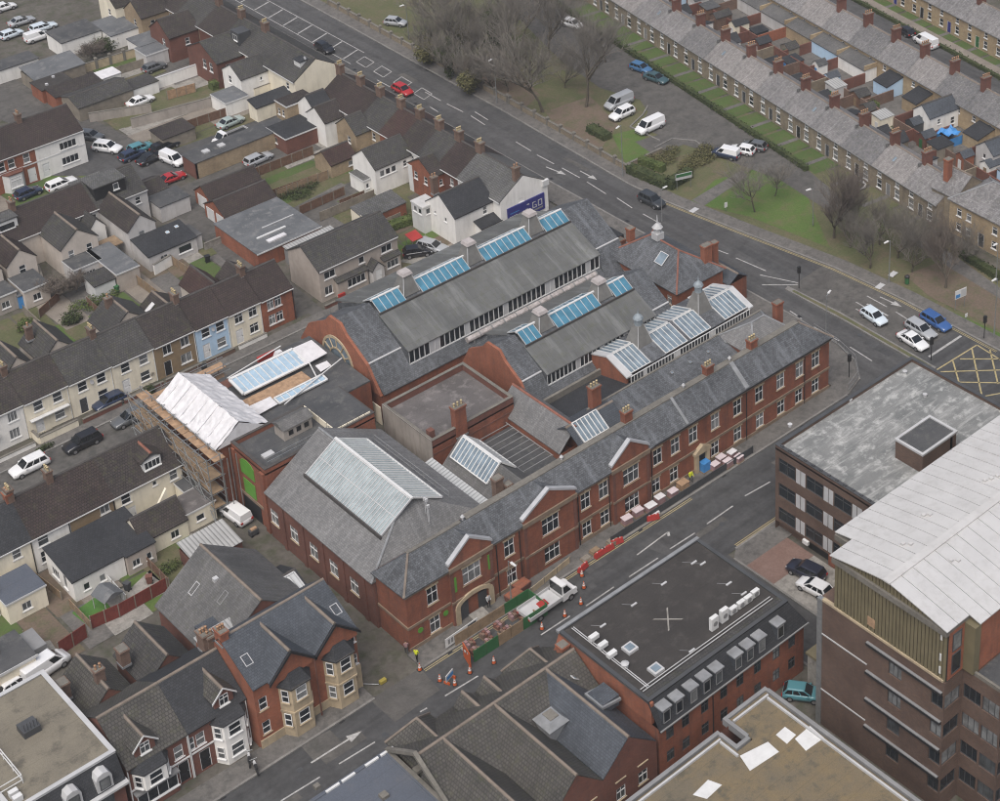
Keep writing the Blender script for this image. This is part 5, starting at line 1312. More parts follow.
# ---------------- houses along the main road, backs towards the camera
FR = [(57.4,67.3, 'white_render', 'tile_grey2', 'white end house with navy billboard on its gable'),
 (67.3,72.2, 'brick_dark', 'tile_brown2', 'brown-roofed house next to the white billboard house'),
 (72.2,77.0, 'brick_house', 'tile_grey', 'grey-tiled roadside house with red brick back wing'),
 (77.0,81.8, 'white_render', 'tile_brown', 'brown-tiled roadside house with white back wing'),
 (81.8,86.6, 'brick_house', 'tile_red', 'red-tiled roadside house behind the red car'),
 (86.6,92.0, 'brick_buff', 'tile_grey', 'grey-tiled roadside house with buff gabled back wing'),
 (92.0,97.2, 'pink_render', 'tile_brown2', 'brown-roofed roadside house, second before the gap'),
 (97.2,102.8, 'white_render', 'tile_brown2', 'brown-roofed roadside end house before the gap'),
 (109.6,117.2, 'cream_render', 'tile_grey', 'cream roadside house with big blank gable facing the gap'),
 (117.2,124.4, 'cream_render', 'tile_grey', 'grey-roofed roadside house with white wing behind the blank gable'),
 (124.4,131.6, 'brick_dark', 'tile_grey', 'grey-roofed roadside house with slate dormer'),
 (131.6,138.8, 'brick_dark', 'tile_brown', 'far roadside house with brick back wing, third from the top edge'),
 (138.8,146.0, 'brick_buff', 'tile_grey', 'far roadside house with buff back wing near the top edge'),
 (146.0,154.0, 'brick_buff', 'tile_brown', 'farthest roadside house with buff wing at the top edge'),
 (154.0,162.0, 'brick_dark', 'tile_brown', 'roadside house cut by the top edge')]
for i, (a, b, wm, rm, lb) in enumerate(FR):
 W_ = b - a; e, r = 5.0,7.6
 t = house('roadside_house', lb, 56.2,64.6, a, b, e, r, 'y', wm, rm, W2_([W_ * .3], [3.0], .8,1.2) if i else (), group='houses along the main road', gut='white')
 if i not in (8,): chimney(t, 4.2, W_ - .1,6.9,9.3,.8,1.3,4, 'brick_old', 'pot_buff', 'x')
 if i == 0:
  chimney(t, 3.4,.5,6.6,9.2,.9,.7,2, 'brick_old')
  wing(t, -6.6,.2,1.8,8.4,4.5,6.9, 'x', 'white_render', 'slate_black', [('S', 5.2,3.0,.7,1.2, 'sash'),('W', 2.2,3.0,.5,.7, 'plain'),('W', 4.6,3.3,.4,.5, 'plain')])
  leanto(t, -3.4,.0,.1,1.8,2.0,2.6, 'S', 'white_render', 'slate_black')
  chimney(t, -5.0,8.4,5.0,7.9,.9,.7,2, 'brick_old')
  flat_ext(t, -7.8,-5.4,7.6,10.4,4.2, 'white', 'roof_white', [('W', .8,2.9,.8,.9, 'plain'),('W', 1.9,2.9,.8,.9, 'plain'),('S', 1.2,2.9,1.4,.9, 'case2')], 'porch')
  window(t, 3.6,-.02,3.6,0,.7,1.1, 'sash'); MB().box(7.4,8.5,-.3,.1,4.5,5.4).build('parapet_end', 'white', t)
  bb = MB().box(1.0,7.6,-.22,-.04,.9,3.5).build('billboard', 'blue_sign', t)
  # pale printed bars where the small lines of print stand, and two large figures at the right
  for x0, x1, z0, z1, mm in [(1.3,1.55,1.75,2.1, 'light_grey'),(1.65,1.9,1.78,2.12, 'light_grey'),(2.0,2.25,1.8,2.14, 'light_grey'),(2.35,2.6,1.82,2.16, 'light_grey'),(2.9,3.2,1.85,2.1, 'mid_grey'),(3.3,3.6,1.88,2.12, 'mid_grey'),(3.7,4.0,1.9,2.16, 'light_grey'),(4.1,4.6,1.92,2.2, 'light_grey'),(4.4,4.8,2.75,2.92, 'light_grey'),(1.4,3.0,2.5,2.6, 'blue'),(1.4,4.4,1.2,1.3, 'blue'),(5.6,7.2,1.3,1.55, 'mid_grey')]:
   MB().box(x0, x1,-.25,-.225, z0, z1).build('lettering', mm, bb)
  for cx in (5.75,6.75):
   for x0, x1, z0, z1 in [(-.38,-.24,1.8,2.8),(.24,.38,1.8,2.8 if cx > 6 else 2.2),(-.24,.24,2.68,2.8),(-.24,.24,1.8,1.92),(.02,.24,2.2,2.3)][:5 if cx < 6 else 4]: MB().box(cx + x0, cx + x1,-.25,-.225, z0, z1).build('lettering', 'light_grey', bb)
 if i == 2: wing(t, -2.0,.2,-1.6,4.4,4.5,6.3, 'x', 'brick_house', 'tile_brown', [('W', 1.8,2.6,.8,1.2, 'sash'),('W', 4.2,2.6,.8,1.2, 'sash'),('S', 1.4,2.6,.6,1.0, 'sash')]); MB().box(-2.06,-2.0,3.4,4.4,0,4.4).build('white_return', 'white', t)
 if i == 3: wing(t, -6.4,.2,1.6,7.4,4.3,6.4, 'x', 'white_render', 'tile_grey', [('S', 1.2,2.7,.8,1.0, 'plain'),('S', 2.2,2.7,.8,1.0, 'plain'),('S', 3.2,2.7,.8,1.0, 'plain'),('S', 5.2,2.8,.6,1.0, 'sash')]); flat_ext(t, -7.6,-6.4,3.0,6.6,2.3, 'white_render', 'tile_grey2', [('S', .6,.9,.5,.8, 'plain')])
 if i == 5: wing(t, -2.6,.2,2.4,7.6,4.5,6.5, 'x', 'brick_buff', 'tile_grey', [('W', 2.0,2.4,.8,1.2, 'sash')]); wing(t, -8.2,-3.8,1.0,5.4,2.1,3.6, 'x', 'brick_buff', 'tile_red', [('S', 3.4,.8,.8,.8, 'plain')], name='outhouse')
 if i == 6: wing(t, -3.5,.2,4.0,9.0,4.2,6.0, 'x', 'white_render', 'tile_brown')
 if i == 7:
  wing(t, -3.0,.2,2.0,7.0,4.6,6.6, 'x', 'white_render', 'slate_black', [('S', 1.2,2.8,.7,1.0, 'sash')]); flat_ext(t, -5.0,-.1,6.9,10.2,4.5, 'brick_buff', 'tile_brown', [('W', 1.2,2.5,.6,1.1, 'sash'),('W', 2.4,2.4,.6,1.1, 'sash')])
  flat_ext(t, -9.0,-3.2,1.2,6.6,2.6, 'brick_dark', 'slate_black', [('W', 3.0,.9,.9,1.0, 'plain')], 'store')
 if i == 8:
  MB().box(2.0,4.0,1.2,3.0,5.4,7.3).build('dormer', 'white', t); MB().box(1.9,4.1,1.1,3.2,7.3,7.45).build('dormer_roof', 'slate_black', t); dish(t, 2.5,.5,8.2)
  leanto(t, -6.6,-.1,1.0,3.4,2.4,3.1, 'S', 'cream_render', 'slate_black', [], 'store')
 if i == 9: wing(t, -4.9,.2,.4,6.0,4.3,6.0, 'x', 'white_render', 'tile_grey', [('W', 3.4,2.6,.8,1.3, 'sash'),('S', 3.6,3.0,.4,.6, 'plain')]); flat_ext(t, -9.0,-5.0,-1.6,3.0,2.3, 'white_render', 'felt_grey')
 if i == 10: wing(t, -4.8,.2,.6,9.8,4.5,6.8, 'x', 'brick_dark', 'tile_grey', [('S', 2.0,2.6,.8,1.2, 'sash'),('S', 4.0,2.6,.7,1.0, 'sash'),('W', 2.0,2.4,1.0,1.6, 'sash'),('W', 4.0,2.4,1.0,1.6, 'sash')]); MB().box(.4,2.6,2.0,4.4,5.4,7.6).build('dormer', 'dark_grey', t); window(t, .36,3.2,6.1, R(-90),1.4,1.0, 'case2')
 if i == 12: wing(t, -5.4,.2,.2,6.6,4.5,6.8, 'x', 'brick_dark', 'tile_brown', [('W', 2.0,2.4,.9,1.4, 'sash'),('S', 3.2,2.4,.8,1.2, 'sash')]); flat_ext(t, -9.4,-5.5,1.0,5.0,2.4, 'grey_render', 'felt_grey')
 if i == 13: wing(t, -5.0,.2,3.0,8.8,4.7,7.0, 'x', 'brick_buff', 'tile_brown', [('W', 2.4,2.6,.8,1.2, 'sash'),('S', 2.0,2.6,.8,1.2, 'sash')])
 if i == 14: wing(t, -6.0,.2,2.0,8.0,4.7,7.0, 'x', 'cream_render', 'tile_brown', [('W', 2.4,2.6,.8,1.2, 'sash')])

# ---------------- detached beige house behind the large hall
bh = house('detached_house', 'detached beige house with small gabled porch behind the largest hall', 28.6,41.0,60.6,68.0,4.9,7.1, 'x', 'beige_render', 'tile_grey',
 [('S', 1.6,3.2,1.7,1.1, 'case2'),('S', 6.6,3.2,.9,1.0, 'plain'),('S', 10.6,3.2,1.7,1.1, 'case2'),('S', 1.2,.8,1.2,1.3, 'case2'),('S', 5.3,.8,2.9,1.3, 'case4'),('S', 11.2,.8,2.2,1.2, 'case3')], og=.15)
leanto(bh, 2.2,6.9,-.7,0,2.3,2.7, 'S', 'beige_render', 'tile_grey', [('S', 2.9,.9,2.8,1.2, 'case4')], 'front_bay')
wing(bh, 7.2,9.0,-1.5,0,2.3,3.3, 'y', 'grey_render', 'tile_grey', [('S', .9,.15,.9,2.0, 'door')], name='porch', ridge=None)
leanto(bh, 9.6,12.3,-.6,0,2.3,2.7, 'S', 'beige_render', 'tile_grey', [('S', 1.4,.9,1.9,1.1, 'case3')], 'side_bay')
MB().box(2.0,3.0,-1.0,-.75,.2,.7).build('flower_tub', 'red', bh)

# ---------------- garages, sheds and workshops of the back yards
def shed(name, label, x0, x1, y0, y1, z, wall, roof, cat='shed', group='sheds and garages in the back yards', wins=(), gab=None, slope=0.0, edge=None):
 t = thing(name, label, cat, (x0, y0,0),0, group); L, D = x1 - x0, y1 - y0
 if gab:
  walls(t, 0, L, 0, D, z, wall, wins, z + gab[1], gab[0]); gable_roof(t, 0, L, 0, D, z, z + gab[1], gab[0], roof, .15,.12, ridge='ridge_dark')
 else:
  walls(t, 0, L, 0, D, z, wall, wins)
  solid_roof(t, [(-.12,-.12, z + .12),(L + .12,-.12, z + .12),(L + .12, D + .12, z + .12 + slope),(-.12, D + .12, z + .12 + slope)], [(0,1,2,3)], roof, .12)
  if edge: MB().box(-.15, L + .15,-.17,-.12, z - .05, z + .16).build('fascia', edge, t)
 return t
g = shed('garage_block', 'long buff brick garage with flat felt roof and two skylights beside parked cars', 33.8,50.0,101.6,105.4,2.6, 'brick_buff', 'felt_dark', 'garage')
MB().box(-.1,.3,0,3.6,0,2.7).build('end_wall', 'brick_dark', g)
for x in (2.4,5.0): MB().box(x, x + 1.0,1.4,2.4,2.7,2.95).build('skylight', 'light_grey', g)
g = shed('gabled_garage', 'brown-roofed brick garage with white door, upper of two by the back lane', 30.2,38.6,91.4,95.6,2.1, 'brick_house', 'tile_brown2', 'garage', gab=('x', 1.5)); MB().box(-.06,0,.8,3.4,.05,2.0).build('garage_door', 'white', g)
g = shed('gabled_garage', 'black-roofed brick garage with white doors, lower of two by the back lane', 29.2,37.4,85.4,91.2,2.1, 'brick_house', 'tile_brown2', 'garage', gab=('x', 1.6)); MB().box(-.06,0,.6,2.6,.05,2.0).build('garage_door', 'white', g); MB().box(-.06,0,3.2,5.2,.05,2.0).build('garage_door', 'white', g)
g = shed('workshop', 'wide flat grey-roofed brick workshop below the two gabled garages', 27.0,37.0,73.4,84.6,2.5, 'brick_house', 'felt_grey', 'workshop', edge='white')
MB().box(2.0,6.5,3.2,3.5,2.63,2.8).build('roof_batten', 'white', g); MB().box(2.6,5.4,1.2,2.0,2.63,2.85).build('roof_sheet', 'sheeting', g); MB().box(4.0,9.0,5.2,5.4,2.63,2.75).build('roof_batten', 'light_grey', g)
g = shed('lean_to_shed', 'narrow corrugated grey shed behind the beige detached house', 30.6,38.0,69.0,72.6,2.2, 'mid_grey', 'corrug_v', slope=.3)
g = shed('brick_store', 'small brick store with grey roof and cream end wall behind the white billboard house', 42.8,49.6,71.0,74.6,2.1, 'brick_house', 'tile_grey2', slope=.5); MB().box(-.06,0,0,3.6,0,2.4).build('end_wall', 'cream_render', g)
shed('metal_shed', 'long grey metal-roofed shed beside the far back lane', 29.8,38.4,144.6,149.6,2.3, 'fence_grey', 'felt_grey', slope=.6)
g = shed('felt_roof_garage', 'garage with near-black flat roof beside the far back lane', 29.0,34.2,140.4,144.4,2.3, 'brick_house', 'felt_black')
for x, y in ((1.2,1.0),(3.2,2.8)): MB().box(x, x + .4, y, y + .4,2.4,2.7).build('roof_vent', 'light_grey', g)
shed('brick_garage', 'red brick garage with brown-grey roof by the far lane', 29.4,37.4,136.6,140.0,2.3, 'brick_house', 'tile_brown', slope=.3)
shed('asbestos_shed', 'long shed with mottled cement roof, nearest of the row by the far lane', 30.2,39.4,130.6,136.4,2.3, 'fence_grey', 'tile_grey', gab=('x', .9))
MB_ = shed('white_panel_stack', 'white sheet roofed lean-to among the far sheds', 37.2,41.0,137.6,140.4,2.2, 'white_render', 'sheeting')
shed('white_walled_garage', 'black-roofed garage with long white wall near the top left', 38.9,46.0,153.6,159.0,2.7, 'white_render', 'felt_dark', slope=.3)
shed('flat_workshop', 'grey flat-roofed workshop with glazed front near the top left', 46.2,51.4,150.6,157.6,2.5, 'white_render', 'felt_grey', slope=.2)
shed('white_outbuilding', 'white outbuilding at the top left edge', 26.6,34.0,152.0,155.6,2.3, 'white_render', 'felt_dark')
shed('flat_extension', 'flat-roofed grey outhouse with white front behind far roadside houses', 47.6,51.8,143.4,147.8,2.5, 'white_render', 'felt_grey')
shed('garden_store', 'small felt-roofed store beside the row of far sheds', 39.6,44.0,131.0,134.6,2.0, 'white_render', 'tile_grey')
shed('yard_shed', 'grey-roofed yard shed next to the parked white car', 22.6,27.6,98.4,103.0,2.4, 'grey_render', 'tile_brown', gab=('x', 1.0))
shed('yard_garage', 'dark-roofed yard garage with open front by the black dormer house', 24.0,28.6,94.2,98.0,2.4, 'grey_render', 'felt_dark')
shed('summerhouse', 'black timber summerhouse with grey roof among the parked cars', 18.0,22.6,106.0,109.4,2.2, 'black', 'tile_grey2', slope=.4)
shed('low_garden_shed', 'low garden shed with mossy roof beside the walled garden', 34.6,40.0,112.6,116.4,2.0, 'fence_grey', 'tile_brown', slope=.2)
shed('grey_outhouse', 'grey rendered outhouse behind the green garden fence', 21.6,24.6,84.0,87.4,2.2, 'grey_render', 'felt_dark')

# ---------------- red brick gabled pair on the street, left of the baths
rg = thing('gabled_brick_house', 'tall red brick house with twin gables and two-storey stone bays facing the street', 'house', (-18.0,-.3,0))
L, D = 11.4,8.4; E_, R_ = 7.7,10.4
ws = []
for cx in (3.9,8.9): ws += [('S*', cx + .1,7.9,.95,1.25, 'sash')]
ws += [('S', .8,4.6,.85,1.5, 'sash', {'sill': 'bath'}),('S', .8,1.6,.85,1.5, 'sash', {'sill': 'bath'}),('S', 11.0,6.0,.5,1.3, 'sash'),('S', 11.0,3.2,.5,1.3, 'sash')]
walls(rg, 0, L, 0, D, E_, 'brick_house', ws, R_, 'x', rpos=.62)
gable_roof(rg, 0, L, 0, D, E_, R_, 'x', 'slate_blue', .2,.1, rpos=.62, ridge='ridge')
for cx in (4.0,9.0):
 m = MB().prism([(cx - 2.35,7.0),(cx + 2.35,7.0),(cx + 2.35,7.75),(cx, 10.0),(cx - 2.35,7.75)], 'y', -.35,.1); m.build('gable', 'brick_house', rg)
 gable_roof(rg, cx - 2.35, cx + 2.35,-.5,5.2,7.75,10.05, 'y', 'slate_blue', .2,0, ridge='ridge', name='gable_roof')
 for s in (-1,1):
  o = MB().prism([(cx + s * 2.6,7.35),(cx, 9.9),(cx, 10.2),(cx + s * 2.6,7.65)], 'y', -.75,-.6).build('bargeboard', 'black', rg); fix_normals(o.data)
 bx = cx + .2
 by = MB(); by.prism([(bx - 1.7,-.02),(bx - 1.0,-1.25),(bx + 1.0,-1.25),(bx + 1.7,-.02)], 'z', -.2,6.3); by.build('stone_bay', 'bath_stone', rg)
 solid_roof(rg, [(bx - 1.85,0,6.3),(bx - 1.1,-1.4,6.3),(bx + 1.1,-1.4,6.3),(bx + 1.85,0,6.3),(bx - .6,-.3,7.5),(bx + .6,-.3,7.5)], [(0,1,4),(1,2,5,4),(2,3,5),(0,4,5,3)], 'slate_black', .1, 'bay_roof')
 for z in (1.5,4.5):
  window(rg, bx, -1.33, z, 0,1.15,1.55, 'sash', 'upvc', 'bath')
  window(rg, bx - 1.475,-.7, z, R(-60),.75,1.5, 'sash', 'upvc', 'bath')
  MB().prism([(bx - 1.78,-.02),(bx - 1.06,-1.36),(bx + 1.06,-1.36),(bx + 1.78,-.02)], 'z', z + 1.65, z + 1.85).build('bay_band', 'bath_stone', rg)
pipe(rg, 6.4,-.5,0,7.4, 'brick_dark', .08)
MB().box(-.02, L + .05,-.12,.0,.0,1.1).build('plinth', 'bath_stone', rg); MB().box(L - .5, L + .04,-.14,0,0,3.0).build('quoins', 'bath_stone', rg)
skylight(rg, 1.0,2.4,9.02,.8,1.2,27,0, 'glass_sky', 'light_grey'); skylight(rg, L - .6,2.2,8.92,.8,1.2,27,0, 'glass_sky', 'light_grey')
chimney(rg, .3,5.4,9.6,11.4,.8,1.3,3, 'brick_house', 'pot', 'x'); chimney(rg, -.1,7.2,6.5,9.8,.8,1.0,2, 'brick_old', 'pot', 'x')
# big grey-roofed rear hall of that house
gh = thing('grey_roofed_hall', 'broad plain grey slate gable roof behind the twin-gabled brick house', 'building', (-18.4,8.2,0))
L, D = 13.0,12.8
walls(gh, 1.2,12.4,.2, D - 1.2,4.6, 'brick_dark', (),8.8, 'y', rpos=.5)
gable_roof(gh, 1.2,12.4,.2, D - 1.2,4.6,8.8, 'y', 'slate_warm', .3,.1, ridge='ridge')
skylight(gh, 4.0,8.6,6.75,.7,1.4,37, R(-90), 'glass_sky', 'light_grey'); skylight(gh, 5.0,4.6,7.5,.7,1.4,37, R(-90), 'glass_slate', 'mid_grey')
MB().box(5.3,5.8,6.6,7.1,7.2,8.3).build('flue', 'light_grey', gh)
leanto(gh, .4,4.6,-1.6,2.2,6.0,6.9, 'S', 'brick_house', 'corrug_v', (), 'terrace_roof'); MB().box(1.4,3.4,2.4,4.2,5.3,6.4).build('roof_lantern', 'slate_blue', gh)
wing(gh, 9.8,13.8,3.0,9.0,3.2,4.6, 'x', 'brick_dark', 'slate_black', name='side_wing')
glazing(gh, (10.3,3.3,3.7),(3.2,0,0),(0,2.4,.9),6,1, 'corrug', 'light_grey', .1)
for i in range(3): MB().box(11.2 + i * .9,11.9 + i * .9,10.0,11.6,.3,2.2).build('gas_cage', 'dark_grey', gh)

# ---------------- shop terrace bottom left
bl = thing('bay_window_house', 'dark-roofed brick house with white two-storey bay and gabled dormer, right of its pair', 'house', (-24.3,1.4,0),0, 'pair of brick houses with gabled dormers')
bl2 = thing('bay_window_house', 'brown-tiled brick house with white bay and shop window, left of its pair', 'house', (-30.4,1.4,0),0, 'pair of brick houses with gabled dormers')
for t, L, rm, sh in ((bl, 6.2, 'slate_black', False),(bl2,6.1, 'tile_pantile', True)):
 D = 9.0; e, r = 5.6,8.6; bx = L * (.68 if not sh else .36)
 ws = [('S', L * .2 if not sh else L * .83,3.2,.9,1.5, 'sash')] + ([('S', 1.4,.1,1.1,2.3, 'door', {'c': 'black'})] if not sh else [('S', 5.3,.1,1.1,2.4, 'door', {'c': 'black'})])
 if not sh: ws.append(('S', .35,3.2,.55,1.5, 'sash'))
 walls(t, 0, L, 0, D, e, 'brick_dark', ws, r, 'x')
 gable_roof(t, 0, L, 0, D, e, r, 'x', rm, .25,.02, ridge='ridge')
 by = MB(); z0 = 2.9 if sh else -.2
 by.prism([(bx - 1.75,-.02),(bx - 1.1,-1.1),(bx + 1.1,-1.1),(bx + 1.75,-.02)], 'z', z0,4.9); by.build('bay', 'white_render', t)
 solid_roof(t, [(bx - 1.9,0,4.95),(bx - 1.2,-1.25,4.95),(bx + 1.2,-1.25,4.95),(bx + 1.9,0,4.95),(bx - 1.2,.5,6.0),(bx + 1.2,.5,6.0)], [(0,1,4),(1,2,5,4),(2,3,5),(0,4,5,3)], 'slate_black', .1, 'bay_roof')
 for z in ((3.2,) if sh else (.7,3.2)):
  window(t, bx, -1.18, z, 0,1.3,1.4, 'sash'); window(t, bx - 1.54,-.62, z, R(-59),.75,1.4, 'sash'); window(t, bx + 1.54,-.62, z, R(59),.75,1.4, 'sash')
 # gabled dormer over the bay
 MB().prism([(bx - 1.0,5.7),(bx + 1.0,5.7),(bx + 1.0,7.0),(bx, 8.0),(bx - 1.0,7.0)], 'y', .3,.55).build('dormer_gable', 'brick_dark', t)
 gable_roof(t, bx - 1.0, bx + 1.0,.3,4.2,7.0,8.0, 'y', 'tile_pantile', .25,.25,.1, name='dormer_roof', ridge='ridge')
 for s in (-1,1): fix_normals(MB().prism([(bx + s * 1.3,6.7),(bx, 8.0),(bx, 8.2),(bx + s * 1.3,6.9)], 'y', .0,.08).build('bargeboard', 'white', t).data)
 window(t, bx, .2,5.95,0,.95,1.2, 'cross')
 MB().box(0, L, -.14,-.02,2.72,2.86).build('string_course', 'white', t); pipe(t, L - .06,-.12,0,5.4, 'white'); pipe(t, .06,-.12,0,5.4, 'white')
 if sh:
  MB().box(.3,4.4,-.5,0,0,.8).build('shop_front', 'brick_dark', t); window(t, 2.35,-.55,.8,0,4.0,1.5, 'case4'); MB().box(.2,4.6,-.7,0,2.32,2.5).build('shop_fascia', 'mid_grey', t)
 # rear parts
 wing(t, .6, L - .4,8.8,15.0,4.6,7.0, 'y', 'brick_dark', 'tile_pantile' if sh else 'tile_grey', ridge='ridge')
 chimney(t, .3,12.2,5.5,7.6,.9,1.1,0, 'brick_old', 'pot', 'x')
chimney(bl, 5.9,6.0,7.6,10.0,.9,1.4,3, 'brick_old', 'pot', 'x'); chimney(bl2,3.2,10.5,6.2,8.4,.9,.7,2, 'brick_old')
# flat-roofed shop with black mansard
fm_ = thing('mansard_shop', 'flat sand-coloured roof shop with black mansard and three round-topped dormers at lower left', 'building', (-40.5,1.0,0))
walls(fm_, 0,9.6,0,14.8,5.3, 'brick_dark', [('S', 7.9,3.0,1.2,1.3, 'case2', {'fm': 'dark_grey'}),('S', 3.6,3.0,1.2,1.3, 'case2', {'fm': 'dark_grey'}),('S', 7.9,.6,1.2,1.6, 'case2', {'fm': 'dark_grey'})])
solid_roof(fm_, [(-.1,-.25,5.3),(9.7,-.25,5.3),(9.7,.9,7.8),(-.1,.9,7.8)], [(0,1,2,3)], 'slate_black', .12, 'mansard')
MB().box(-.1,9.7,.9,14.9,5.3,7.7).build('upper_wall', 'slate_black', fm_)
flat_roof(fm_, -.1,9.7,.85,14.9,7.8, 'felt_sand', .12,.35, 'light_grey', 'light_grey')
for i in range(3):
 cx = 2.0 + i * 2.9
 p = [(cx - .75,5.5),(cx + .75,5.5),(cx + .75,6.9),(cx + .5,7.35),(cx, 7.5),(cx - .5,7.35),(cx - .75,6.9)]
 o = MB().prism(p, 'y', -.35,1.0).build('dormer', 'light_grey', fm_); window(fm_, cx, -.47,5.7,0,1.0,1.2, 'plain', 'dark_grey', None, 'grey')
MB().box(-.3,9.8,-.75,-.05,5.05,5.28).build('cornice', 'light_grey', fm_)
tk = MB().box(4.6,6.2,8.0,9.6,7.8,8.5).build('roof_tank', 'dark_grey', fm_)
for i in range(5): MB().tube((4.8 + i * .3,8.2,8.5),(4.8 + i * .3,8.2,9.3),.04,.04,5).build('tank_pipe', 'dark_grey', fm_)
rf = MB()
for z in (8.2,8.8):
 rf.tube((.2,3.4, z),(2.2,3.4, z),.05,.05,5).tube((2.2,3.4, z),(2.2,11.0, z),.05,.05,5)
for y in (3.4,5.3,7.2,9.1,11.0): rf.tube((2.2, y, 7.8),(2.2, y, 8.9),.05,.05,5)
rf.build('roof_rail', 'white', fm_)
for y in (1.6,2.4): MB().box(.6,1.4, y, y + .5,7.8,8.4).build('air_unit', 'white', fm_)

# ================================================================== LARGE BUILDINGS SOUTH OF THE STREET
# ---------------- grey flat-roofed office
of = thing('flat_roof_office', 'four-storey brown brick office with weathered pale flat roof and window bands', 'building', (39.0,-30.0,0))
L, D, Z = 22.6,16.6,11.3
ops = []; bands = [(1.7,3.5),(5.0,6.8),(8.3,10.2)]
for z0, z1 in bands:
 u = .5
 k = 0
 while u < D - 3.2:
  w = 2.5; ops.append((u, u + w, z0, z1)); u += w
  u += .0; ops.append((u + .02, u + 1.5, z0, z1)); u += 1.6
m = MB(); wall_open(m, (0, D),(0,0),1.35, Z, ops, depth=.2)
m.poly([(0,0,-.3),(L, 0,-.3),(L, 0, Z),(0,0, Z)]).poly([(L, 0,-.3),(L, D, -.3),(L, D, Z),(L, 0, Z)]).poly([(L, D, -.3),(0, D, -.3),(0, D, Z),(L, D, Z)])
m.poly([(0.6, D, -.3),(0.6,0,-.3),(0.6,0,1.4),(0.6, D, 1.4)]); m.poly([(0, D, 1.35),(0.6, D, 1.35),(.6,0,1.35),(0,0,1.35)])
m.build('wall', 'brick_brown', of)
for i, (a, b, z0, z1) in enumerate(ops):
 y0, y1 = D - b, D - a
 if i % 2 == 0:
  f = MB().box(.06,.16, y0, y0 + .07, z0, z1).box(.06,.16, y1 - .07, y1, z0, z1).box(.06,.16, y0, y1, z0, z0 + .08).box(.06,.16, y0, y1, z1 - .08, z1).box(.07,.15,(y0 + y1) / 2 - .04,(y0 + y1) / 2 + .04, z0, z1).box(.07,.15, y0, y1, z1 - .6, z1 - .54)
  o = f.build('window', 'dark_grey', of); MB().box(.12,.14, y0, y1, z0, z1).build('pane', 'glass', o)
 else:
  for q in (0,1): MB().box(-.02,.12, y0 + q * .75, y0 + q * .75 + .62, z0 + .02, z1 - .02).build('infill_panel', 'light_grey', of)
MB().box(.5,.58,7,12,-.2,1.3).build('undercroft_dark_panel', 'black', of)  # black panel paints the darkness of the set-back ground floor
MB().box(-.06,0.0,1.5,8.5,-.2,1.5).build('ground_wall', 'brick_red', of); MB().box(-.3,0,11.4,12.2,.9,1.4).build('bulkhead_lamp', 'white', of)
flat_roof(of, 0, L, 0, D, Z, 'felt_weathered', .4,.35, 'brick_brown', 'dark_grey')
pl = MB().box(7.8,13.4,2.4,6.2, Z, Z + 2.3).build('plant_room', 'brick_brown', of)
MB().box(7.7,13.5,2.3,2.6, Z + 2.3, Z + 2.55).box(7.7,13.5,6.0,6.3, Z + 2.3, Z + 2.55).box(7.7,8.0,2.6,6.0, Z + 2.3, Z + 2.55).box(13.2,13.5,2.6,6.0, Z + 2.3, Z + 2.55).build('plant_room_coping', 'light_grey', of)
MB().box(8,13.2,2.6,6.0, Z + 2.3, Z + 2.4).build('plant_room_roof', 'felt_dark', of)
for y in (2.28,2.28): MB().box(12.4,12.55, y - .05, y + .1, Z, Z + 2.3).build('downpipe', 'light_grey', of)
for i in range(14): MB().box(-.02 + .1,.3,.6 + i * 1.15,1.0 + i * 1.15, Z + .46, Z + .6).build('cable_clip', 'dark_grey', of)
for x, y in [(42.70,-12.01),(59.00,-14.63),(50.67,-13.68),(57.30,-19.09)]:
 MB().lathe(x - 39, y + 30, [(.2, Z),(.2, Z + .3),(.28, Z + .34)], 8).build('roof_vent', 'light_grey', of)

# ---------------- tall block with the white ribbed roof
tw = thing('white_roof_tower', 'tall brown brick block with white ribbed metal roof and olive cladding, right edge', 'building', (22.0,-51.2,0))
YB = 15.4                                              # west wall runs local y 0..YB
m = MB(); wz = [(12.3,13.9),(8.8,10.4),(5.4,7.0),(2.0,3.6)]
ops = []
for z0, z1 in wz: ops += [(YB - 6.6, YB - 5.0, z0, z1),(YB - 1.5, YB - .12, z0, z1 + .1)]
wall_open(m, (0, YB),(0,0),-.3,15.6, ops, depth=.25)
opsS = [(.12,2.3, z0, z1 + .1) for z0, z1 in wz]; wall_open(m, (0,0),(2.6,0),-.3,15.6, opsS, depth=.25)
opsB = [(.1,2.1, z0, z1 + .1) for z0, z1 in wz] + [(2.3,4.3, z0, z1 + .1) for z0, z1 in wz]; wall_open(m, (2.6,0),(2.6,-4.4),-.3,15.6, opsB, depth=.25)
opsC = [(.1,2.4, z0, z1 + .1) for z0, z1 in wz] + [(2.6,4.9, z0, z1 + .1) for z0, z1 in wz]; wall_open(m, (2.6,-4.4),(7.6,-4.4),-.3,15.6, opsC, depth=.25)
wall_open(m, (7.6,-4.4),(7.6,-8.8),-.3,15.6, opsB, depth=.25); wall_open(m, (7.6,-8.8),(40,-8.8),-.3,15.6, [], depth=.25)
m.poly([(40,-8.8,-.3),(40, YB, -.3),(40, YB, 15.6),(40,-8.8,15.6)]).poly([(40, YB, -.3),(0, YB, -.3),(0, YB, 15.6),(40, YB, 15.6)])
m.poly([(0,0,15.6),(2.6,0,15.6),(2.6,-4.4,15.6),(7.6,-4.4,15.6),(7.6,-8.8,15.6),(40,-8.8,15.6),(40, YB, 15.6),(0, YB, 15.6)])
m.build('wall', 'brick_brown', tw)
def twin(x, y, z, rz, w, h, st='case2'): window(tw, x, y, z, rz, w, h, st, 'dark_grey', None)
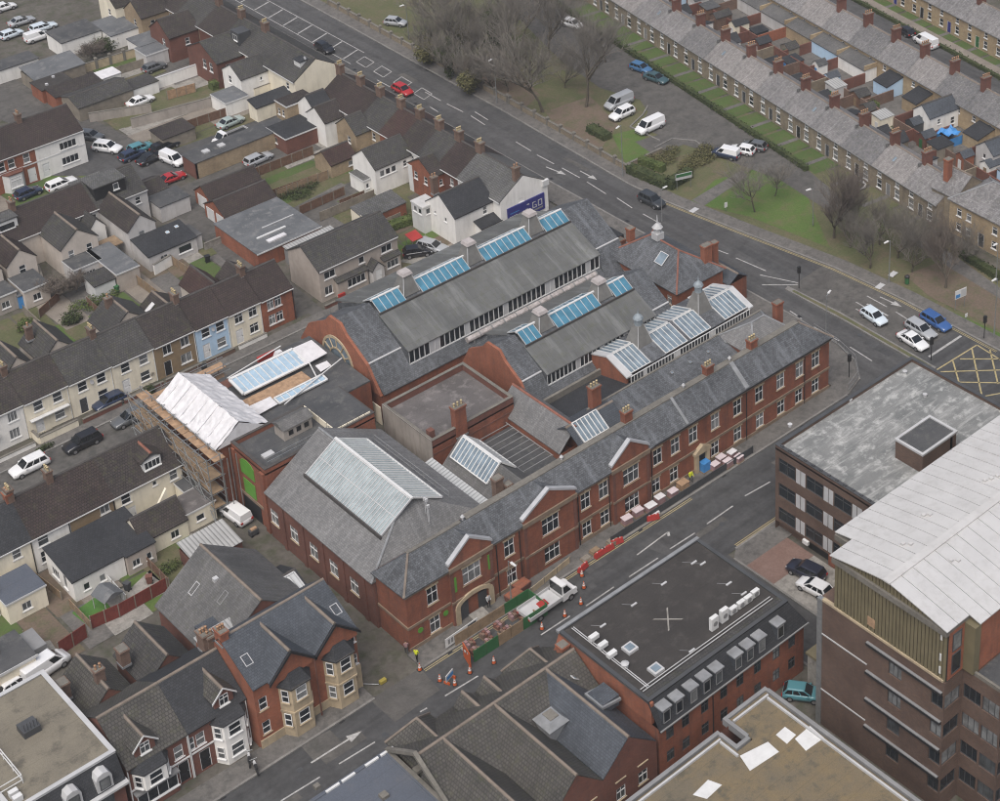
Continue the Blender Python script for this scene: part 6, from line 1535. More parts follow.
for z0, z1 in wz:
 twin(0.08,5.8, z0, R(-90),1.6, z1 - z0, 'case3'); twin(0.08,.81, z0, R(-90),1.38, z1 - z0 + .1); twin(1.21,.08, z0,0,2.18, z1 - z0 + .1, 'case2')
 for yy in (-1.1,-3.3): twin(2.68, yy, z0, R(-90),2.0, z1 - z0 + .1, 'case3')
 for xx in (3.85,6.35): twin(xx, -4.32, z0,0,2.3, z1 - z0 + .1, 'case3')
 for yy in (-5.5,-7.7): twin(7.68, yy, z0, R(-90),2.0, z1 - z0 + .1, 'case3')
 MB().box(-.26,0,.2,9.2, z1 + .5, z1 + .58).build('sun_shade', 'mid_grey', tw); MB().box(-.3,0,.2,9.2, z1 + .25, z1 + .49).build('sun_shade_painted_shadow', 'black', tw)  # black strip paints the shadow beneath each sun shade
for z in (11.5,4.5): MB().box(-.07,0,9.2, YB, z, z + .14).build('ledge', 'light_grey', tw)
MB().box(-.1,.35, YB - .5, YB + .12,-.3,15.7).build('corner_pier', 'galv', tw)
MB().box(-.08,.3,.2, YB - .5,15.6,15.85).build('coping', 'bath_stone', tw)
# clad upper storey
cz0, cz1 = 15.8,21.7; nsl = 32; wsl = (13.6 - .1) / nsl
MB().box(.3,38,.0,13.5, cz0,21.0).build('upper_wall', 'clad_olive', tw)
for i in range(nsl):
 y = .05 + i * wsl; yc = abs(y - 6.9) / 6.9; top = 21.45 + 1.2 * (1 - yc ** 1.15)
 MB().box(.04,.3, y, y + wsl - .09, cz0, top).build('cladding_slat', 'clad_olive', tw)
MB().box(.12,.3,.0,13.5, cz0,21.4).build('cladding_backing', 'black', tw)
MB().box(.0,.05,8.4,9.3,16.4,17.4).build('louvre', 'timber_new', tw)
for z in (16.4,17.9,20.3): MB().box(-.03,.03,.55,.75, z, z + .8).build('sign_plate', 'white', tw)
MB().box(.25,2.4,-.06,.3, cz0,21.3).build('brick_corner', 'brick_house', tw); window(tw, 1.3,-.18,16.3,0,1.2,2.2, 'plain', 'dark_grey', None); window(tw, 1.3,-.18,18.9,0,1.2,2.0, 'plain', 'dark_grey', None)
MB().box(2.4,12,-1.2,.3, cz0,21.2).build('brick_stair', 'brick_house', tw); MB().box(2.36,3.2,-1.25,-.02, cz0,21.25).build('clad_return', 'clad_olive', tw)
MB().box(2.7,7.4,-4.2,-1.3,15.62,15.75).build('terrace_deck', 'felt_dark', tw); MB().box(7.9,39.7,-8.5,-1.3,15.61,15.72).build('terrace_deck', 'felt_grey', tw)
MB().box(2.6,7.6,-4.4,-4.15,15.6,16.0).box(2.6,2.85,-4.15,-.1,15.6,16.0).build('terrace_coping', 'coping', tw)
# roof panels: separate ribbed sheets either side of the ridge
def rprof(y):                                          # gently curved section across the roof
 return 21.75 + 1.3 * (1 - (abs(y - 6.9) / 7.1) ** 1.15)
def panel(x0, x1, ya, yb, name='roof_panel', mat='roof_white'):
 n = 5; m = MB()
 for i in range(n):
  a, b = ya + (yb - ya) * i / n, ya + (yb - ya) * (i + 1) / n
  m.hexa([(x0, a, rprof(a)),(x1, a, rprof(a)),(x1, b, rprof(b)),(x0, b, rprof(b))], [(x0, a, rprof(a) + .1),(x1, a, rprof(a) + .1),(x1, b, rprof(b) + .1),(x0, b, rprof(b) + .1)])
 o = m.build(name, mat, tw); fix_normals(o.data); return o
pw = 1.55
for i in range(25):
 x0 = -.25 + i * pw; x1 = x0 + pw - .06
 north = 13.9 if x0 < 2.6 else 16.1
 panel(x0, x1,7.3, north); panel(x0, x1,-.15 if x0 < 2.3 else -1.4,6.55, mat='roof_white2')
MB().box(-.35,38.5,6.5,7.35,23.08,23.24).build('roof_ridge', 'roof_white', tw)
MB().box(-.2,38,-.05,13.7,21.1,21.68).build('roof_soffit', 'coping', tw); MB().box(2.7,38,13.8,16.0,20.6,21.2).build('roof_soffit', 'coping', tw)
MB().box(2.8,38,13.6,15.4, cz0,20.7).build('north_wall', 'clad_olive', tw)
for x, y in [(4.6,9.2),(5.0,8.6),(9.2,10.6),(9.6,10.2),(14.6,4.8),(6.0,4.6),(6.5,4.2),(17,9.5),(17.6,9.2),(18.3,9.0)]:
 MB().box(x, x + .35, y, y + .35, rprof(y), rprof(y) + .3).build('roof_fixing', 'roof_white', tw)
tc = thing('carport', 'low steel carport with stained concrete frame at the foot of the tall block', 'shed', (24.6,-35.4,0))
MB().box(0,5.0,0,.35,0,4.2).box(0,.35,.35,3.4,0,4.2).build('wall', 'concrete', tc); MB().box(-.1,5.1,-.1,3.6,4.2,4.45).build('roof', 'clad_olive', tc)

# ---------------- black flat roof with mansard
bk = thing('black_roof_block', 'red brick block with big black flat roof and slate mansard dormers', 'building', (6.4,-30.2,0))
L, D = 19.5,14.2
ws = []
for i, x in enumerate((1.4,3.4,5.9,8.4,10.6,13.0,15.6,17.8)):
 ws += [('S', x, 4.2,.95,1.4, 'cross', {'fm': 'dark_grey', 'sill': None}),('S', x, 1.4,.95,1.4, 'cross', {'fm': 'dark_grey', 'sill': None})]
walls(bk, 0, L, 0, D, 6.3, 'brick_red', ws)
MB().box(-.05,.3,.9, D, 6.3,8.9).build('west_wall', 'brick_house', bk)
solid_roof(bk, [(-.15,-.35,6.3),(L + .3,-.35,6.3),(L - 1.1,1.2,8.95),(-.15,1.2,8.95)], [(0,1,2,3)], 'slate_black', .15, 'mansard')
solid_roof(bk, [(L + .3,-.35,6.3),(L + .3, D, 6.3),(L - 1.1, D, 8.95),(L - 1.1,1.2,8.95)], [(0,1,2,3)], 'slate_black', .15, 'mansard')
MB().box(.3, L - 1.3,1.4, D - .1,6.3,8.7).build('upper_wall', 'brick_red', bk)
gutter(bk, -.1, L + .3,-.4,6.3, 'mid_grey')
flat_roof(bk, -.15, L - 1.1,1.15, D, 8.95, 'felt_black', .1,.3, 'felt_dark', 'dark_grey')
MB().box(-.15, L - 1.1,1.15,2.2,8.9,9.1).build('mossy_edge', 'tile_grey', bk)
MB().hexa([(-.3, D - .25,8.9),(L - 1.0, D - .25,8.9),(L - 1.0, D + .15,8.9),(-.3, D + .15,8.9)], [(-.3, D - .25,9.16),(L - 1.0, D - .25,9.16),(L - 1.0, D + .15,9.16),(-.3, D + .15,9.16)]).build('edge_trim', 'lead', bk)
for i, x in enumerate((.95,2.55,4.4,6.1,7.7,10.3,11.9,13.5,16.1)):
 m = MB().box(x - .52, x + .52,-.1,1.3,6.55,8.35); o = m.build('dormer', 'slate_blue', bk); MB().box(x - .62, x + .62,-.25,1.4,8.35,8.5).build('dormer_roof', 'lead', bk)
 window(bk, x, -.22,6.75,0,.85,1.4, 'plain', 'mid_grey', None)
def T(x, y): return x - 6.4, y + 30.2
for p in [(9.74,-18.61),(13.77,-18.60),(17.85,-18.52),(22.05,-18.44),(22.59,-19.20),(22.41,-23.16),(22.47,-25.24),(13.54,-27.20)]:
 x, y = T(*p); MB().box(x - .35, x + .35, y - .1, y + .1,9.0,9.12).build('anchor_bar', 'light_grey', bk); MB().tube((x, y, 9.03),(x - .8, y + .9,9.03),.03,.03,4).build('safety_line', 'mid_grey', bk)
cx, cy = T(*(14.82,-22.41))
for s in (-1,1): MB().hexa([(cx - 1.1, cy - s * 1.1 - .1,8.97),(cx - .9, cy - s * 1.1 - .1,8.97),(cx + 1.1, cy + s * 1.1 + .1,8.97),(cx + .9, cy + s * 1.1 + .1,8.97)], [(cx - 1.1, cy - s * 1.1 - .1,9.0 + .004 * s),(cx - .9, cy - s * 1.1 - .1,9.0 + .004 * s),(cx + 1.1, cy + s * 1.1 + .1,9.0 + .004 * s),(cx + .9, cy + s * 1.1 + .1,9.0 + .004 * s)]).build('walkway_cross', 'concrete', bk)
for i, (p, h) in enumerate([((17.04,-26.59),1.5),((18.47,-26.51),1.5),((19.85,-26.35),.7),((20.98,-26.32),.7),((21.96,-26.32),.7),((23.04,-26.22),.7)]):
 x, y = T(*p); o = MB().box(x - .45, x + .45, y - .22, y + .22,9.05,9.05 + h).build('air_conditioner', 'white', bk); MB().lathe(0,0, [(.28,0),(.28,.03)], 12).build('fan_grille', 'mid_grey', o, (x, y - .23,9.05 + h * .5)).rotation_euler = (R(90),0,0)
for p, w in [((7.82,-19.51),.5),((7.73,-20.93),.5),((7.57,-22.43),.5)]:
 x, y = T(*p); MB().box(x - w, x + w, y - .25, y + .25,9.3,9.75).box(x - .05, x + .05, y - .05, y + .05,8.95,9.3).build('air_conditioner', 'white', bk)
x, y = T(*(7.75,-24.09)); MB().lathe(x, y, [(.35,8.95),(.35,9.3),(.42,9.35),(.1,9.5)], 10).build('roof_fan', 'light_grey', bk)
for p in ((9.55,-22.77),(9.47,-26.56)):
 x, y = T(*p); o = MB().box(x - .6, x + .6, y - .6, y + .6,8.95,9.25).build('rooflight', 'light_grey', bk); MB().box(x - .38, x + .38, y - .38, y + .38,9.25,9.32).build('pane', 'glass_slate', o)
for off in (0.9,1.25):
 MB().tube((.3,1.5 + off, 9.15),(L - 2,1.5 + off, 9.15),.05,.05,5).tube((.4 + off * .6,2.5,9.15),(.4 + off * .6, D - .8,9.15),.05,.05,5).build('cable_run', 'light_grey', bk)
pipe(bk, 6.9,-.08,0,6.2, 'black')

# ---------------- tile-roofed brick block with three parallel gables
tg = thing('three_gabled_block', 'brick block with ribbed brown tile roofs running to three gables, bottom centre', 'building', (-12.2,-30.3,0))
ws = [('S', 16.4,3.9,1.1,1.5, 'cross', {'sill': 'bath'}),('S', 13.7,3.9,1.1,1.5, 'cross', {'sill': 'bath'}),('S', 16.4,1.4,1.1,1.5, 'cross', {'sill': 'bath'}),('S', 13.7,1.4,1.1,1.5, 'cross', {'sill': 'bath'}),('S', 10.2,4.0,1.1,1.4, 'cross', {'sill': 'bath'}),('S', 8.0,4.0,1.1,1.4, 'cross', {'sill': 'bath'}),('S', 4.0,4.0,1.1,1.4, 'cross', {'sill': 'bath'})]
walls(tg, 0,18.2,0,16.6,5.3, 'brick_dark', ws)
main = gable_roof(tg, 0,18.2,7.2,16.6,5.3,8.3, 'x', 'tile_pantile', .3,.2, ridge='ridge')
for a, b, rm in ((11.7,18.1, 'slate_blue'),(5.9,11.6, 'tile_pantile'),(.1,5.8, 'tile_pantile')):
 c = (a + b) / 2
 MB().poly([(a, 0,5.3),(b, 0,5.3),(c, 0,8.2)]).build('gable_wall', 'brick_dark', tg)
 gable_roof(tg, a, b, .1,11.8,5.3,8.22, 'y', rm, .02,.12, ridge='ridge', name='wing_roof')
 if b < 18: MB().box(b - .05, b + .15,.2,9,5.05,5.32).build('valley_gutter', 'dark_grey', tg)
for c, w, ye in ((2.9,2.5,17.8),(15.8,2.3,17.2)):
 pts = [(c - w, 11.8,5.3),(c + w, 11.8,5.3),(c + w, ye, 5.3),(c - w, ye, 5.3),(c, 12.2,7.8),(c, ye - 1.8,7.8)]
 solid_roof(tg, pts, [(0,1,4),(1,2,5,4),(2,3,5),(3,0,4,5)], 'tile_pantile', .14, 'front_wing_roof', [(4,5),(2,5),(3,5)]); walls(tg, c - w + .2, c + w - .2,14, ye - .2,5.2, 'brick_dark', name='front_wing_wall')
for c in (8.0,10.6):
 MB().prism([(c - .9,6.0),(c + .9,6.0),(c + .9,6.5),(c, 7.5),(c - .9,6.5)], 'y', 12.9,15.6).build('dormer', 'tile_pantile', tg); gable_roof(tg, c - .9, c + .9,12.8,15.8,6.5,7.5, 'y', 'tile_pantile', .2,.1,.1, ridge='ridge', name='dormer_roof')
 MB().prism([(c - .85,6.3),(c + .85,6.3),(c, 7.35)], 'y', 12.66,12.72).build('dormer_cheek', 'white', tg)
MB().box(-.35,.05,5.8,16.8,4.9,5.7).prism([(7.0,5.4),(11.9,8.55),(16.8,5.4),(16.8,5.8),(11.9,8.95),(7.0,5.8)], 'x', -.35,.05).build('gable_parapet', 'coping', tg)
sA = (8.22 - 5.3) / 3.2
skylight(tg, 12.6 + .9,9.3,6.95,.55,1.3,42, R(-90), 'glass_sky', 'white'); skylight(tg, 13.6,7.3,7.05,.55,1.3,42, R(-90), 'glass_sky', 'white'); skylight(tg, 7.3,7.8,6.7,.55,1.1,45, R(-90), 'sheeting', 'white')
skylight(tg, 16.9,9.9,7.05,.6,1.2,42, R(90), 'glass_sky', 'light_grey')
o = MB().box(11.0,13.0,6.6,8.8,5.4,6.9).build('roof_plant', 'lead', tg); MB().hexa([(10.8,6.4,6.9),(13.2,6.4,6.9),(13.2,9.0,6.9),(10.8,9.0,6.9)], [(11.3,6.9,7.5),(12.7,6.9,7.5),(12.7,8.5,7.5),(11.3,8.5,7.5)]).build('roof_plant_cowl', 'lead', o); MB().box(11.5,12.5,7.1,8.3,7.5,7.58).build('roof_plant_lid', 'coping', o)
MB().box(15.9,17.9,4.8,7.0,6.6,7.9).build('dormer', 'slate_blue', tg); MB().hexa([(15.7,4.6,7.6),(18.0,4.6,7.2),(18.0,7.2,7.2),(15.7,7.2,7.6)], [(15.7,4.6,7.9),(18.0,4.6,7.5),(18.0,7.2,7.5),(15.7,7.2,7.9)]).build('dormer_roof', 'lead', tg)
MB().box(8.5,8.9,7.6,10.6,7.05,7.3).build('roof_walkway', 'mid_grey', tg)
chimney(tg, 17.9,13.0,5.4,8.6,.9,.9,0, 'brick_house')
fix_normals(MB().prism([(17.2,5.4),(18.6,5.4),(18.6,8.5)], 'y', 13.8,14.4).build('brick_wedge', 'brick_house', tg).data)

# ---------------- blue-grey flat roof
bf = thing('blue_flat_roof_block', 'flat blue-grey felt roof block with white dashes on its edge, bottom', 'building', (-26.0,-36.0,0))
walls(bf, 0,13.6,0,22.4,5.6, 'brick_dark'); flat_roof(bf, 0,13.6,0,22.4,5.6, 'felt_blue', .05,.3, 'felt_blue', 'felt_blue', copeh=.03)
for p in ((-18.37,-13.28),(-16.71,-13.18),(-14.18,-13.11),(-12.53,-13.10)): x, y = p[0] + 26, p[1] + 36; MB().box(x - .7, x + .7,22.0,22.25,5.6,5.78).build('edge_rooflight', 'white', bf)
for p, w in (((-11.79,-17.68),.35),((-15.68,-17.94),.35),((-19.32,-12.80),.25)): x, y = p[0] + 26, p[1] + 36; MB().box(x - w, x + w, y - w, y + w, 5.6,5.95).build('roof_vent', 'coping', bf)
MB().lathe(12.1,12.2, [(.4,5.6),(.4,5.9),(.3,6.0)], 10).build('roof_fan', 'light_grey', bf)
# ---------------- brown stained flat roof
bn = thing('brown_flat_roof_block', 'flat roof stained brown with white patches, beside the tall block', 'building', (-4.0,-58.0,0))
walls(bn, 0,20.0,0,22.6,7.6, 'brick_dark')
MB().box(0.4,12.8,.4,22.2,7.3,7.7).box(12.8,19.6,.4,19.8,7.3,7.7).build('roof', 'felt_brown', bn)
p = MB()
for x0, x1, y0, y1 in ((0,13.1,22.3,22.7),(12.8,13.2,19.9,22.3),(13.2,14.6,19.9,20.3),(14.4,14.8,20.3,23.4),(14.8,20.0,23.0,23.4),(19.7,20.1,0,23.0),(0,.35,.4,22.3)): p.box(x0, x1, y0, y1,7.2,7.95)
p.build('parapet', 'mid_grey', bn)
p = MB()
for x0, x1, y0, y1 in ((.5,12.6,21.7,21.9),(14.95,19.5,22.4,22.6),(19.1,19.3,.6,22.3),(12.3,12.5,19.3,21.6)): p.box(x0, x1, y0, y1,7.7,7.95)
p.build('edge_rail', 'light_grey', bn)
MB().box(14.8,19.7,19.8,23.0,7.3,7.7).build('roof', 'felt_brown', bn)
for pts in ([(2.61,-38.92),(4.69,-38.66),(5.17,-39.95),(3.17,-40.12)], [(8.60,-38.74),(11.54,-39.40),(11.41,-40.93),(8.03,-40.60)], [(12.64,-39.34),(13.90,-39.26),(13.93,-40.65),(12.59,-40.80)], [(13.52,-40.91),(15.60,-40.82),(15.47,-42.72),(13.21,-42.59)]):
 q = [(a + 4, b + 58) for a, b in pts]; fix_normals(MB().prism(q, 'z', 7.68,7.74).build('white_patch', 'white', bn).data)
MB().box(4.5,5.4,13.0,14.4,7.6,8.3).build('roof_hatch', 'brick_dark', bn)

# ================================================================== RAILWAY COTTAGES (rows turned 9 degrees)
TH = R(-9.0)
def rowp(P, s, off=0.0):
 d = (math.sin(-TH), math.cos(TH)); e = (math.cos(TH),-math.sin(-TH))
 return (P[0] + d[0] * s + e[0] * off, P[1] + d[1] * s + e[1] * off)
ORD = ['first', 'second', 'third', 'fourth', 'fifth', 'sixth', 'seventh', 'eighth', 'ninth', 'tenth', 'eleventh', 'twelfth', 'thirteenth', 'fourteenth', 'fifteenth', 'sixteenth']
HW = 7.2
rr = random.Random(5)
for k in range(14):
 P = rowp((103.3,34.1),-19.6 + k * HW)
 ws = []
 for u in (1.55,5.6): ws += [('W', u, 2.4,.9,1.05, 'sash', {'pane': 'grey' if rr.random() < .7 else None}),('W', u, .5,1.1,1.45, 'sash', {'pane': 'grey' if rr.random() < .7 else None})]
 ws += [('W', 3.6,.08,1.0,2.05, 'door', {'c': rr.choice(['dark_grey', 'black', 'dark_grey', 'mid_grey'])})]
 t = house('stone_cottage', '%s stone cottage from the right in the near grey-roofed railway terrace' % ORD[k], 0,7.2,0, HW - .02,3.7,6.1, 'y', 'stone', rr.choice(['slate_village', 'slate_village2', 'slate_village3', 'slate_village']), ws, rot0=P, rz=TH, group='near row of railway cottages', gut='mid_grey', ridge='ridge')
 chimney(t, 3.9, HW - .35,5.2,8.1,1.5,.7,4, 'brick_dark', 'pot', 'x')
 MB().box(2.5,3.4, HW - .12, HW + .1,5.8,6.3).build('party_upstand', 'slate_pale', t)
 if k % 3 == 1: skylight(t, 1.9,2.0 + k % 2 * 2.5,5.1,.6,.9,33, R(-90), 'glass_slate', 'mid_grey')
 if k % 4 == 2: dish(t, -.15,3.0,3.2)
 # back yard wing
 wm = rr.choice(['white_render', 'grey_render', 'blue_render', 'brick_old', 'stone', 'white_render', 'stone']); w = rr.uniform(2.2,3.0); y0 = rr.choice([.2, HW - w - .3]); l = rr.uniform(2.4,3.6)
 if rr.random() < .6: wing(t, 7.2,7.2 + l, y0, y0 + w, 2.2,3.3, 'x', wm, 'slate_black', [('W', w / 2,.6,.8,1.2, 'plain')] if 0 else (), name='outhouse', ridge=None)
 else: leanto(t, 7.2,7.2 + l, y0, y0 + w, 2.2,2.9, 'N', wm, 'slate_black', (), 'outhouse')
 MB().box(7.2,14.0, HW - .22, HW - .02,0,2.0).build('yard_wall', rr.choice(['brick_dark', 'brick_dark', 'brick_old', 'stone']), t)
 MB().box(13.8,14.0,0, HW, 0,1.9).build('yard_wall', rr.choice(['brick_dark', 'brick_old']), t)
 if k < 13:
  h = sheet('garden', [rowp(P, .6,-4.6), rowp(P, HW, -4.6), rowp(P, HW, -.1), rowp(P, .6,-.1)], 0.01, 'grass_green' if k > 2 else 'grass_dull')
  sheet('garden_path', [rowp(P, 3.2,-4.8), rowp(P, 4.0,-4.8), rowp(P, 4.0,-.05), rowp(P, 3.2,-.05)], 0.03, 'paving')
for k in range(12):
 P = rowp((124.9,26.6),-18.0 + k * HW)
 ws = [('W', u, 2.3,.75,.95, 'sash') for u in (1.7,5.3)]
 t = house('stone_cottage', '%s stone cottage from the right in the middle railway terrace, seen from its back yard' % ORD[k], 0,7.2,0, HW - .02,3.9,6.3, 'y', 'stone_buff', rr.choice(['slate_village', 'slate_village2', 'slate_village3']), ws, rot0=P, rz=TH, group='middle row of railway cottages', gut='mid_grey', ridge='ridge')
 chimney(t, 3.6, HW - .35,5.4,8.4,1.6,.7,4, 'brick_dark', 'pot', 'x')
 if k >= 6:                                         # continuous lean-to
  leanto(t, -2.6,-.02,.05, HW - .1,2.1,2.9, 'W', rr.choice(['white_render', 'grey_render', 'stone_buff', 'blue_render']), 'slate_warm', (), 'scullery', .1)
  MB().box(-2.7,.1,-.1,.1,2.3,3.1).build('party_upstand', 'stone_buff', t)
 elif k in (1,3):
  wing(t, -6.0,-.02,1.6,5.4,3.2,4.7, 'x', 'white_render' if k == 3 else 'grey_render', 'slate_blue', [('W', 1.9,1.9,.6,.8, 'plain'),('S', 2.0,1.6,.6,.9, 'sash'),('S', 4.8,.8,.8,1.2, 'sash')], name='scullery')
 else:
  leanto(t, -3.4,-.02,.6,4.0,2.1,3.0, 'W', rr.choice(['stone_buff', 'blue_render', 'white_render']), 'slate_black', (), 'scullery', .1)
 MB().box(-8.6,-2.6, HW - .2, HW, 0,1.9).build('yard_wall', rr.choice(['brick_house', 'brick_old', 'brick_dark', 'brick_dark']), t)
 MB().box(-8.7,-8.5,0, HW, 0,1.8).build('yard_wall', 'brick_old', t)
sheet('yards', [rowp((103.3,34.1),-22,7.0), rowp((103.3,34.1),90,7.0), rowp((103.3,34.1),90,23), rowp((103.3,34.1),-22,23)], -0.01, 'paving')
SHC = ['blue_render', 'white_render', 'brick_house', 'fence_grey', 'brick_dark', 'dark_grey', 'cream_render', 'brick_old', 'fence_brown', 'grey_render']
LBL = ['red', 'teal', 'grey']
for k in range(24):                                    # small outbuildings and clutter in the yards
 s = -18 + k * 4.1; o = rr.uniform(10.6,15.4); P = rowp((103.3,34.1), s, o)
 w, l, z = rr.uniform(1.6,2.6), rr.uniform(1.8,3.4), rr.uniform(1.6,2.3); c = SHC[k % len(SHC)]
 t = thing('yard_outhouse', '%s small outhouse from the right in the yards between the two cottage rows' % (ORD[k] if k < 16 else ['seventeenth', 'eighteenth', 'nineteenth', 'twentieth', 'twenty-first', 'twenty-second', 'twenty-third', 'twenty-fourth'][k - 16]), 'shed', (*P, 0), TH, 'outhouses in the cottage yards')
 walls(t, 0, l, 0, w, z, c, (), z + .7 if k % 3 else None, 'x')
 if k % 3: gable_roof(t, 0, l, 0, w, z, z + .7, 'x', rr.choice(['slate_black', 'tile_grey', 'slate_blue', 'felt_dark']),.12,.1,.08, ridge=None)
 else: MB().hexa([(-.1,-.1, z),(l + .1,-.1, z),(l + .1, w + .1, z + .25),(-.1, w + .1, z + .25)], [(-.1,-.1, z + .08),(l + .1,-.1, z + .08),(l + .1, w + .1, z + .33),(-.1, w + .1, z + .33)]).build('roof', rr.choice(['felt_grey', 'corrug_v', 'slate_black', 'felt_dark']), t)
 MB().box(-.04,0, w * .3, w * .3 + .7,.05,1.5).build('door', rr.choice(['white', 'blue', 'green_hoard', 'timber']), t)
P = rowp((103.3,34.1),-3.5,16.4); tp = thing('tarpaulin_cover', 'bright blue tarpaulin over a yard frame between the cottage rows', 'tarpaulin', (*P, 0), TH)
m = MB()
for i in range(5):
 for j in range(5):
  zz = lambda a, b: 1.9 + .35 * math.sin(a * 1.7 + b) + .25 * math.cos(b * 2.1)
  m.poly([(i * .6, j * .6, zz(i, j)),(i * .6 + .6, j * .6, zz(i + 1, j)),(i * .6 + .6, j * .6 + .6, zz(i + 1, j + 1)),(i * .6, j * .6 + .6, zz(i, j + 1))])
m.build('cover', 'blue', tp, smooth=True); MB().box(0.05,.12,.1,2.9,0,1.5).build('side_sheet', 'blue', tp); MB().box(.1,2.9,.05,.1,0,1.5).build('side_sheet', 'blue', tp)
P = rowp((103.3,34.1),45,9.5); tp = thing('garden_parasol', 'closed red garden parasol sheet among the far cottage yards', 'parasol', (*P, 0)); MB().lathe(0,0, [(1.1,2.0),(.05,2.8)], 6).build('canopy', 'red', tp); MB().tube((0,0,0),(0,0,2.1),.04,.04,6).build('pole', 'galv', tp)
# far street and the third row
P3 = (147.6,36.0)
sheet('far_street', [rowp((124.9,26.6),-60,10.4), rowp((124.9,26.6),120,10.4), rowp((124.9,26.6),120,16.4), rowp((124.9,26.6),-60,16.4)], 0.0, 'asphalt')
slab('far_pavement', [rowp((124.9,26.6),-60,16.4), rowp((124.9,26.6),120,16.4), rowp((124.9,26.6),120,18.8), rowp((124.9,26.6),-60,18.8)], -.2,.12, 'gravel')
slab('far_pavement', [rowp((124.9,26.6),-60,7.3), rowp((124.9,26.6),120,7.3), rowp((124.9,26.6),120,10.4), rowp((124.9,26.6),-60,10.4)], -.2,.12, 'paving')
for k in range(8):
 P = rowp(P3,-14 + k * HW, 0.0)
 ws = []
 for u in (1.55,5.6): ws += [('W', u, 2.6,.8,1.0, 'sash'),('W', u, .6,.95,1.4, 'sash')]
 ws += [('W', 3.6,.08,1.0,2.1, 'door', {'c': ['blue_sign', 'black', 'blue_sign', 'green_hoard'][k % 4]})]
 t = house('stone_cottage', '%s buff stone cottage from the right in the far top-right terrace' % ORD[k], 0,7.2,0, HW - .02,4.0,6.4, 'y', 'stone_buff', 'slate_village', ws, rot0=P, rz=TH, group='far row of railway cottages', gut='mid_grey', ridge='ridge')
 chimney(t, 3.6, HW - .35,5.4,8.4,1.6,.7,4, 'brick_dark', 'pot', 'x')
 sheet('garden', [rowp(P, .6,-4.4), rowp(P, HW, -4.4), rowp(P, HW, -.1), rowp(P, .6,-.1)], 0.02, 'grass_green')
 sheet('garden_path', [rowp(P, 3.2,-4.4), rowp(P, 4.0,-4.4), rowp(P, 4.0,-.05), rowp(P, 3.2,-.05)], 0.03, 'paving')
# sandstone house by the park, right edge
sw = thing('sandstone_house', 'buff sandstone house with hipped slate roof at the right edge by the park', 'house', (99.4,-14.0,0), R(-3))
walls(sw, 0,8.4,0,27.0,5.2, 'stone_buff', [('W', y, z, .9,1.2, 'top') for y in (25.2,23.4,18.6,12.0,6.0) for z in (3.2,.9)] + [('W', 21.0,.1,1.1,2.2, 'door', {'c': 'dark_grey'})])
hip_roof(sw, 0,8.4,0,27.0,5.25,8.2, 'y', 'slate_village', .25,4.2, rm='lead')
wing(sw, .6,7.0,26.5,31.0,5.2,7.6, 'y', 'stone', 'slate_village', ridge='ridge')
chimney(sw, 2.2,29.6,6.0,9.8,1.0,.8,0, 'brick_house'); pipe(sw, -.08,16.8,0,5.1, 'dark_grey')

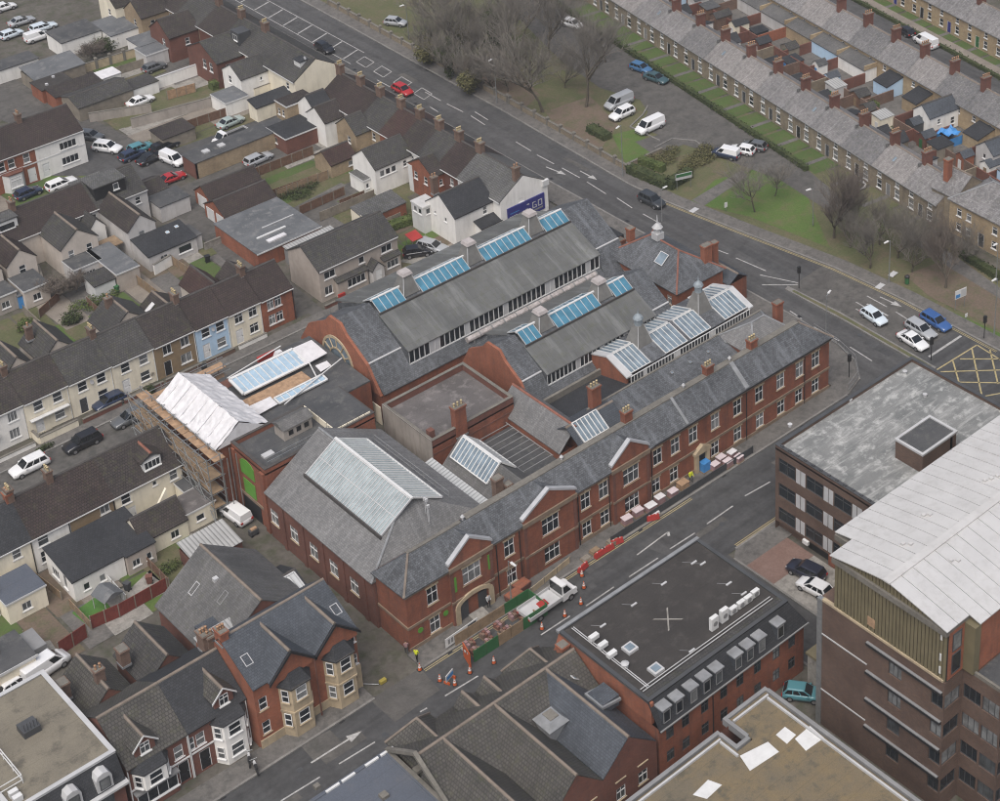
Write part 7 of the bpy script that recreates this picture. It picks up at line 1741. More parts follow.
# ================================================================== VEHICLES
KIND = {  # L, W, shoulder z, roof z, greenhouse base x0,x1, roof x0,x1, bonnet drop
 'hatch': (4.05,1.76,.92,1.48,-1.98,.98,-1.5,.18), 'suv': (4.5,1.86,1.02,1.67,-2.16,1.05,-1.8,.3), 'saloon': (4.6,1.8,.9,1.43,-1.72,1.08,-.95,.15),
 'estate': (4.65,1.8,.92,1.48,-2.25,1.02,-1.95,.15), 'van': (5.1,1.95,1.15,2.05,-2.5,1.75,-2.44,1.0), 'small_van': (4.4,1.8,1.05,1.82,-2.15,1.35,-2.08,.65), 'coupe': (4.4,1.82,.84,1.3,-1.6,.95,-.8,.05)}
_cc = {}
def car_proto(kind, pm, roofm=None):
 L, W, zs, zr, g0, g1, r0, r1 = KIND[kind]; hw = W / 2; van = 'van' in kind
 parts = []
 st = [(-L / 2, hw * .86,.34, zs * .8),(-L / 2 + .12, hw * .95,.26, zs * .97),(-L / 2 + .7, hw, .22, zs),(0, hw, .22, zs),(g1 - .15, hw, .22, zs),(g1 + .25, hw * .99,.22, zs * .985),(L / 2 - .45, hw * .95,.24, zs * .87),(L / 2 - .12, hw * .86,.26, zs * .78),(L / 2, hw * .72,.34, zs * .62)]
 m = MB(); n = 10
 for x, w, z0, z1 in st:
  h = z1 - z0
  for y, z in [(-w * .9, z0),(-w, z0 + h * .28),(-w, z0 + h * .62),(-w * .95, z1 - .06),(-w * .8, z1),(w * .8, z1),(w * .95, z1 - .06),(w, z0 + h * .62),(w, z0 + h * .28),(w * .9, z0)]: m.v.append((x, y, z))
 for s in range(len(st) - 1):
  for i in range(n):
   j = (i + 1) % n; m.f.append((s * n + i, s * n + j, (s + 1) * n + j, (s + 1) * n + i)); m.mi.append(0)
 m.f.append(tuple(range(n))); m.f.append(tuple(reversed(range((len(st) - 1) * n, len(st) * n)))); m.mi += [0,0]
 me = m.mesh('body', pm, True, False); fix_normals(me); parts.append(('body', me, None))
 wb, wr = hw * .9, hw * .74
 B = [(g0,-wb, zs - .03),(g1,-wb * .96, zs - .03),(g1, wb * .96, zs - .03),(g0, wb, zs - .03)]
 T = [(r0,-wr, zr - .05),(r1,-wr, zr - .05),(r1, wr, zr - .05),(r0, wr, zr - .05)]
 T2 = [(r0 + .15,-wr + .12, zr),(r1 - .12,-wr + .12, zr),(r1 - .12, wr - .12, zr),(r0 + .15, wr - .12, zr)]
 m = MB(); m.hexa(B, T); m.hexa(T, T2); parts.append(('cabin', m.mesh('cabin', roofm or pm, False, False), None))
 def glass(name, a, b, c, d, ma=.07, mt=.12, off=.012):
  a, b, c, d = map(Vector, (a, b, c, d)); nn = (b - a).cross(d - a).normalized()
  P = lambda u, v: (a * (1 - u) + b * u) * (1 - v) + (d * (1 - u) + c * u) * v + nn * off
  parts.append((name, MB().poly([P(ma, mt * .7), P(1 - ma, mt * .7), P(1 - ma, 1 - mt), P(ma, 1 - mt)]).mesh(name, 'car_glass', False, False), None))
 glass('windscreen', B[1], B[2], T[2], T[1], .06,.08)
 if not van: glass('rear_window', B[3], B[0], T[0], T[3], .08,.14)
 lerp = lambda p, q, t: tuple(p[k] * (1 - t) + q[k] * t for k in range(3))
 for s in (0,1):
  b0, b1, t0, t1 = (B[0], B[1], T[0], T[1]) if s == 0 else (B[3], B[2], T[3], T[2])
  for u0, u1 in ([(.72,.98)] if van else [(.06,.34),(.37,.63),(.66,.97)]):
   q = (lerp(b0, b1, u0), lerp(b0, b1, u1), lerp(t0, t1, u1 - (.04 if u1 > .9 else 0)), lerp(t0, t1, u0))
   glass('side_window', *(q if s == 0 else (q[1], q[0], q[3], q[2])),.03,.14)
 wr_ = .33 if not van else .35
 tyre = MB().tube((0,-.11,0),(0,.11,0), wr_, wr_, 16).mesh('tyre', 'tyre', False, False); rim = MB().tube((0,-.115,0),(0,.115,0), wr_ * .62, wr_ * .62,10).mesh('rim', 'rim', False, False)
 lampF = MB().box(-.1,.03,-.17,.17,-.08,.08).mesh('headlight', 'lamp_clear', False, False); lampR = MB().box(-.02,.08,-.14,.14,-.12,.12).mesh('taillight', 'lamp_red', False, False)
 mir = MB().box(-.08,.08,-.1,.1,-.07,.07).mesh('wing_mirror', pm, False, False); plate = MB().box(-.015,.015,-.26,.26,-.055,.055).mesh('number_plate', 'white', False, False)
 bump = MB().box(-.02,.03,-hw * .7, hw * .7,-.08,.08).mesh('grille', 'black', False, False)
 return parts, (L, W, zs, wr_),(tyre, rim, lampF, lampR, mir, plate, bump, g1)
def car(p, heading, kind, pname, pcol, label, z=0.0, roof=None, group='cars and vans', name=None):
 key = (kind, pname, roof)
 if key not in _cc: _cc[key] = car_proto(kind, paint(pcol, pname), paint((.7,.7,.7), 'white') if roof else None)
 parts, (L, W, zs, wr_),(tyre, rim, lf, lr, mir, plate, bump, g1) = _cc[key]
 t = thing(name or ('parked_van' if 'van' in kind else 'car'), label, 'van' if 'van' in kind else 'car', (p[0], p[1], z), R(heading), group)
 for n_, me, _ in parts: put(n_, me, t)
 for sx in (-L * .295, L * .3):
  for sy in (-1,1):
   o = put('wheel', tyre, t, (sx, sy * (W / 2 - .1), wr_)); put('rim', rim, o, (0, sy * .012,0))
 for sy in (-1,1):
  put('headlight', lf, t, (L / 2 - .17, sy * W * .34, zs * .68)); put('taillight', lr, t, (-L / 2 - .02, sy * W * .38, zs * .74)); put('wing_mirror', mir, t, (g1 - .35, sy * (W / 2 + .06), zs + .02))
 put('number_plate', plate, t, (-L / 2 - .02,0, zs * .55)); put('grille', bump, t, (L / 2 - .02,0, zs * .45))
 return t
WH, BK, SV, GR, RD, BL, TL, DB = (.62,.62,.62),(.012,.012,.014),(.3,.31,.32),(.09,.095,.1),(.33,.018,.02),(.035,.09,.24),(.07,.2,.23),(.02,.03,.06)
car((-14.46,55.37),180, 'suv', 'white', WH, 'white sport utility car parked on the terrace street, leftmost there')
car((-8.04,55.11),180, 'suv', 'black', BK, 'black sport utility car parked behind the white one on the terrace street')
car((-1.70,55.45),180, 'estate', 'grey', GR, 'grey estate car parked nearest the scaffold on the terrace street')
car((-1.94,60.17),180, 'hatch', 'darkblue', DB, 'dark blue car parked in front of the cream terraced house')
car((-2.11,30.95),95, 'small_van', 'white', WH, 'small white van standing in the alley beside the green boarded wing')
car((71.15,124.77),-90, 'hatch', 'black', BK, 'black car on the main road beside the hatched markings')
car((71.40,102.71),-88, 'hatch', 'red', RD, 'red car driving on the main road')
car((76.33,48.28),-88, 'suv', 'dark', (.03,.033,.036), 'dark car on the main road opposite the clipped hedge')
car((76.98,5.82),-97, 'hatch', 'ice', (.5,.56,.6), 'pale blue-white hatchback waiting furthest back at the lights')
car((79.06,-0.46),-95, 'estate', 'silver', SV, 'silver estate car between the white and blue cars at the lights')
car((76.48,-1.32),-95, 'saloon', 'white', WH, 'white saloon car waiting at the stop line by the island')
car((81.80,-0.69),-95, 'estate', 'blue', BL, 'blue estate car waiting in the kerbside lane at the lights')
car((92.93,74.47),180, 'van', 'silver', SV, 'silver van parked above the white car in the park car park', .01)
car((90.83,71.35),182, 'suv', 'white', WH, 'white car parked next to the silver van in the park', .01)
car((91.07,65.04),180, 'van', 'white', WH, 'white panel van parked on the park car park', .01)
car((93.44,50.52),110, 'small_van', 'navy', DB, 'navy van with white roof parked beside the brambles', .01, roof=True)
car((96.01,49.67),112, 'hatch', 'white', WH, 'white hatchback parked beside the navy van in the park', .01)
car((98.16,49.25),112, 'hatch', 'grey', GR, 'grey hatchback parked right of the white one in the park', .01)
car((103.62,81.17),-82, 'hatch', 'midblue', (.05,.13,.25), 'blue hatchback parked along the cottage hedge', .01)
car((102.93,76.72),-82, 'saloon', 'teal', (.04,.08,.09), 'dark teal saloon parked behind the blue hatchback', .01)
car((106.60,102.15),-80, 'hatch', 'white', WH, 'white hatchback on the far park drive', .01)
car((105.56,95.87),-80, 'hatch', 'black', BK, 'dark car under the trees on the far park drive', .01)
car(rowp((124.9,26.6),30.0,14.6),81, 'van', 'white', WH, 'white van parked on the far cottage street, leftmost')
car(rowp((124.9,26.6),5.2,11.6),81, 'small_van', 'white', WH, 'small white van half hidden by a chimney on the far street')
car(rowp((124.9,26.6),-.6,11.9),81, 'van', 'white', WH, 'white van on the far street, rightmost of the three')
car(rowp((124.9,26.6),35.5,14.6),81, 'hatch', 'black', BK, 'dark car at the top edge of the far cottage street')
car((40.10,171.40),0, 'saloon', 'silver', SV, 'silver saloon on the road at the top left corner'); car((41.66,166.38),0, 'estate', 'ice', (.5,.56,.6), 'pale blue estate parked near the top left corner')
car((36.52,167.66),5, 'hatch', 'ice', (.5,.56,.6), 'pale hatchback parked by the top left edge'); car((39.10,163.36),0, 'small_van', 'white', WH, 'small white van parked beside the long white wall')
car((39.81,129.39),3, 'saloon', 'white', WH, 'white saloon parked in the walled back garden')
car((28.66,118.95),-60, 'suv', 'white', WH, 'white car parked at the corner of the bay-windowed terrace'); car((28.66,124.31),-60, 'hatch', 'grey', GR, 'grey car behind the white one at the terrace corner')
car((32.19,115.36),0, 'hatch', 'tealcar', TL, 'teal car in the crowded parking yard'); car((35.17,113.21),5, 'estate', 'black', BK, 'black estate, rightmost in the crowded parking yard')
car((31.82,111.36),5, 'saloon', 'black', BK, 'black saloon, nearest in the crowded parking yard'); car((30.26,114.25),5, 'hatch', 'darkblue', DB, 'dark blue car, leftmost in the crowded parking yard')
car((33.73,108.55),-80, 'small_van', 'white', WH, 'small white van beside the brick garage end wall'); car((30.90,103.80),0, 'coupe', 'red', RD, 'red coupe parked by the end of the long garage')
car((46.19,112.93),4, 'saloon', 'sage', (.28,.33,.31), 'pale green saloon parked in the lane by the white wall'); car((42.98,99.59),4, 'estate', 'silver', SV, 'silver estate parked in front of the long garage')
car((18.65,113.75),3, 'estate', 'white', WH, 'white estate parked before the bay-windowed terrace'); car((14.05,114.74),3, 'hatch', 'darkblue', DB, 'dark blue car left of the white estate by the terrace')
car((47.43,138.75),3, 'hatch', 'grey', GR, 'grey car in the far back yard beside the sheds')
car((85.53,124.69),-60, 'hatch', 'silver', SV, 'silver hatchback parked on the drive beside the trees at top'); car((46.68,60.78),-68, 'estate', 'silver', SV, 'silver estate parked beside the white billboard house')
car((44.46,61.21),-30, 'hatch', 'black', BK, 'black hatchback parked beside the silver estate behind the large hall')
car((35.95,-21.01),100, 'suv', 'navyblk', (.016,.018,.03), 'black car parked on the office forecourt', .12); car((34.78,-23.30),98, 'hatch', 'white', WH, 'white car half hidden by the tall block', .12)
car((23.25,-32.70),-55, 'hatch', 'tealcar', TL, 'teal car parked between the brick block and the tall block')
car((-27.91,24.02),8, 'van', 'white', WH, 'large white van behind the sand-coloured flat roof'); car((-30.83,24.30),8, 'hatch', 'white', WH, 'white car left of the white van, bottom left')
car((40.63,179.06),0, 'hatch', 'white', WH, 'white hatchback at the very top left corner')
# flatbed truck at the kerb
def flatbed(p, heading, label, bed='light_grey', pname='white', pc=WH, s=1.0, load=True, cat='truck'):
 t = thing('flatbed_truck', label, cat, (p[0], p[1], 0), R(heading), 'cars and vans'); m = paint(pc, pname)
 cab = MB(); cab.hexa([(1.1,-.98,.45),(2.95,-.92,.45),(2.95,.92,.45),(1.1,.98,.45)], [(1.1,-.98,1.25),(2.8,-.9,1.1),(2.8,.9,1.1),(1.1,.98,1.25)])
 cab.hexa([(1.1,-.95,1.25),(2.35,-.9,1.22),(2.35,.9,1.22),(1.1,.95,1.25)], [(1.15,-.82,2.15),(1.75,-.82,2.12),(1.75,.82,2.12),(1.15,.82,2.15)]); cab.build('cab', m, t)
 MB().poly([(2.34,-.78,1.3),(2.34,.78,1.3),(1.8,.72,2.06),(1.8,-.72,2.06)]).build('windscreen', 'car_glass', t).location = (.03,0,.01)
 for sy in (-1,1): MB().poly([(1.25, sy * .955,1.32),(2.15, sy * .93,1.32),(1.72, sy * .85,2.02),(1.25, sy * .86,2.02)]).build('side_window', 'car_glass', t)
 MB().box(1.06,1.11,-.85,.85,1.2,2.1).build('rear_window', 'car_glass', t)
 MB().box(-2.9,1.0,-1.0,1.0,.75,.88).build('bed', bed, t)
 for sy in (-1,1): MB().box(-2.9,1.0, sy * 1.0 - .03, sy * 1.0 + .03,.88,1.2).build('side_board', 'light_grey', t)
 MB().box(-2.95,-2.89,-1,1,.8,1.2).build('tail_board', 'light_grey', t); MB().box(-2.7,2.6,-.4,.4,.4,.7).build('chassis', 'black', t)
 for sx in (-1.7,2.1):
  for sy in (-1,1): o = MB().tube((sx, sy * .88 - .11,.36),(sx, sy * .88 + .11,.36),.36,.36,14).build('wheel', 'tyre', t); MB().tube((sx, sy * .88 - .12,.36),(sx, sy * .88 + .12,.36),.2,.2,10).build('rim', 'rim', o)
 for sy in (-1,1): MB().box(2.9,2.98, sy * .7 - .15, sy * .7 + .15,.75,.95).build('headlight', 'lamp_clear', t); MB().box(-2.98,-2.94, sy * .8 - .12, sy * .8 + .12,.8,.95).build('taillight', 'lamp_red', t)
 if load: MB().hexa([(-1.2,-.4,.89),(-.2,-.5,.89),(-.1,.3,.89),(-1.1,.4,.89)], [(-1.0,-.2,1.2),(-.4,-.3,1.25),(-.4,.1,1.2),(-.9,.2,1.15)]).build('load', 'red', t)
 return t
flatbed((13.49,-4.88),2, 'white flatbed truck parked at the kerb beside the green hoarding').scale = (1.12,) * 3
flatbed((43.57,108.26),184, 'white pick-up with dark open bed in the parking yard by the long garage', 'black', load=False)

# ================================================================== TREES AND HEDGES
def grow(seed, H, spread=1.0, dens=1.0, levels=4, trunk=.3, lean=0.15, r0=None, up=.25):
 q = random.Random(seed); seg = [[], []]
 def branch(p, d, l, r, lev):
  k = 3 if lev < 3 else 2; pts = [p]; dd = d.copy()
  for i in range(k):
   dd = (dd + Vector((q.gauss(0,.16), q.gauss(0,.16), q.gauss(0,.1) + up * .25))).normalized(); pts.append(pts[-1] + dd * (l / k))
  rr_ = [r * (1 - .55 * i / k) for i in range(k + 1)]
  for i in range(k): seg[0 if lev <= 1 else 1].append((pts[i], pts[i + 1], rr_[i], rr_[i + 1], 6 if lev == 0 else (4 if lev == 1 else 3)))
  if lev >= levels: return
  n = int(round({0: 6,1: 5,2: 5,3: 5}.get(lev, 4) * dens))
  for j in range(n):
   t = .35 + .65 * (j + q.random()) / n if lev else .55 + .45 * (j + q.random()) / n
   i = min(k - 1, int(t * k)); f = t * k - i; b = pts[i].lerp(pts[i + 1], f)
   a = q.uniform(0,6.28); w = Vector((math.cos(a), math.sin(a),0)); nd = (dd * q.uniform(.35,.9) + w * q.uniform(.5,1.0) * spread + Vector((0,0, up))).normalized()
   branch(b, nd, l * q.uniform(.5,.78) if lev else H * q.uniform(.3,.46), r * (.58 if lev < 2 else .5), lev + 1)
  if lev: branch(pts[-1], dd, l * .6, r * .42, lev + 1)
 branch(Vector((0,0,-.1)), Vector((q.uniform(-lean, lean), q.uniform(-lean, lean),1)).normalized(), H * trunk * 1.6, r0 or H * .018,0)
 out = []
 for sg, nm, mt in ((seg[0], 'trunk', 'bark'),(seg[1], 'crown', None)):
  m = MB()
  for a, b, ra, rb, n in sg: m.tube(a, b, max(ra, .014), max(rb, .011), n, caps=False)
  out.append((nm, m, mt))
 return out
def tree_proto(seed, H, twig='twig', **k):
 return [(nm, m.mesh(nm, mt or twig, True, False)) for nm, m, mt in grow(seed, H, **k)]
TP = {'tall': tree_proto(3,15, dens=.95, trunk=.26), 'tall2': tree_proto(7,14.5, dens=.95, spread=.85, trunk=.26), 'dense': tree_proto(12,11.5, 'twig_red', dens=1.15, spread=.75, trunk=.16, up=.4), 'scrub': tree_proto(21,9.5, dens=1.0, trunk=.14, spread=.85, up=.35),
 'scrub2': tree_proto(25,8.5, dens=1.0, trunk=.12, spread=.95, up=.35), 'open': tree_proto(31,9, dens=1.0, trunk=.3, spread=1.0), 'small': tree_proto(41,4.0, 'twig_red', dens=1.3, trunk=.12, spread=1.1)}
def leaf_cloud(name, vols, n, size, mat, seed, flat=.6):
 """leaf-sized faces scattered through ellipsoid clumps"""
 q = random.Random(seed); m = MB(); tot = sum(v[3] * v[4] * v[5] for v in vols)
 for cx, cy, cz, rx, ry, rz in vols:
  for _ in range(int(n * rx * ry * rz / tot)):
   while True:
    u = Vector((q.uniform(-1,1), q.uniform(-1,1), q.uniform(-1,1)))
    if .25 < u.length < 1: break
   k = q.uniform(.75,1.12); c = Vector((cx + u.x * rx * k, cy + u.y * ry * k, cz + u.z * rz * k))
   if c.z < .03: c.z = .05
   nn = (u + Vector((q.gauss(0,.6), q.gauss(0,.6), flat + q.gauss(0,.5)))).normalized(); a = nn.orthogonal().normalized(); b = nn.cross(a); s = size * q.uniform(.6,1.3); t = q.uniform(0,6.28)
   a, b = a * math.cos(t) + b * math.sin(t), b * math.cos(t) - a * math.sin(t)
   m.poly([c - a * s, c - b * s * .6, c + a * s, c + b * s * .6])
 return m.mesh(name, mat, False, False)
def tree(p, kind, label, sc=1.0, rz=0.0, name='bare_tree', ivy=None, group='bare trees in the park'):
 t = thing(name, label, 'tree', (p[0], p[1], 0), R(rz), group); t.scale = (sc, sc, sc)
 for nm, me in TP[kind]: put(nm, me, t)
 if ivy: put('ivy', ivy, t)
 return t
IVY = leaf_cloud('ivy', [(0,0,2.4,.9,.9,2.4),(.8,.3,4.6,1.5,1.3,1.6),(-.8,-.4,4.2,1.3,1.4,1.5),(.2,-.8,5.8,1.2,1.0,1.2)], 2600,.17, 'leaf_dark', 4)
IVY2 = leaf_cloud('ivy', [(0,0,1.6,1.2,1.2,1.6),(1.2,.4,2.6,1.7,1.5,1.5),(-1.0,-.6,3.0,1.6,1.6,1.6)], 2600,.18, 'leaf_olive', 6)
tree((83.15,81.53), 'tall', 'tall bare tree left of its pair, nearest the park wall', 1.0,20); tree((89.02,77.96), 'tall2', 'tall bare tree on the leaf-strewn bank beside the park drive', 1.0,80)
tree((85.22,36.08), 'open', 'small bare tree on the lawn beside the main road', .8,10); tree((88.05,23.22), 'dense', 'dense russet-twigged tree in front of the cottages', 1.05,40)
tree((85.87,14.48), 'scrub', 'bushy bare tree by the pavement right of the dense russet tree', .95,70); tree((90.45,13.41), 'scrub2', 'low spreading bare tree on the dull lawn', 1.0,130); tree((89.37,3.93), 'dense', 'bare russet tree standing on leaf litter near the sandstone house', .8,200)
tree((91.21,17.40), 'scrub', 'thin bare tree in front of the round bench', .85,310); tree((89.14,9.74), 'scrub2', 'bare tree between the litter bin and the leaf litter', .9,170); tree((92.68,23.45), 'scrub2', 'thin bare tree beside the round bench', .8,20); tree((96.15,6.18), 'scrub2', 'bare tree at the corner of the sandstone house', .8,77)
tree((94.63,12.09), 'scrub2', 'bare shrub-like tree in front of the sandstone house', .9,15); tree((87.70,19.86), 'scrub2', 'low bare tree under the dense russet one', .8,260); tree((90.44,37.17), 'open', 'slight bare tree at the back of the lawn', .6,100)
for i, (px_, k, s, r_, lb, iv) in enumerate([((78.78,94.71), 'scrub', 1.0,0, 'ivy-clad bare tree right at the park wall', IVY2),((82.14,93.30), 'scrub2', 1.0,50, 'scrubby tree beside the lamp on the park wall', None),((79.50,101.03), 'scrub', 1.05,120, 'dark scrubby tree with ivy left of the park lamp', IVY),
  ((80.45,108.37), 'scrub2', 1.15,200, 'leftmost scrubby tree of the thicket by the parked silver car', IVY2),((87.98,95.50), 'tall2', .85,160, 'bare tree behind the park lamp', None),((95.22,101.96), 'tall', .85,240, 'bare tree deep in the thicket near the top edge', None),((91.07,104.00), 'scrub', 1.2,280, 'broad scrubby tree in the middle of the thicket', IVY),
  ((88.80,108.48), 'scrub', 1.15,320, 'ivy-covered tree at the back left of the thicket', IVY2),((89.70,117.61), 'scrub2', 1.2,15, 'scrubby tree at the back of the thicket, top edge', None),((95.42,95.29), 'tall2', .8,60, 'thin bare tree beside the far park drive', None),((101.52,116.04), 'tall', .8,90, 'bare tree at the top edge above the thicket', None),((105.52,108.45), 'scrub', 1.2,140, 'spreading bare tree overhanging the far drive', None),((101.74,87.81), 'open', .9,30, 'light bare tree by the cottage-side drive', None),((85.17,100.43), 'scrub', 1.15,75, 'bare tree in the centre of the thicket behind the wall', None),((84.40,105.41), 'tall2', .8,210, 'taller bare tree rising from the left of the thicket', None),((83.52,90.90), 'scrub2', .95,330, 'scrubby bare tree right of the park lamp', None),((88.69,91.69), 'scrub', 1.0,190, 'bare tree left of the tall pair on the bank', None),((90.89,85.41), 'scrub2', .9,145, 'thin bare tree between the tall pair', None)]):
 tree(px_, k, lb, s, r_, 'thicket_tree', iv)
# bushes and hedges
def bush(p, label, vols, n, size, mat, seed, name='bush', group='garden bushes and brambles'):
 t = thing(name, label, 'bush', (p[0], p[1], 0),0, group)
 st = MB(); q = random.Random(seed)
 for _ in range(7): st.tube((q.uniform(-.1,.1), q.uniform(-.1,.1),0),(q.uniform(-.6,.6), q.uniform(-.6,.6), q.uniform(.6,1.4)),.03,.015,4)
 st.build('stem', 'bark', t); put('foliage', leaf_cloud('foliage', vols, n, size, mat, seed), t); return t
def hedge(line, w, h, label, mat='leaf_dark', seed=1, dens=60, group='clipped and rough hedges'):
 x0, y0 = line[0]; t = thing('hedge', label, 'hedge', (x0, y0,0),0, group); m = MB(); q = random.Random(seed); core = MB()
 for (ax, ay),(bx, by) in zip(line[:-1], line[1:]):
  L = math.hypot(bx - ax, by - ay); ux, uy = (bx - ax) / L, (by - ay) / L; nx, ny = -uy, ux
  k = w / 2 - .12
  c = [(ax - nx * k - x0, ay - ny * k - y0),(bx - nx * k - x0, by - ny * k - y0),(bx + nx * k - x0, by + ny * k - y0),(ax + nx * k - x0, ay + ny * k - y0)]
  core.hexa([(a, b, 0) for a, b in c], [(a, b, h - .12) for a, b in c])
  for _ in range(int(L * (w + 2 * h) * dens / 6)):
   s_ = q.uniform(0, L); f = q.random() * (w + 2 * h)
   if f < h: o, z = -w / 2, f
   elif f < h + w: o, z = f - h - w / 2, h
   else: o, z = w / 2, f - h - w
   o += q.gauss(0,.07); z = max(.03, z + q.gauss(0,.08)); cpt = Vector((ax + ux * s_ + nx * o - x0, ay + uy * s_ + ny * o - y0, z))
   nn = Vector((q.gauss(0,.5) + nx * o, q.gauss(0,.5) + ny * o, .7 + q.gauss(0,.4))).normalized(); a = nn.orthogonal().normalized(); b = nn.cross(a); sz = q.uniform(.08,.18)
   m.poly([cpt - a * sz, cpt - b * sz, cpt + a * sz, cpt + b * sz])
 fix_normals(core.build('hedge_core', mat, t, uv=False).data); m.build('foliage', mat, t, uv=False); return t
hedge([(80.12,57.59),(80.84,49.77),(85.70,50.24)], 1.6,1.5, 'clipped dark green hedge bending round the corner of the park', seed=2)
hedge([(83.79,53.87),(83.08,58.44)], 1.2,1.3, 'short inner arm of the clipped park hedge', 'leaf_mid', 3); hedge([(84.38,67.27),(84.52,71.69)], 1.8,1.1, 'dark low hedge beside the leaf litter bank', seed=4)
hedge([rowp((103.3,34.1),4,-5.0), rowp((103.3,34.1),82,-5.0)], .9,.9, 'long dark hedge along the front gardens of the near cottages', seed=5, dens=45)
hedge([rowp(P3,-14,-4.8), rowp(P3,44,-4.8)], .8,.7, 'dark hedge along the far cottage gardens', seed=6, dens=40)
hedge([(44.64,69.56),(49.00,68.96)], 1.6,1.2, 'green garden hedge behind the beige detached house', 'leaf_mid', 7); hedge([(50.19,125.75),(54.91,126.00)], 1.4,1.4, 'green hedge behind the white walled garden', 'leaf_mid', 8)
hedge([(97.05,7.81),(96.00,-0.03)], 1.2,1.0, 'dark low hedge before the sandstone house', seed=9)
BR = [(0,0,.5,2.6,2.0,.7),(2.4,1.0,.4,1.6,1.4,.6),(-2.0,1.4,.4,1.6,1.2,.6)]
bush((90.05,52.66), 'olive bramble patch between the hedge and the parked navy van', [(0,0,.5,3.4,2.2,.8),(-3.2,-.6,.5,1.8,1.6,.7),(2.6,1.6,.4,1.6,1.4,.6)], 3000,.14, 'leaf_olive', 3); bush((86.34,56.43), 'pale bramble bush inside the hedged corner', BR, 1500,.13, 'leaf_olive', 5)
bush((45.26,151.61), 'dark overgrown bush behind the far white-walled garage', [(0,0,1.0,2.6,1.8,1.4),(2.4,.6,.9,1.8,1.4,1.0)], 1600,.18, 'leaf_dark', 9); bush((7.48,81.34), 'green garden bush behind the terrace chimneys', BR, 1200,.14, 'leaf_mid', 10); bush((-1.75,82.55), 'pale green spiky bush at the left behind the terrace', [(0,0,.8,1.2,1.2,1.0)], 700,.2, 'leaf_mid', 11)
bush((3.20,80.09), 'dark green garden bush left of the terrace chimney', [(0,0,.7,1.6,1.3,.9)], 800,.15, 'leaf_dark', 12); bush((41.96,86.81), 'dark bush on the rough garden strip behind the garages', BR, 1000,.15, 'leaf_dark', 13); bush((-11.58,28.59), 'small green bush in the muddy back garden', [(0,0,.5,1.4,.9,.6)], 500,.12, 'leaf_mid', 14)
bush((39.31,66.43), 'dark shrub beside the beige house rear wall', [(0,0,.6,1.0,1.0,.8)], 500,.13, 'leaf_dark', 15); bush((115.18,35.99), 'dark yard bush beside the blue tarpaulin', [(0,0,1.0,1.2,1.6,1.2)], 700,.16, 'leaf_dark', 16); bush((120.33,44.72), 'pale yard shrub between the cottage rows', [(0,0,.9,1.0,1.2,1.0)], 500,.15, 'leaf_mid', 17)
bush((2.49,58.53), 'dark shrub in the front garden of the cream terraced house', [(0,0,.7,.9,.7,.9)], 400,.13, 'leaf_dark', 18); bush((-11.54,57.61), 'small green shrub behind the low cream garden wall', [(0,0,.4,1.4,.5,.4)], 300,.12, 'leaf_dark', 19); bush((55.76,120.09), 'ivy heap behind the blank cream gable', [(0,0,.8,2.4,.9,.9)], 700,.15, 'leaf_mid', 20)
tree((4.51,86.03), 'small', 'russet leafless garden shrub behind the terrace', 1.1,0, 'garden_shrub', None, 'bare garden shrubs'); tree((7.10,86.11), 'small', 'bare brown garden shrub beside the veranda', .9,90, 'garden_shrub', None, 'bare garden shrubs'); tree((41.89,148.59), 'small', 'bare shrub among the far back gardens', 1.2,50, 'garden_shrub', None, 'bare garden shrubs')
tree((4.24,61.71), 'small', 'bare shrub in front of the brown pebbledashed house', .7,200, 'garden_shrub', None, 'bare garden shrubs')

# ================================================================== WALLS, FENCES, STREET FURNITURE
_pm = {}
def fence(a, b, h, label, mat='fence_brown', step=1.8, name='fence', cat='fence', group='garden fences and walls', post='fence_grey', z=0.0):
 L = math.hypot(b[0] - a[0], b[1] - a[1]); n = max(1, int(round(L / step))); w = L / n; t = thing(name, label, cat, (a[0], a[1], z), math.atan2(b[1] - a[1], b[0] - a[0]), group)
 key = (round(w, 2), h, mat)
 if key not in _pm:
  m = MB(); k = 6
  for i in range(k): m.box(.05 + i * (w - .1) / k, .05 + (i + 1) * (w - .1) / k - .012,-.02,.02,.04, h - .04)
  m.box(.05, w - .05,-.035,.035, h - .04, h)
  _pm[key] = m.mesh('fence_panel', mat)
 pk = ('post', h, post)
 if pk not in _pm: _pm[pk] = MB().box(-.05,.05,-.05,.05,0, h + .06).mesh('post', post)
 for i in range(n): put('fence_panel', _pm[key], t, (i * w, 0,0))
 for i in range(n + 1): put('post', _pm[pk], t, (i * w, 0,0))
 return t
def gwall(a, b, h, label, mat='brick_dark', th=.24, pillars=0, cop='coping', name='garden_wall', group='garden fences and walls'):
 L = math.hypot(b[0] - a[0], b[1] - a[1]); t = thing(name, label, 'wall', (a[0], a[1], 0), math.atan2(b[1] - a[1], b[0] - a[0]), group)
 MB().box(0, L, -th / 2, th / 2,-.1, h).build('wall', mat, t); MB().box(-.02, L + .02,-th / 2 - .04, th / 2 + .04, h, h + .07).build('coping', cop, t)
 if pillars:
  pm = MB().box(-.22,.22,-.22,.22,0, h + .45).hexa([(-.27,-.27, h + .45),(.27,-.27, h + .45),(.27,.27, h + .45),(-.27,.27, h + .45)], [(-.1,-.1, h + .65),(.1,-.1, h + .65),(.1,.1, h + .65),(-.1,.1, h + .65)]).mesh('pillar', 'coping')
  n = max(1, int(L / pillars))
  for i in range(n + 1): put('pillar', pm, t, (i * L / n, 0,0))
 return t
gwall((82.0,140),(81.2,88),1.0, 'long stone park wall with pillars beside the upper main road', 'stone', .35,3.2); gwall((81.15,87.4),(80.1,57.5),1.0, 'stone park wall with pillars running down to the corner lamp', 'stone', .35,3.2)
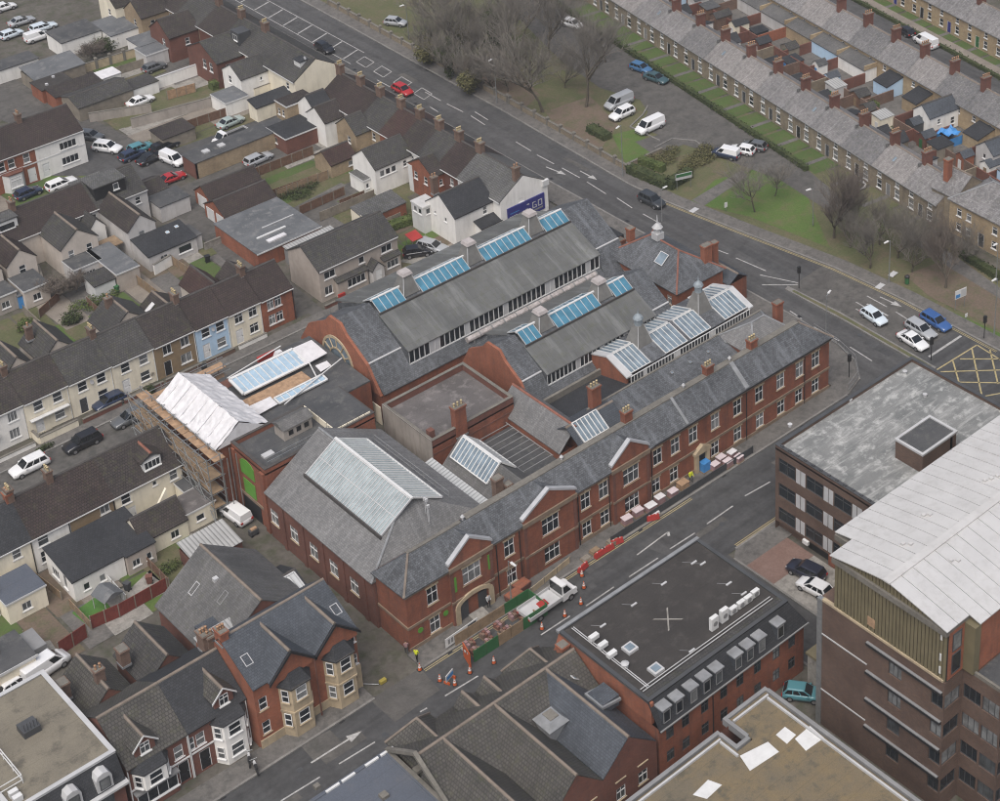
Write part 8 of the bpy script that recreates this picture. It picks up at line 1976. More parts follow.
gwall((80.71,58.70),(87.68,58.57),.7, 'low stone wall between the small lawn and the hedge corner', 'stone', .3)
fence((-21.76,26.34),(-18.86,25.87),1.7, 'dark red fence panels behind the small green lawn', 'fence_red'); fence((-18.86,25.87),(-13.30,25.95),1.7, 'dark red fence at the end of the cluttered garden', 'fence_red'); fence((-25.88,25.09),(-22.60,25.56),1.8, 'bright red fence beside the white van', 'fence_red')
fence((-12.84,39.47),(-12.99,26.07),1.3, 'brown garden fence between the long extension and the muddy garden', 'fence_brown'); fence((-17.26,33.25),(-17.40,26.91),1.3, 'white garden fence beside the cluttered garden', 'white'); fence((-21.83,30.99),(-21.83,26.20),1.2, 'low timber fence left of the small green lawn', 'timber')
fence((-27.36,29.79),(-27.52,24.40),1.2, 'buff timber fence beside the dusty yard', 'timber'); fence((-22.55,38.62),(-21.93,32.57),1.1, 'weathered fence below the white house back', 'timber')
sheet('lawn', [(-22.11,30.00),(-21.76,26.34),(-19.01,26.02),(-18.67,30.55)], .01, 'turf'); sheet('garden_ground', [(-17.77,28.35),(-13.10,30.13),(-13.15,25.80),(-18.50,26.13)], .006, 'concrete'); sheet('garden_ground', [(-32.26,24.99),(-30.11,29.59),(-25.55,27.95),(-25.82,25.23),(-30.86,23.57)], .008, 'concrete'); sheet('garden_ground', [(-13.84,33.11),(-9.18,31.80),(-9.71,25.58),(-12.93,25.14)], .006, 'grass_dull')
sheet('lawn', [(17.67,89.50),(17.60,85.23),(21.56,85.55),(21.32,89.49)], .01, 'turf')
def clutter(p, label, items, name='garden_clutter', cat='clutter'):
 pass
tr = thing('trampoline_shelter', 'grey garden shelter roof on the small green lawn', 'shelter', (*(-18.88,27.99),0), R(8)); MB().hexa([(-1.2,-1.2,1.9),(1.2,-1.2,1.9),(1.2,1.2,1.9),(-1.2,1.2,1.9)], [(-.2,-1.2,2.5),(.2,-1.2,2.5),(.2,1.2,2.5),(-.2,1.2,2.5)]).build('roof', 'felt_grey', tr)
for sx in (-1,1):
 for sy in (-1,1): MB().tube((sx * 1.1, sy * 1.1,0),(sx * 1.1, sy * 1.1,1.9),.05,.05,5).build('post', 'light_grey', tr)
# garden strips behind the houses: bare soil, grass, concrete
gq = random.Random(23); GM = ['grass_dull', 'concrete', 'grass', 'paving', 'gravel', 'asphalt_old', 'grass_dull', 'leafmould', 'grass_green']
def strips(x0, x1, y0, y1, step, along, z=-.02):
 u = (y0 if along == 'x' else x0); k = 0
 while u < (y1 if along == 'x' else x1) - 1:
  w = step * gq.uniform(.7,1.2); cut = gq.uniform(.35,.75)
  for part in (0,1):
   zz = z + .0015 * k + .0007 * part
   if along == 'x': xa, xb, ya, yb = (x0, x0 + (x1 - x0) * cut, u, u + w) if part == 0 else (x0 + (x1 - x0) * cut, x1, u, u + w)
   else: xa, xb, ya, yb = (u, u + w, y0, y0 + (y1 - y0) * cut) if part == 0 else (u, u + w, y0 + (y1 - y0) * cut, y1)
   j = lambda: gq.uniform(-.25,.25)
   sheet('garden_plot', [(xa + j(), ya + j()),(xb + j(), ya + j()),(xb + j(), yb + j()),(xa + j(), yb + j())], zz, gq.choice(GM))
  u += w; k += 1
strips(39,55,75,97,3.4, 'x'); strips(40,52,57.6,71,3.2, 'x'); strips(33,52,111.5,129,3.3, 'x'); strips(40,55,130,150,3.3, 'x'); strips(-10,25,72.5,87,3.4, 'y'); strips(-12,24,68.5,72.4,3.6, 'y', -.03); strips(-34,-5,24,38,3.8, 'y'); strips(-6,23,109.5,117.9,4.2, 'y', -.04)
for i, (a, b, l_) in enumerate([((40,78.4),(49,78.2), 'grey-brown fence behind the white-winged roadside house'),((39,88.2),(47.5,87.8), 'weathered fence below the buff outhouse'),((39,96.0),(50,95.6), 'timber fence along the lane behind the brown-roofed houses'),((41,70.4),(48,70.2), 'fence beside the small brick store'),((13.8,73),(13.6,82), 'timber fence between the rear yards behind the blue house'),((6.2,73),(6.4,82), 'fence between the rear yards behind the cream houses'),((-.6,73),(-.4,86), 'fence left of the russet garden shrub'),((19.6,73),(19.4,83), 'fence below the artificial lawn'),((40.5,116.5),(52,115.6), 'weathered fence in the walled gardens'),((41,141.5),(48,141), 'fence between the far back gardens')]):
 fence(a, b, 1.5, l_, ['fence_grey', 'timber', 'fence_brown'][i % 3])
for i, (p, c, l_) in enumerate([((38.37,94.55), 'black', 'black wheelie bin beside the rough garden strip'),((42.94,82.58), 'dark_grey', 'grey wheelie bin below the brown garden fence'),((23.15,80.31), 'black', 'black wheelie bin by the back lane bend'),((10.85,82.30), 'green_hoard', 'green wheelie bin in the yard behind the veranda'),((-24.10,35.42), 'black', 'black wheelie bin below the cream house back'),((-16.29,28.99), 'dark_grey', 'dark tub in the cluttered garden'),((-14.11,28.29), 'brick_dark', 'reddish bin in the cluttered garden'),((9.77,54.03), 'dark_grey', 'grey wheelie bin before the red brick end house'),((9.70,57.95), 'black', 'black wheelie bin before the ivory house'),((38.97,64.25), 'black', 'black wheelie bin beside the beige house')]):
 t = thing('wheelie_bin', l_, 'bin', (*p, 0), R(i * 40), 'bins in yards'); MB().hexa([(-.22,-.26,.05),(.22,-.26,.05),(.22,.26,.05),(-.22,.26,.05)], [(-.29,-.33,.95),(.29,-.33,.95),(.29,.33,.95),(-.29,.33,.95)]).build('body', c, t); MB().box(-.31,.31,-.36,.36,.95,1.05).build('lid', c, t)
 for s in (-.2,.2): MB().tube((s - .03,.28,.1),(s + .03,.28,.1),.1,.1,8).build('wheel', 'tyre', t)
# yards at top left
gwall((31.19,129.56),(39.68,125.66),1.5, 'low mossy wall along the walled garden, left part', 'dirty_render'); gwall((36.17,132.60),(51.90,132.14),1.9, 'long white garden wall behind the parked white saloon', 'white_render', .3, cop='light_grey'); gwall((34.84,123.06),(49.29,120.24),1.6, 'grey-green boundary wall along the parking lane', 'dirty_render', .3); gwall((38.54,146.22),(50.45,145.25),1.5, 'panelled concrete wall behind the far sheds', 'bath_stone', .2,2.2)
gwall((53.32,117.61),(59.33,117.46),2.0, 'cream wall below the blank cream gable', 'cream_render', .3); fence((43.53,127.56),(48.12,126.85),1.6, 'orange-brown fence inside the white walled garden', 'timber_new')
gwall((29.96,83.34),(24.46,83.34),1.0, 'low wall by the bend of the back lane', 'concrete', .25); fence((37.91,88.90),(45.90,88.15),1.4, 'brown fence along the rough garden strips, upper', 'fence_brown'); fence((38.86,81.98),(46.57,82.12),1.4, 'brown fence along the rough garden strips, lower', 'fence_brown'); fence((43.67,79.06),(47.80,78.85),1.6, 'short brown fence behind the beige house', 'fence_brown')
sheet('rough_garden', [(38.11,92.75),(50.84,92.48),(49.88,85.77),(37.81,84.23)], -.01, 'grass_dull'); sheet('lawn', [(38.21,89.39),(43.71,89.54),(43.66,86.30),(38.41,85.98)], .0, 'grass_green'); sheet('rough_garden', [(41.88,78.91),(53.04,77.59),(51.44,69.21),(42.04,69.20)], -.01, 'grass_dull'); sheet('lawn', [(34.04,128.55),(46.36,125.66),(46.07,122.06),(34.08,123.84)], -.004, 'grass_dull')
sheet('front_garden', [(-9,58.95),(26,58.95),(26,59.8),(-9,61)], 0.02, 'dirt'); sheet('driveway', [(41.67,61.51),(48.23,64.78),(48.34,59.10),(44.62,56.36)], 0.004, 'concrete')
fence((17.56,85.99),(21.63,86.21),1.5, 'timber fence along the artificial lawn by the lane', 'timber'); gwall((16.41,82.54),(19.30,83.15),1.6, 'curved white yard wall below the artificial lawn', 'white_render'); fence((4.51,86.03),(0.70,83.94),1.3, 'brown garden fence behind the russet shrub', 'fence_brown')
gwall((2.42,93.26),(5.10,92.97),1.4, 'pinkish yard wall behind the far left house', 'pink_render'); gwall((5.45,93.67),(4.22,89.72),1.6, 'short yard wall beside the blue garden hut', 'pink_render')
bh2 = thing('garden_hut', 'bright blue garden hut behind the far left house', 'shed', (*(0.92,88.67),0), R(-2)); walls(bh2,-1,1,-.8,.8,1.8, 'blue'); MB().box(-1.15,1.15,-.95,.95,1.8,1.92).build('roof', 'felt_grey', bh2); MB().box(-.4,.4,-.84,-.8,.1,1.6).build('door', 'light_grey', bh2)
for i, (a, b) in enumerate([((-17.0,59.0),(-12.0,58.95)),((-6.0,58.95),(-1.0,58.95)),((-.6,58.95),(4.6,58.95)),((5.0,58.95),(10.0,58.95)),((10.6,58.95),(14.6,58.95)),((15.2,58.95),(19.2,58.95))]):
 gwall(a, b, .7, '%s low front garden wall from the left on the terrace street' % ORD[i], ['white_render', 'brick_dark', 'brick_dark', 'brick_old', 'brick_old', 'white_render'][i], .22)
gwall((-11.4,58.95),(-6.6,58.95),1.0, 'low cream garden wall before the cream terraced house', 'cream_render', .25); gwall((-11.4,59.0),(-11.4,60.8),1.0, 'cream side wall of the same small front garden', 'cream_render', .25)
# back-street hoarding and clutter by the scaffold
fence((-3,48.6),(18,48.6),1.8, 'grey mesh site fence along the street behind the sheeted building', 'mid_grey', 3.4, 'site_fence', 'fence', 'site fences', 'galv'); fence((18.2,51.2),(27.0,52.4),1.6, 'grey mesh site fence by the arched gable', 'mid_grey', 3.4, 'site_fence', 'fence', 'site fences', 'galv')
gwall((28.0,58.9),(41.5,58.9),.6, 'low brick wall in front of the beige detached house', 'brick_dark')
# ---- lamps, lights, signs
def lamp(p, h, label, arm=(1.0,0), z=.1):
 t = thing('street_lamp', label, 'street lamp', (p[0], p[1], z),0, 'street lamps'); MB().tube((0,0,0),(0,0, h * .25),.1,.09,8).tube((0,0, h * .25),(0,0, h),.065,.045,8).build('column', 'galv', t)
 L = math.hypot(*arm); ux, uy = arm[0] / L, arm[1] / L
 MB().tube((0,0, h - .02),(arm[0], arm[1], h + .15),.04,.035,6).build('bracket', 'galv', t); o = MB().hexa([(-.1,-.16,0),(.7,-.12,.03),(.7,.12,.03),(-.1,.16,0)], [(-.1,-.1,.14),(.65,-.08,.12),(.65,.08,.12),(-.1,.1,.14)]).build('lantern', 'white', t, (arm[0] * .6, arm[1] * .6, h + .08), math.atan2(uy, ux)); return t
lamp((78.52,57.12),8.6, 'street lamp at the park wall corner beside the clipped hedge', (-1,-.3)); lamp((79.71,88.87),8.0, 'street lamp on the park wall by the thicket', (-1,-.3)); lamp((70.44,8.29),5.6, 'street lamp at the end of the street range by the main road', (.9,.3)); lamp((84.80,-7.89),9.0, 'tall street lamp on the verge by the traffic lights', (-.8,0))
lamp((88.30,27.51),6.0, 'street lamp in front of the dense russet tree', (-.9,.2)); lamp((84.91,10.19),6.6, 'street lamp on the pavement beside the litter bin', (-.9,0)); lamp((83.61,118.16),6.5, 'street lamp beside the parked silver hatchback at top', (-.9,0)); lamp((10.64,-2.41),6.4, 'street lamp before the stone entrance of the bathhouse', (0,-1.0)); lamp((73.99,43.58),5.2, 'street lamp by the caretaker house chimney', (.8,0)); lamp((95.23,0.05),6, 'street lamp at the right edge by the park path', (-.7,0))
def traffic_light(p, label, z=.12):
 t = thing('traffic_light', label, 'traffic light', (p[0], p[1], z),0, 'traffic lights'); MB().tube((0,0,0),(0,0,3.4),.06,.06,8).build('pole', 'black', t); o = MB().box(-.2,.2,-.16,.16,2.4,3.4).build('signal_head', 'black', t)
 for z_, m_ in ((3.2, 'lamp_red'),(2.9, 'glass_amber'),(2.6, 'green_hoard')): MB().lathe(0,0, [(.09,0),(.09,.03)], 8).build('lens', m_, o, (0,.17, z_)).rotation_euler = (R(-90),0,0)
traffic_light((83.73,-7.11), 'traffic light on the kerb beside the tall verge lamp'); traffic_light((75.28,-5.34), 'traffic light at the end of the island by the stop line', .15); traffic_light((65.37,-0.37), 'traffic light on the street corner by the bathhouse end'); traffic_light((75.34,17.84), 'bollard-like traffic light at the head of the island', .15)
def sign(p, label, w, h, top, mats, posts=2, rz=0.0, cat='sign', z=.1):
 t = thing('road_sign', label, cat, (p[0], p[1], z), R(rz), 'road signs')
 for s in ((-1,1) if posts == 2 else (0,)): MB().tube((s * w * .42,.05,0),(s * w * .42,.05, top),.045,.045,6).build('post', 'galv', t)
 o = MB().box(-w / 2, w / 2,-.03,.03, top - h, top).build('panel', mats[0], t)
 for x0, x1, z0, z1, mm in mats[1]: MB().box(x0 * w - w / 2, x1 * w - w / 2,-.045,-.031, top - h + z0 * h, top - h + z1 * h).build('panel_face', mm, o)
 return t
sign((86.84,-0.57), 'white and blue direction sign on two posts by the lights', 1.9,1.3,3.0,('white', [(.05,.45,.1,.5, 'blue'),(.52,.95,.1,.9, 'light_grey')]),2,-10); sign((82.49,48.10), 'green and white park name board on two posts', 2.6,1.0,2.6,('light_grey', [(.03,.97,.45,.92, 'green_hoard')]),2,-20)
sign((82.49,39.25), 'small white notice on a post at the lawn edge', .5,.8,1.3,('white', []),1,-10); sign((85.07,-3.04), 'small white keep-left sign in the verge', .4,.5,1.2,('white', []),1,-10)
lb_ = thing('litter_bin', 'dark green litter bin beside the park pavement', 'litter bin', (*(86.43,8.30),.1)); MB().lathe(0,0, [(.3,0),(.32,.9),(.34,.95)], 10).build('drum', 'green_hoard', lb_); MB().lathe(0,0, [(.36,.95),(.36,1.15),(.1,1.35)], 10).build('lid', 'black', lb_)
rg_ = thing('round_bench', 'white ring-shaped bench in the cottage garden', 'bench', (*(100.75,30.38),0)); m = MB()
for i in range(20):
 a, b = i * math.pi / 10,(i + 1) * math.pi / 10; c = lambda r, t_, z_: (r * math.cos(t_), r * math.sin(t_), z_)
 m.hexa([c(1.0, a, .3), c(1.4, a, .3), c(1.4, b, .3), c(1.0, b, .3)], [c(1.0, a, .45), c(1.4, a, .45), c(1.4, b, .45), c(1.0, b, .45)])
fix_normals(m.build('seat', 'white', rg_).data)
for i in range(6): MB().tube((1.2 * math.cos(i * 1.047),1.2 * math.sin(i * 1.047),0),(1.2 * math.cos(i * 1.047),1.2 * math.sin(i * 1.047),.3),.05,.05,5).build('leg', 'white', rg_)
for i, (p, l_) in enumerate([((83.33,10.41), 'white access cover slab beside the pavement, left one'),((86.77,11.10), 'white slab lying on the dull lawn'),((79.26,42.53), 'pale access cover on the lawn edge')]):
 t = thing('access_cover', l_, 'cover', (*p, .12), R(8)); MB().box(-.7,.7,-.4,.4,0,.05).build('slab', 'light_grey', t)
# guard rail at the street corner
gr_ = thing('corner_guard_rail', 'grey pedestrian guard rail round the corner by the bathhouse end', 'railing', (66.2,-1.2,.12)); m = MB(); pts = [(-3.0,-1.0),(0,-.0),(2.2,2.6),(3.2,6.5),(3.5,11)]
for (a, b),(c, d) in zip(pts[:-1], pts[1:]):
 for z in (.15,1.0): m.tube((a, b, z),(c, d, z),.035,.035,5)
 L = math.hypot(c - a, d - b); n = int(L / .5)
 for i in range(n + 1): m.tube((a + (c - a) * i / n, b + (d - b) * i / n, .0 if i % 3 == 0 else .15),(a + (c - a) * i / n, b + (d - b) * i / n, 1.0),.02,.02,4)
m.build('rail', 'mid_grey', gr_)
# ---- works on the pavement before the bathhouse
cone_m = MB().lathe(0,0, [(.17,.03),(.03,.72)], 10).mesh('cone_body', 'orange'); cone_b = MB().box(-.2,.2,-.2,.2,0,.035).mesh('cone_base', 'black'); cone_s = MB().lathe(0,0, [(.125,.28),(.095,.42)], 10).mesh('reflective_band', 'white'); cone_s2 = MB().lathe(0,0, [(.08,.5),(.06,.6)], 10).mesh('reflective_band', 'white')
for i, (p, l_) in enumerate([((-1.28,-2.63), 'orange cone on the kerb corner below the bathhouse'),((-0.75,-5.29), 'orange cone left of the blue works barrier'),((-0.02,-6.79), 'orange cone in front of the blue works barrier'),((2.02,-6.56), 'orange cone right of the blue works barrier'),((4.56,-7.20), 'orange cone beside the orange end panel'),((11.01,-6.94), 'orange cone below the green hoarding by the truck tail'),((13.89,-7.18), 'orange cone beside the truck wheel'),((16.22,-7.02), 'orange cone in front of the truck cab'),((18.00,-5.40), 'orange cone further ahead of the truck'),((19.04,-3.84), 'orange cone near the red water barriers')]):
 t = thing('traffic_cone', l_, 'traffic cone', (*p, .02), R(i * 37), 'traffic cones'); t.scale = (1.25,) * 3
 for me in (cone_m, cone_b, cone_s, cone_s2): put(me.name.split('.')[0], me, t)
wb = thing('works_barrier', 'blue and white works barrier standing in the road among cones', 'barrier', (*(-0.05,-6.00),.02), R(20)); MB().box(-.6,.6,-.05,.05,.3,1.1).build('panel', 'light_grey', wb); MB().box(-.55,.55,-.07,-.051,.5,.9).build('panel_face', 'blue', wb)
for s in (-.5,.5): MB().box(s - .05, s + .05,-.35,.35,0,.3).build('foot', 'orange', wb)
# hoarded compound
hb = thing('site_hoarding', 'green hoarding enclosure with orange end panel on the road before the entrance', 'hoarding', (3.2,-5.7,0)); pan = MB().box(0,1.55,-.03,.03,0,1.5).mesh('hoarding_panel', 'green_hoard'); pany = MB().box(0,1.55,-.03,.03,0,1.5).mesh('hoarding_panel', 'timber'); pano = MB().box(0,1.9,-.035,.035,0,1.9).mesh('orange_panel', 'orange'); pan90 = MB().box(-.03,.03,0,1.5,0,1.4).mesh('hoarding_panel', 'green_hoard')
for i in range(6): put('hoarding_panel', pan if i in (0,1,4,5) else pany, hb, (i * 1.6,0,0)); put('hoarding_panel', pan if i > 3 else pany, hb, (i * 1.6,3.1,0))
put('orange_panel', pano, hb, (-.7,-.4,0), R(75))
for y in (.05,1.6): put('hoarding_panel', pan90, hb, (9.62, y, 0))
for i in range(6): MB().box(.4 + i * 1.55,.5 + i * 1.55,.05,.6,0,1.2).build('hoarding_prop', 'timber', hb)
for i in range(3): MB().box(-.62 + .02,-.58 + .02,-.05 + i * .5,.25 + i * .5,1.35,1.6).build('reflector', 'light_grey', hb)
q_ = random.Random(8)
for i in range(8):
 x, y = 1.0 + (i % 4) * 2.0 + q_.uniform(-.3,.3),.9 + (i // 4) * 1.2
 t = thing('brick_pallet', '%s pallet of reddish blocks from the left inside the green hoarding' % ORD[i], 'pallet', (3.2 + x, -5.7 + y, .02), R(q_.uniform(-6,6)), 'pallets inside the hoarding'); MB().box(-.5,.5,-.4,.4,0,.12).build('pallet_base', 'timber', t)
 for a in range(3):
  for b in range(2): MB().box(-.48 + a * .33,-.18 + a * .33,-.38 + b * .4,-.02 + b * .4,.13,.5 + .1 * ((a + b + i) % 3)).build('block', ['brick_dark', 'pinkwrap', 'brick_old'][(a + i) % 3], t)
bn_ = thing('site_banner', 'white printed site banner on the pavement railing left of the entrance', 'banner', (2.2,-2.35,.12), R(3)); MB().box(0,4.2,-.03,.03,.2,1.35).build('banner_sheet', 'white', bn_)
for i, (x0, x1, z0, z1) in enumerate([(.3,.55,.5,1.1),(.7,.95,.5,1.1),(1.1,1.35,.5,1.1),(1.6,2.4,.62,1.0),(2.9,4.0,.35,1.2)]): MB().box(x0, x1,-.045,-.031, z0, z1).build('print', 'mid_grey' if i < 4 else 'dark_grey', bn_)
for x in (0,2.1,4.2): MB().tube((x, .05,0),(x, .05,1.4),.03,.03,5).build('post', 'galv', bn_)
def pallet(p, label, w, d, h, mat, base='timber', name='wrapped_pallet', top=None, rz=0):
 w, d, h = w * .82, d * .82, h * .8
 t = thing(name, label, 'pallet', (*p, .12), R(rz), 'stacks along the bathhouse pavement'); MB().box(-w / 2, w / 2,-d / 2, d / 2,0,.14).build('pallet_base', base, t); MB().hexa([(-w / 2 + .04,-d / 2 + .04,.141),(w / 2 - .04,-d / 2 + .04,.141),(w / 2 - .04, d / 2 - .04,.141),(-w / 2 + .04, d / 2 - .04,.141)], [(-w / 2 + .08,-d / 2 + .08, h),(w / 2 - .08,-d / 2 + .08, h),(w / 2 - .08, d / 2 - .08, h),(-w / 2 + .08, d / 2 - .08, h)]).build('wrapped_load', mat, t)
 if top: MB().box(-w / 2 + .02, w / 2 - .02,-d / 2 + .02, d / 2 - .02, h, h + .07).build('cover', top, t)
 return t
for i, (p, l_, w, d, h, m_, tp_) in enumerate([((27.97,-1.02), 'pale wrapped stack below the third gable, left of two', 1.5,1.1,1.0, 'pinkwrap', 'pinkish'),((29.72,-0.90), 'pale wrapped stack below the third gable, right of two', 1.5,1.1,1.0, 'pinkwrap', 'pinkish'),((31.20,-1.44), 'long white wrapped stack left of the wooden crate', 1.6,1.2,1.1, 'pinkwrap', 'sheeting'),((32.83,-1.15), 'tall white wrapped stack left of the wooden crate', 1.4,1.1,1.2, 'pinkwrap', 'sheeting'),
  ((34.68,-1.31), 'pinkish wrapped stack next to the wooden crate', 1.4,1.1,1.0, 'pinkwrap', 'pinkish'),((36.54,-0.98), 'plain wooden crate left of the second doorway', 1.6,1.3,.9, 'timber_new', 'timber_new'),((41.33,-1.29), 'wrapped stack right of the blue covered one', 1.3,1.1,1.0, 'pinkwrap', 'pinkish'),((42.70,-0.87), 'wrapped stack third right of the second doorway', 1.4,1.1,1.0, 'pinkwrap', 'pinkish'),
  ((42.77,-1.97), 'wrapped stack nearest the kerb right of the doorway', 1.4,1.1,1.0, 'pinkwrap', 'pinkish'),((44.24,-1.13), 'whitish wrapped stack against the wall near the pipe', 1.4,1.0,1.0, 'pinkwrap', 'sheeting'),((44.30,-2.24), 'rightmost wrapped stack on the bathhouse pavement', 1.3,1.0,.9, 'pinkwrap', 'pinkish')]):
 pallet(p, l_, w, d, h, m_, top=tp_ if tp_ in M else 'pink_top', rz=(i * 23) % 11 - 5) if tp_ in M or M.setdefault('pink_top', plain('pale_pink_sheet', (.5,.43,.44),.6,.1,2.0)) else None
pallet((40.39,-0.59), 'blue tarpaulin-covered stack beside the second doorway', 1.5,1.2,1.6, 'blue', name='covered_stack'); pallet((30.95,-2.38), 'low white wrapped roll stack by the kerb', 1.6,.6,.6, 'sheeting'); pallet((24.71,-2.39), 'grey-green bundle on the pavement left of the wrapped stacks', 1.6,1.2,.6, 'fence_grey'); pallet((22.38,-2.08), 'greenish bundle beside the red barriers', 1.4,1.0,.5, 'timber'); pallet((20.97,-2.23), 'sandy heap board between the red barriers', 1.3,1.0,.35, 'gravel')
for i, (p, l_) in enumerate([((19.72,-3.20), 'red water-filled barrier nearest the truck'),((22.45,-2.83), 'red water-filled barrier, second from the truck'),((23.59,-2.85), 'red water-filled barrier, third from the truck'),((25.02,-2.70), 'red water-filled barrier farthest from the truck'),((30.45,-2.60), 'red barrier below the white wrapped stacks')]):
 t = thing('water_barrier', l_, 'barrier', (*p, .12), R(12 - i * 9), 'red water barriers'); MB().hexa([(-.75,-.25,0),(.75,-.25,0),(.75,.25,0),(-.75,.25,0)], [(-.7,-.1,.6),(.7,-.1,.6),(.7,.1,.6),(-.7,.1,.6)]).build('shell', 'red', t)
 for s in (-.4,.4): MB().lathe(s, 0, [(.06,.6),(.06,.66)], 8).build('filler_cap', 'white', t)
for i, (p, l_) in enumerate([((11.63,-1.51), 'reddish skip box beside the entrance, left'),((13.17,-0.92), 'reddish skip box beside the entrance, right')]):
 t = thing('rubble_box', l_, 'box', (*p, .12), R(5), 'rubble boxes'); MB().hexa([(-.8,-.5,0),(.8,-.5,0),(.8,.5,0),(-.8,.5,0)], [(-.9,-.6,.8),(.9,-.6,.8),(.9,.6,.8),(-.9,.6,.8)]).build('tub', 'brick_dark', t); MB().box(-.82,.82,-.52,.52,.8,.84).build('fill', 'brick_house', t)
fence((13.4,-2.2),(19.4,-1.4),.9, 'pale site barrier rail before the first wide gable', 'bath_stone', 2.0, 'site_barrier', 'barrier', 'site fences'); fence((24.5,-2.35),(46.5,-2.3),1.1, 'dark mesh fence along the kerb before the wrapped stacks', 'dark_grey', 2.2, 'site_fence', 'fence', 'site fences', 'dark_grey')
cr = thing('red_garden_canopy', 'red awning beside the cars behind the large hall', 'awning', (*(45.38,63.20),0)); MB().hexa([(-.9,-.9,1.6),(.9,-.9,1.6),(.9,.9,2.0),(-.9,.9,2.0)], [(-.9,-.9,1.65),(.9,-.9,1.65),(.9,.9,2.05),(-.9,.9,2.05)]).build('canopy', 'red', cr)
for sx in (-.8,.8):
 for sy in (-.8,.8): MB().tube((sx, sy, 0),(sx, sy, 1.75),.04,.04,5).build('post', 'galv', cr)
# motorcycles at the shop front
for i, p in enumerate([(-19.73,-0.92),(-19.85,-2.18)]):
 t = thing('motorcycle', ['black motorcycle left of two by the bay-windowed shop pavement', 'black motorcycle nearer the kerb by the bay-windowed house'][i], 'motorcycle', (*p, .12), R(60 + i * 15), 'parked motorcycles')
 for x in (-.65,.65): MB().tube((x, -.06,.3),(x, .06,.3),.3,.3,14).build('wheel', 'tyre', t)
 MB().hexa([(-.5,-.12,.4),(.45,-.1,.4),(.45,.1,.4),(-.5,.12,.4)], [(-.45,-.1,.8),(.2,-.14,.85),(.2,.14,.85),(-.45,.1,.8)]).build('frame', 'dark_grey', t); MB().hexa([(-.1,-.15,.8),(.35,-.13,.8),(.35,.13,.8),(-.1,.15,.8)], [(-.05,-.1,1.02),(.3,-.08,1.0),(.3,.08,1.0),(-.05,.1,1.02)]).build('tank', 'light_grey', t); MB().box(-.7,-.1,-.12,.12,.8,.9).build('seat', 'black', t)
 MB().tube((.65,0,.3),(.4,0,1.05),.04,.04,6).tube((.4,-.35,1.08),(.4,.35,1.08),.025,.025,6).build('handlebar', 'galv', t)
# ---- people
def person(p, label, rz, top, legs, pose=0.0, z=.12, hat=None):
 t = thing('person', label, 'person', (p[0], p[1], z), R(rz), 'workers in the street')
 sk = [(0,0,.98),(0,0,1.2),(0,0,1.42),(0,0,1.52),(0,0,1.63),(0,0,1.74),(0,.1,.95),(.08 + pose, .11,.5),(.02 + pose, .11,.08),(.18 + pose, .11,.04),(0,-.1,.95),(.0 - pose * .5,-.11,.5),(-.06 - pose, -.11,.08),(.1 - pose, -.11,.04),
  (0,.19,1.4),(.04,.24,1.13),(.16 + pose, .22,.92),(.22 + pose, .21,.84),(0,-.19,1.4),(.06,-.25,1.13),(.2,-.2,.94),(.26,-.19,.86)]
 ed = [(0,1),(1,2),(2,3),(3,4),(4,5),(0,6),(6,7),(7,8),(8,9),(0,10),(10,11),(11,12),(12,13),(2,14),(14,15),(15,16),(16,17),(2,18),(18,19),(19,20),(20,21)]
 rad = [.15,.15,.14,.06,.095,.085,.1,.075,.05,.045,.1,.075,.05,.045,.075,.055,.04,.035,.075,.055,.04,.035]
 me = bpy.data.meshes.new('skeleton'); me.from_pydata(sk, ed, []); ob = bpy.data.objects.new('body', me); col.objects.link(ob)
 md = ob.modifiers.new('skin', 'SKIN')
 for v, r_ in zip(me.skin_vertices[0].data if me.skin_vertices else [], rad): v.radius = (r_, r_)
 if not me.skin_vertices:
  pass
 sub = ob.modifiers.new('sub', 'SUBSURF'); sub.levels = 1; sub.render_levels = 1
 if me.skin_vertices: me.skin_vertices[0].data[0].use_root = True
 dg = bpy.context.evaluated_depsgraph_get(); ev = bpy.data.meshes.new_from_object(ob.evaluated_get(dg)); bpy.data.objects.remove(ob)
 for m_ in (top, legs, 'skin', 'black', hat or 'hair'): ev.materials.append(M[m_])
 for pl in ev.polygons:
  c = pl.center; pl.material_index = 3 if c.z < .1 else (1 if c.z < .97 and abs(c.y) < .2 else (4 if c.z > 1.69 else (2 if c.z > 1.5 or (c.z < .93 and abs(c.y) > .16) else 0))); pl.use_smooth = True
 ev.name = 'body'; put('body', ev, t); return t
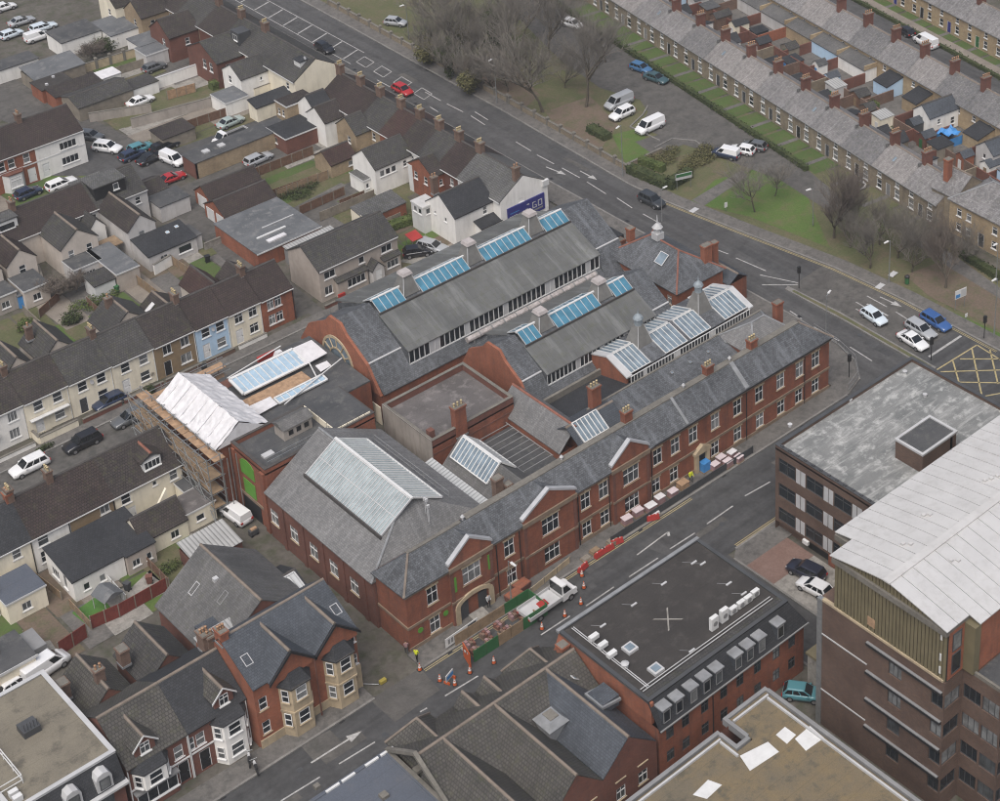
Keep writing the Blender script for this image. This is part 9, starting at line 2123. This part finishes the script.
M['skin'] = plain('skin', (.4,.25,.18),.6,.05); M['hair'] = plain('hair', (.03,.022,.016),.8,.1); M['hivis'] = plain('hi_vis_yellow', (.5,.55,.03),.6,.05); M['hivis_o'] = plain('hi_vis_orange', (.6,.16,.03),.6,.05)
person((37.79,-0.99), 'worker in yellow high-visibility jacket by the second doorway', -100, 'hivis', 'dark_grey', .08); person((-0.84,-1.52), 'worker in yellow jacket on the corner pavement beside the banner', 30, 'hivis', 'black', .1); person((-0.98,0.01), 'person in pinkish top walking at the bathhouse corner', 60, 'pinkwrap', 'dark_grey', .12); person((8.95,-0.69), 'person in grey standing in the entrance archway', -90, 'light_grey', 'black', .03,.3)
wl_ = thing('works_container', 'yellow works container and hose at the alley mouth', 'equipment', (*(-4.92,-1.44),.1)); MB().box(-.35,.35,-.2,.2,0,.35).build('box', 'yellow', wl_); MB().tube((-.5,0,.1),(-3.6,3.4,.1),.05,.05,5).build('hose', 'galv', wl_)  # yellow container with a hose, no lamp in it
lg = thing('equipment_trolley', 'small equipment trolley with brass lamp beside the west hall', 'equipment', (*(-2.21,27.04),0)); MB().box(-.5,.5,-.3,.3,.2,.8).build('body', 'dark_grey', lg); MB().box(-.3,.4,-.2,.2,.8,.95).build('lamp_head', 'timber_new', lg)  # trolley; its lamp head is a plain box in board colour
for s in (-.35,.35): MB().tube((s, -.3,.15),(s, .3,.15),.15,.15,8).build('wheel', 'tyre', lg)

# ================================================================== thin winter haze round the whole place
hzm = bpy.data.materials.new('haze'); hzm.use_nodes = True; hn = hzm.node_tree; hn.nodes.remove(hn.nodes['Principled BSDF'])
pv = hn.nodes.new('ShaderNodeVolumePrincipled'); pv.inputs['Color'].default_value = (0.97,0.98,1.0,1); pv.inputs['Density'].default_value = 0.00022; pv.inputs['Anisotropy'].default_value = 0.2
hn.links.new(pv.outputs['Volume'], hn.nodes['Material Output'].inputs['Volume'])
hz_ = MB().box(-420,640,-420,640,-1.2,146).build('haze', hzm, uv=False); hz_['kind'] = 'stuff'
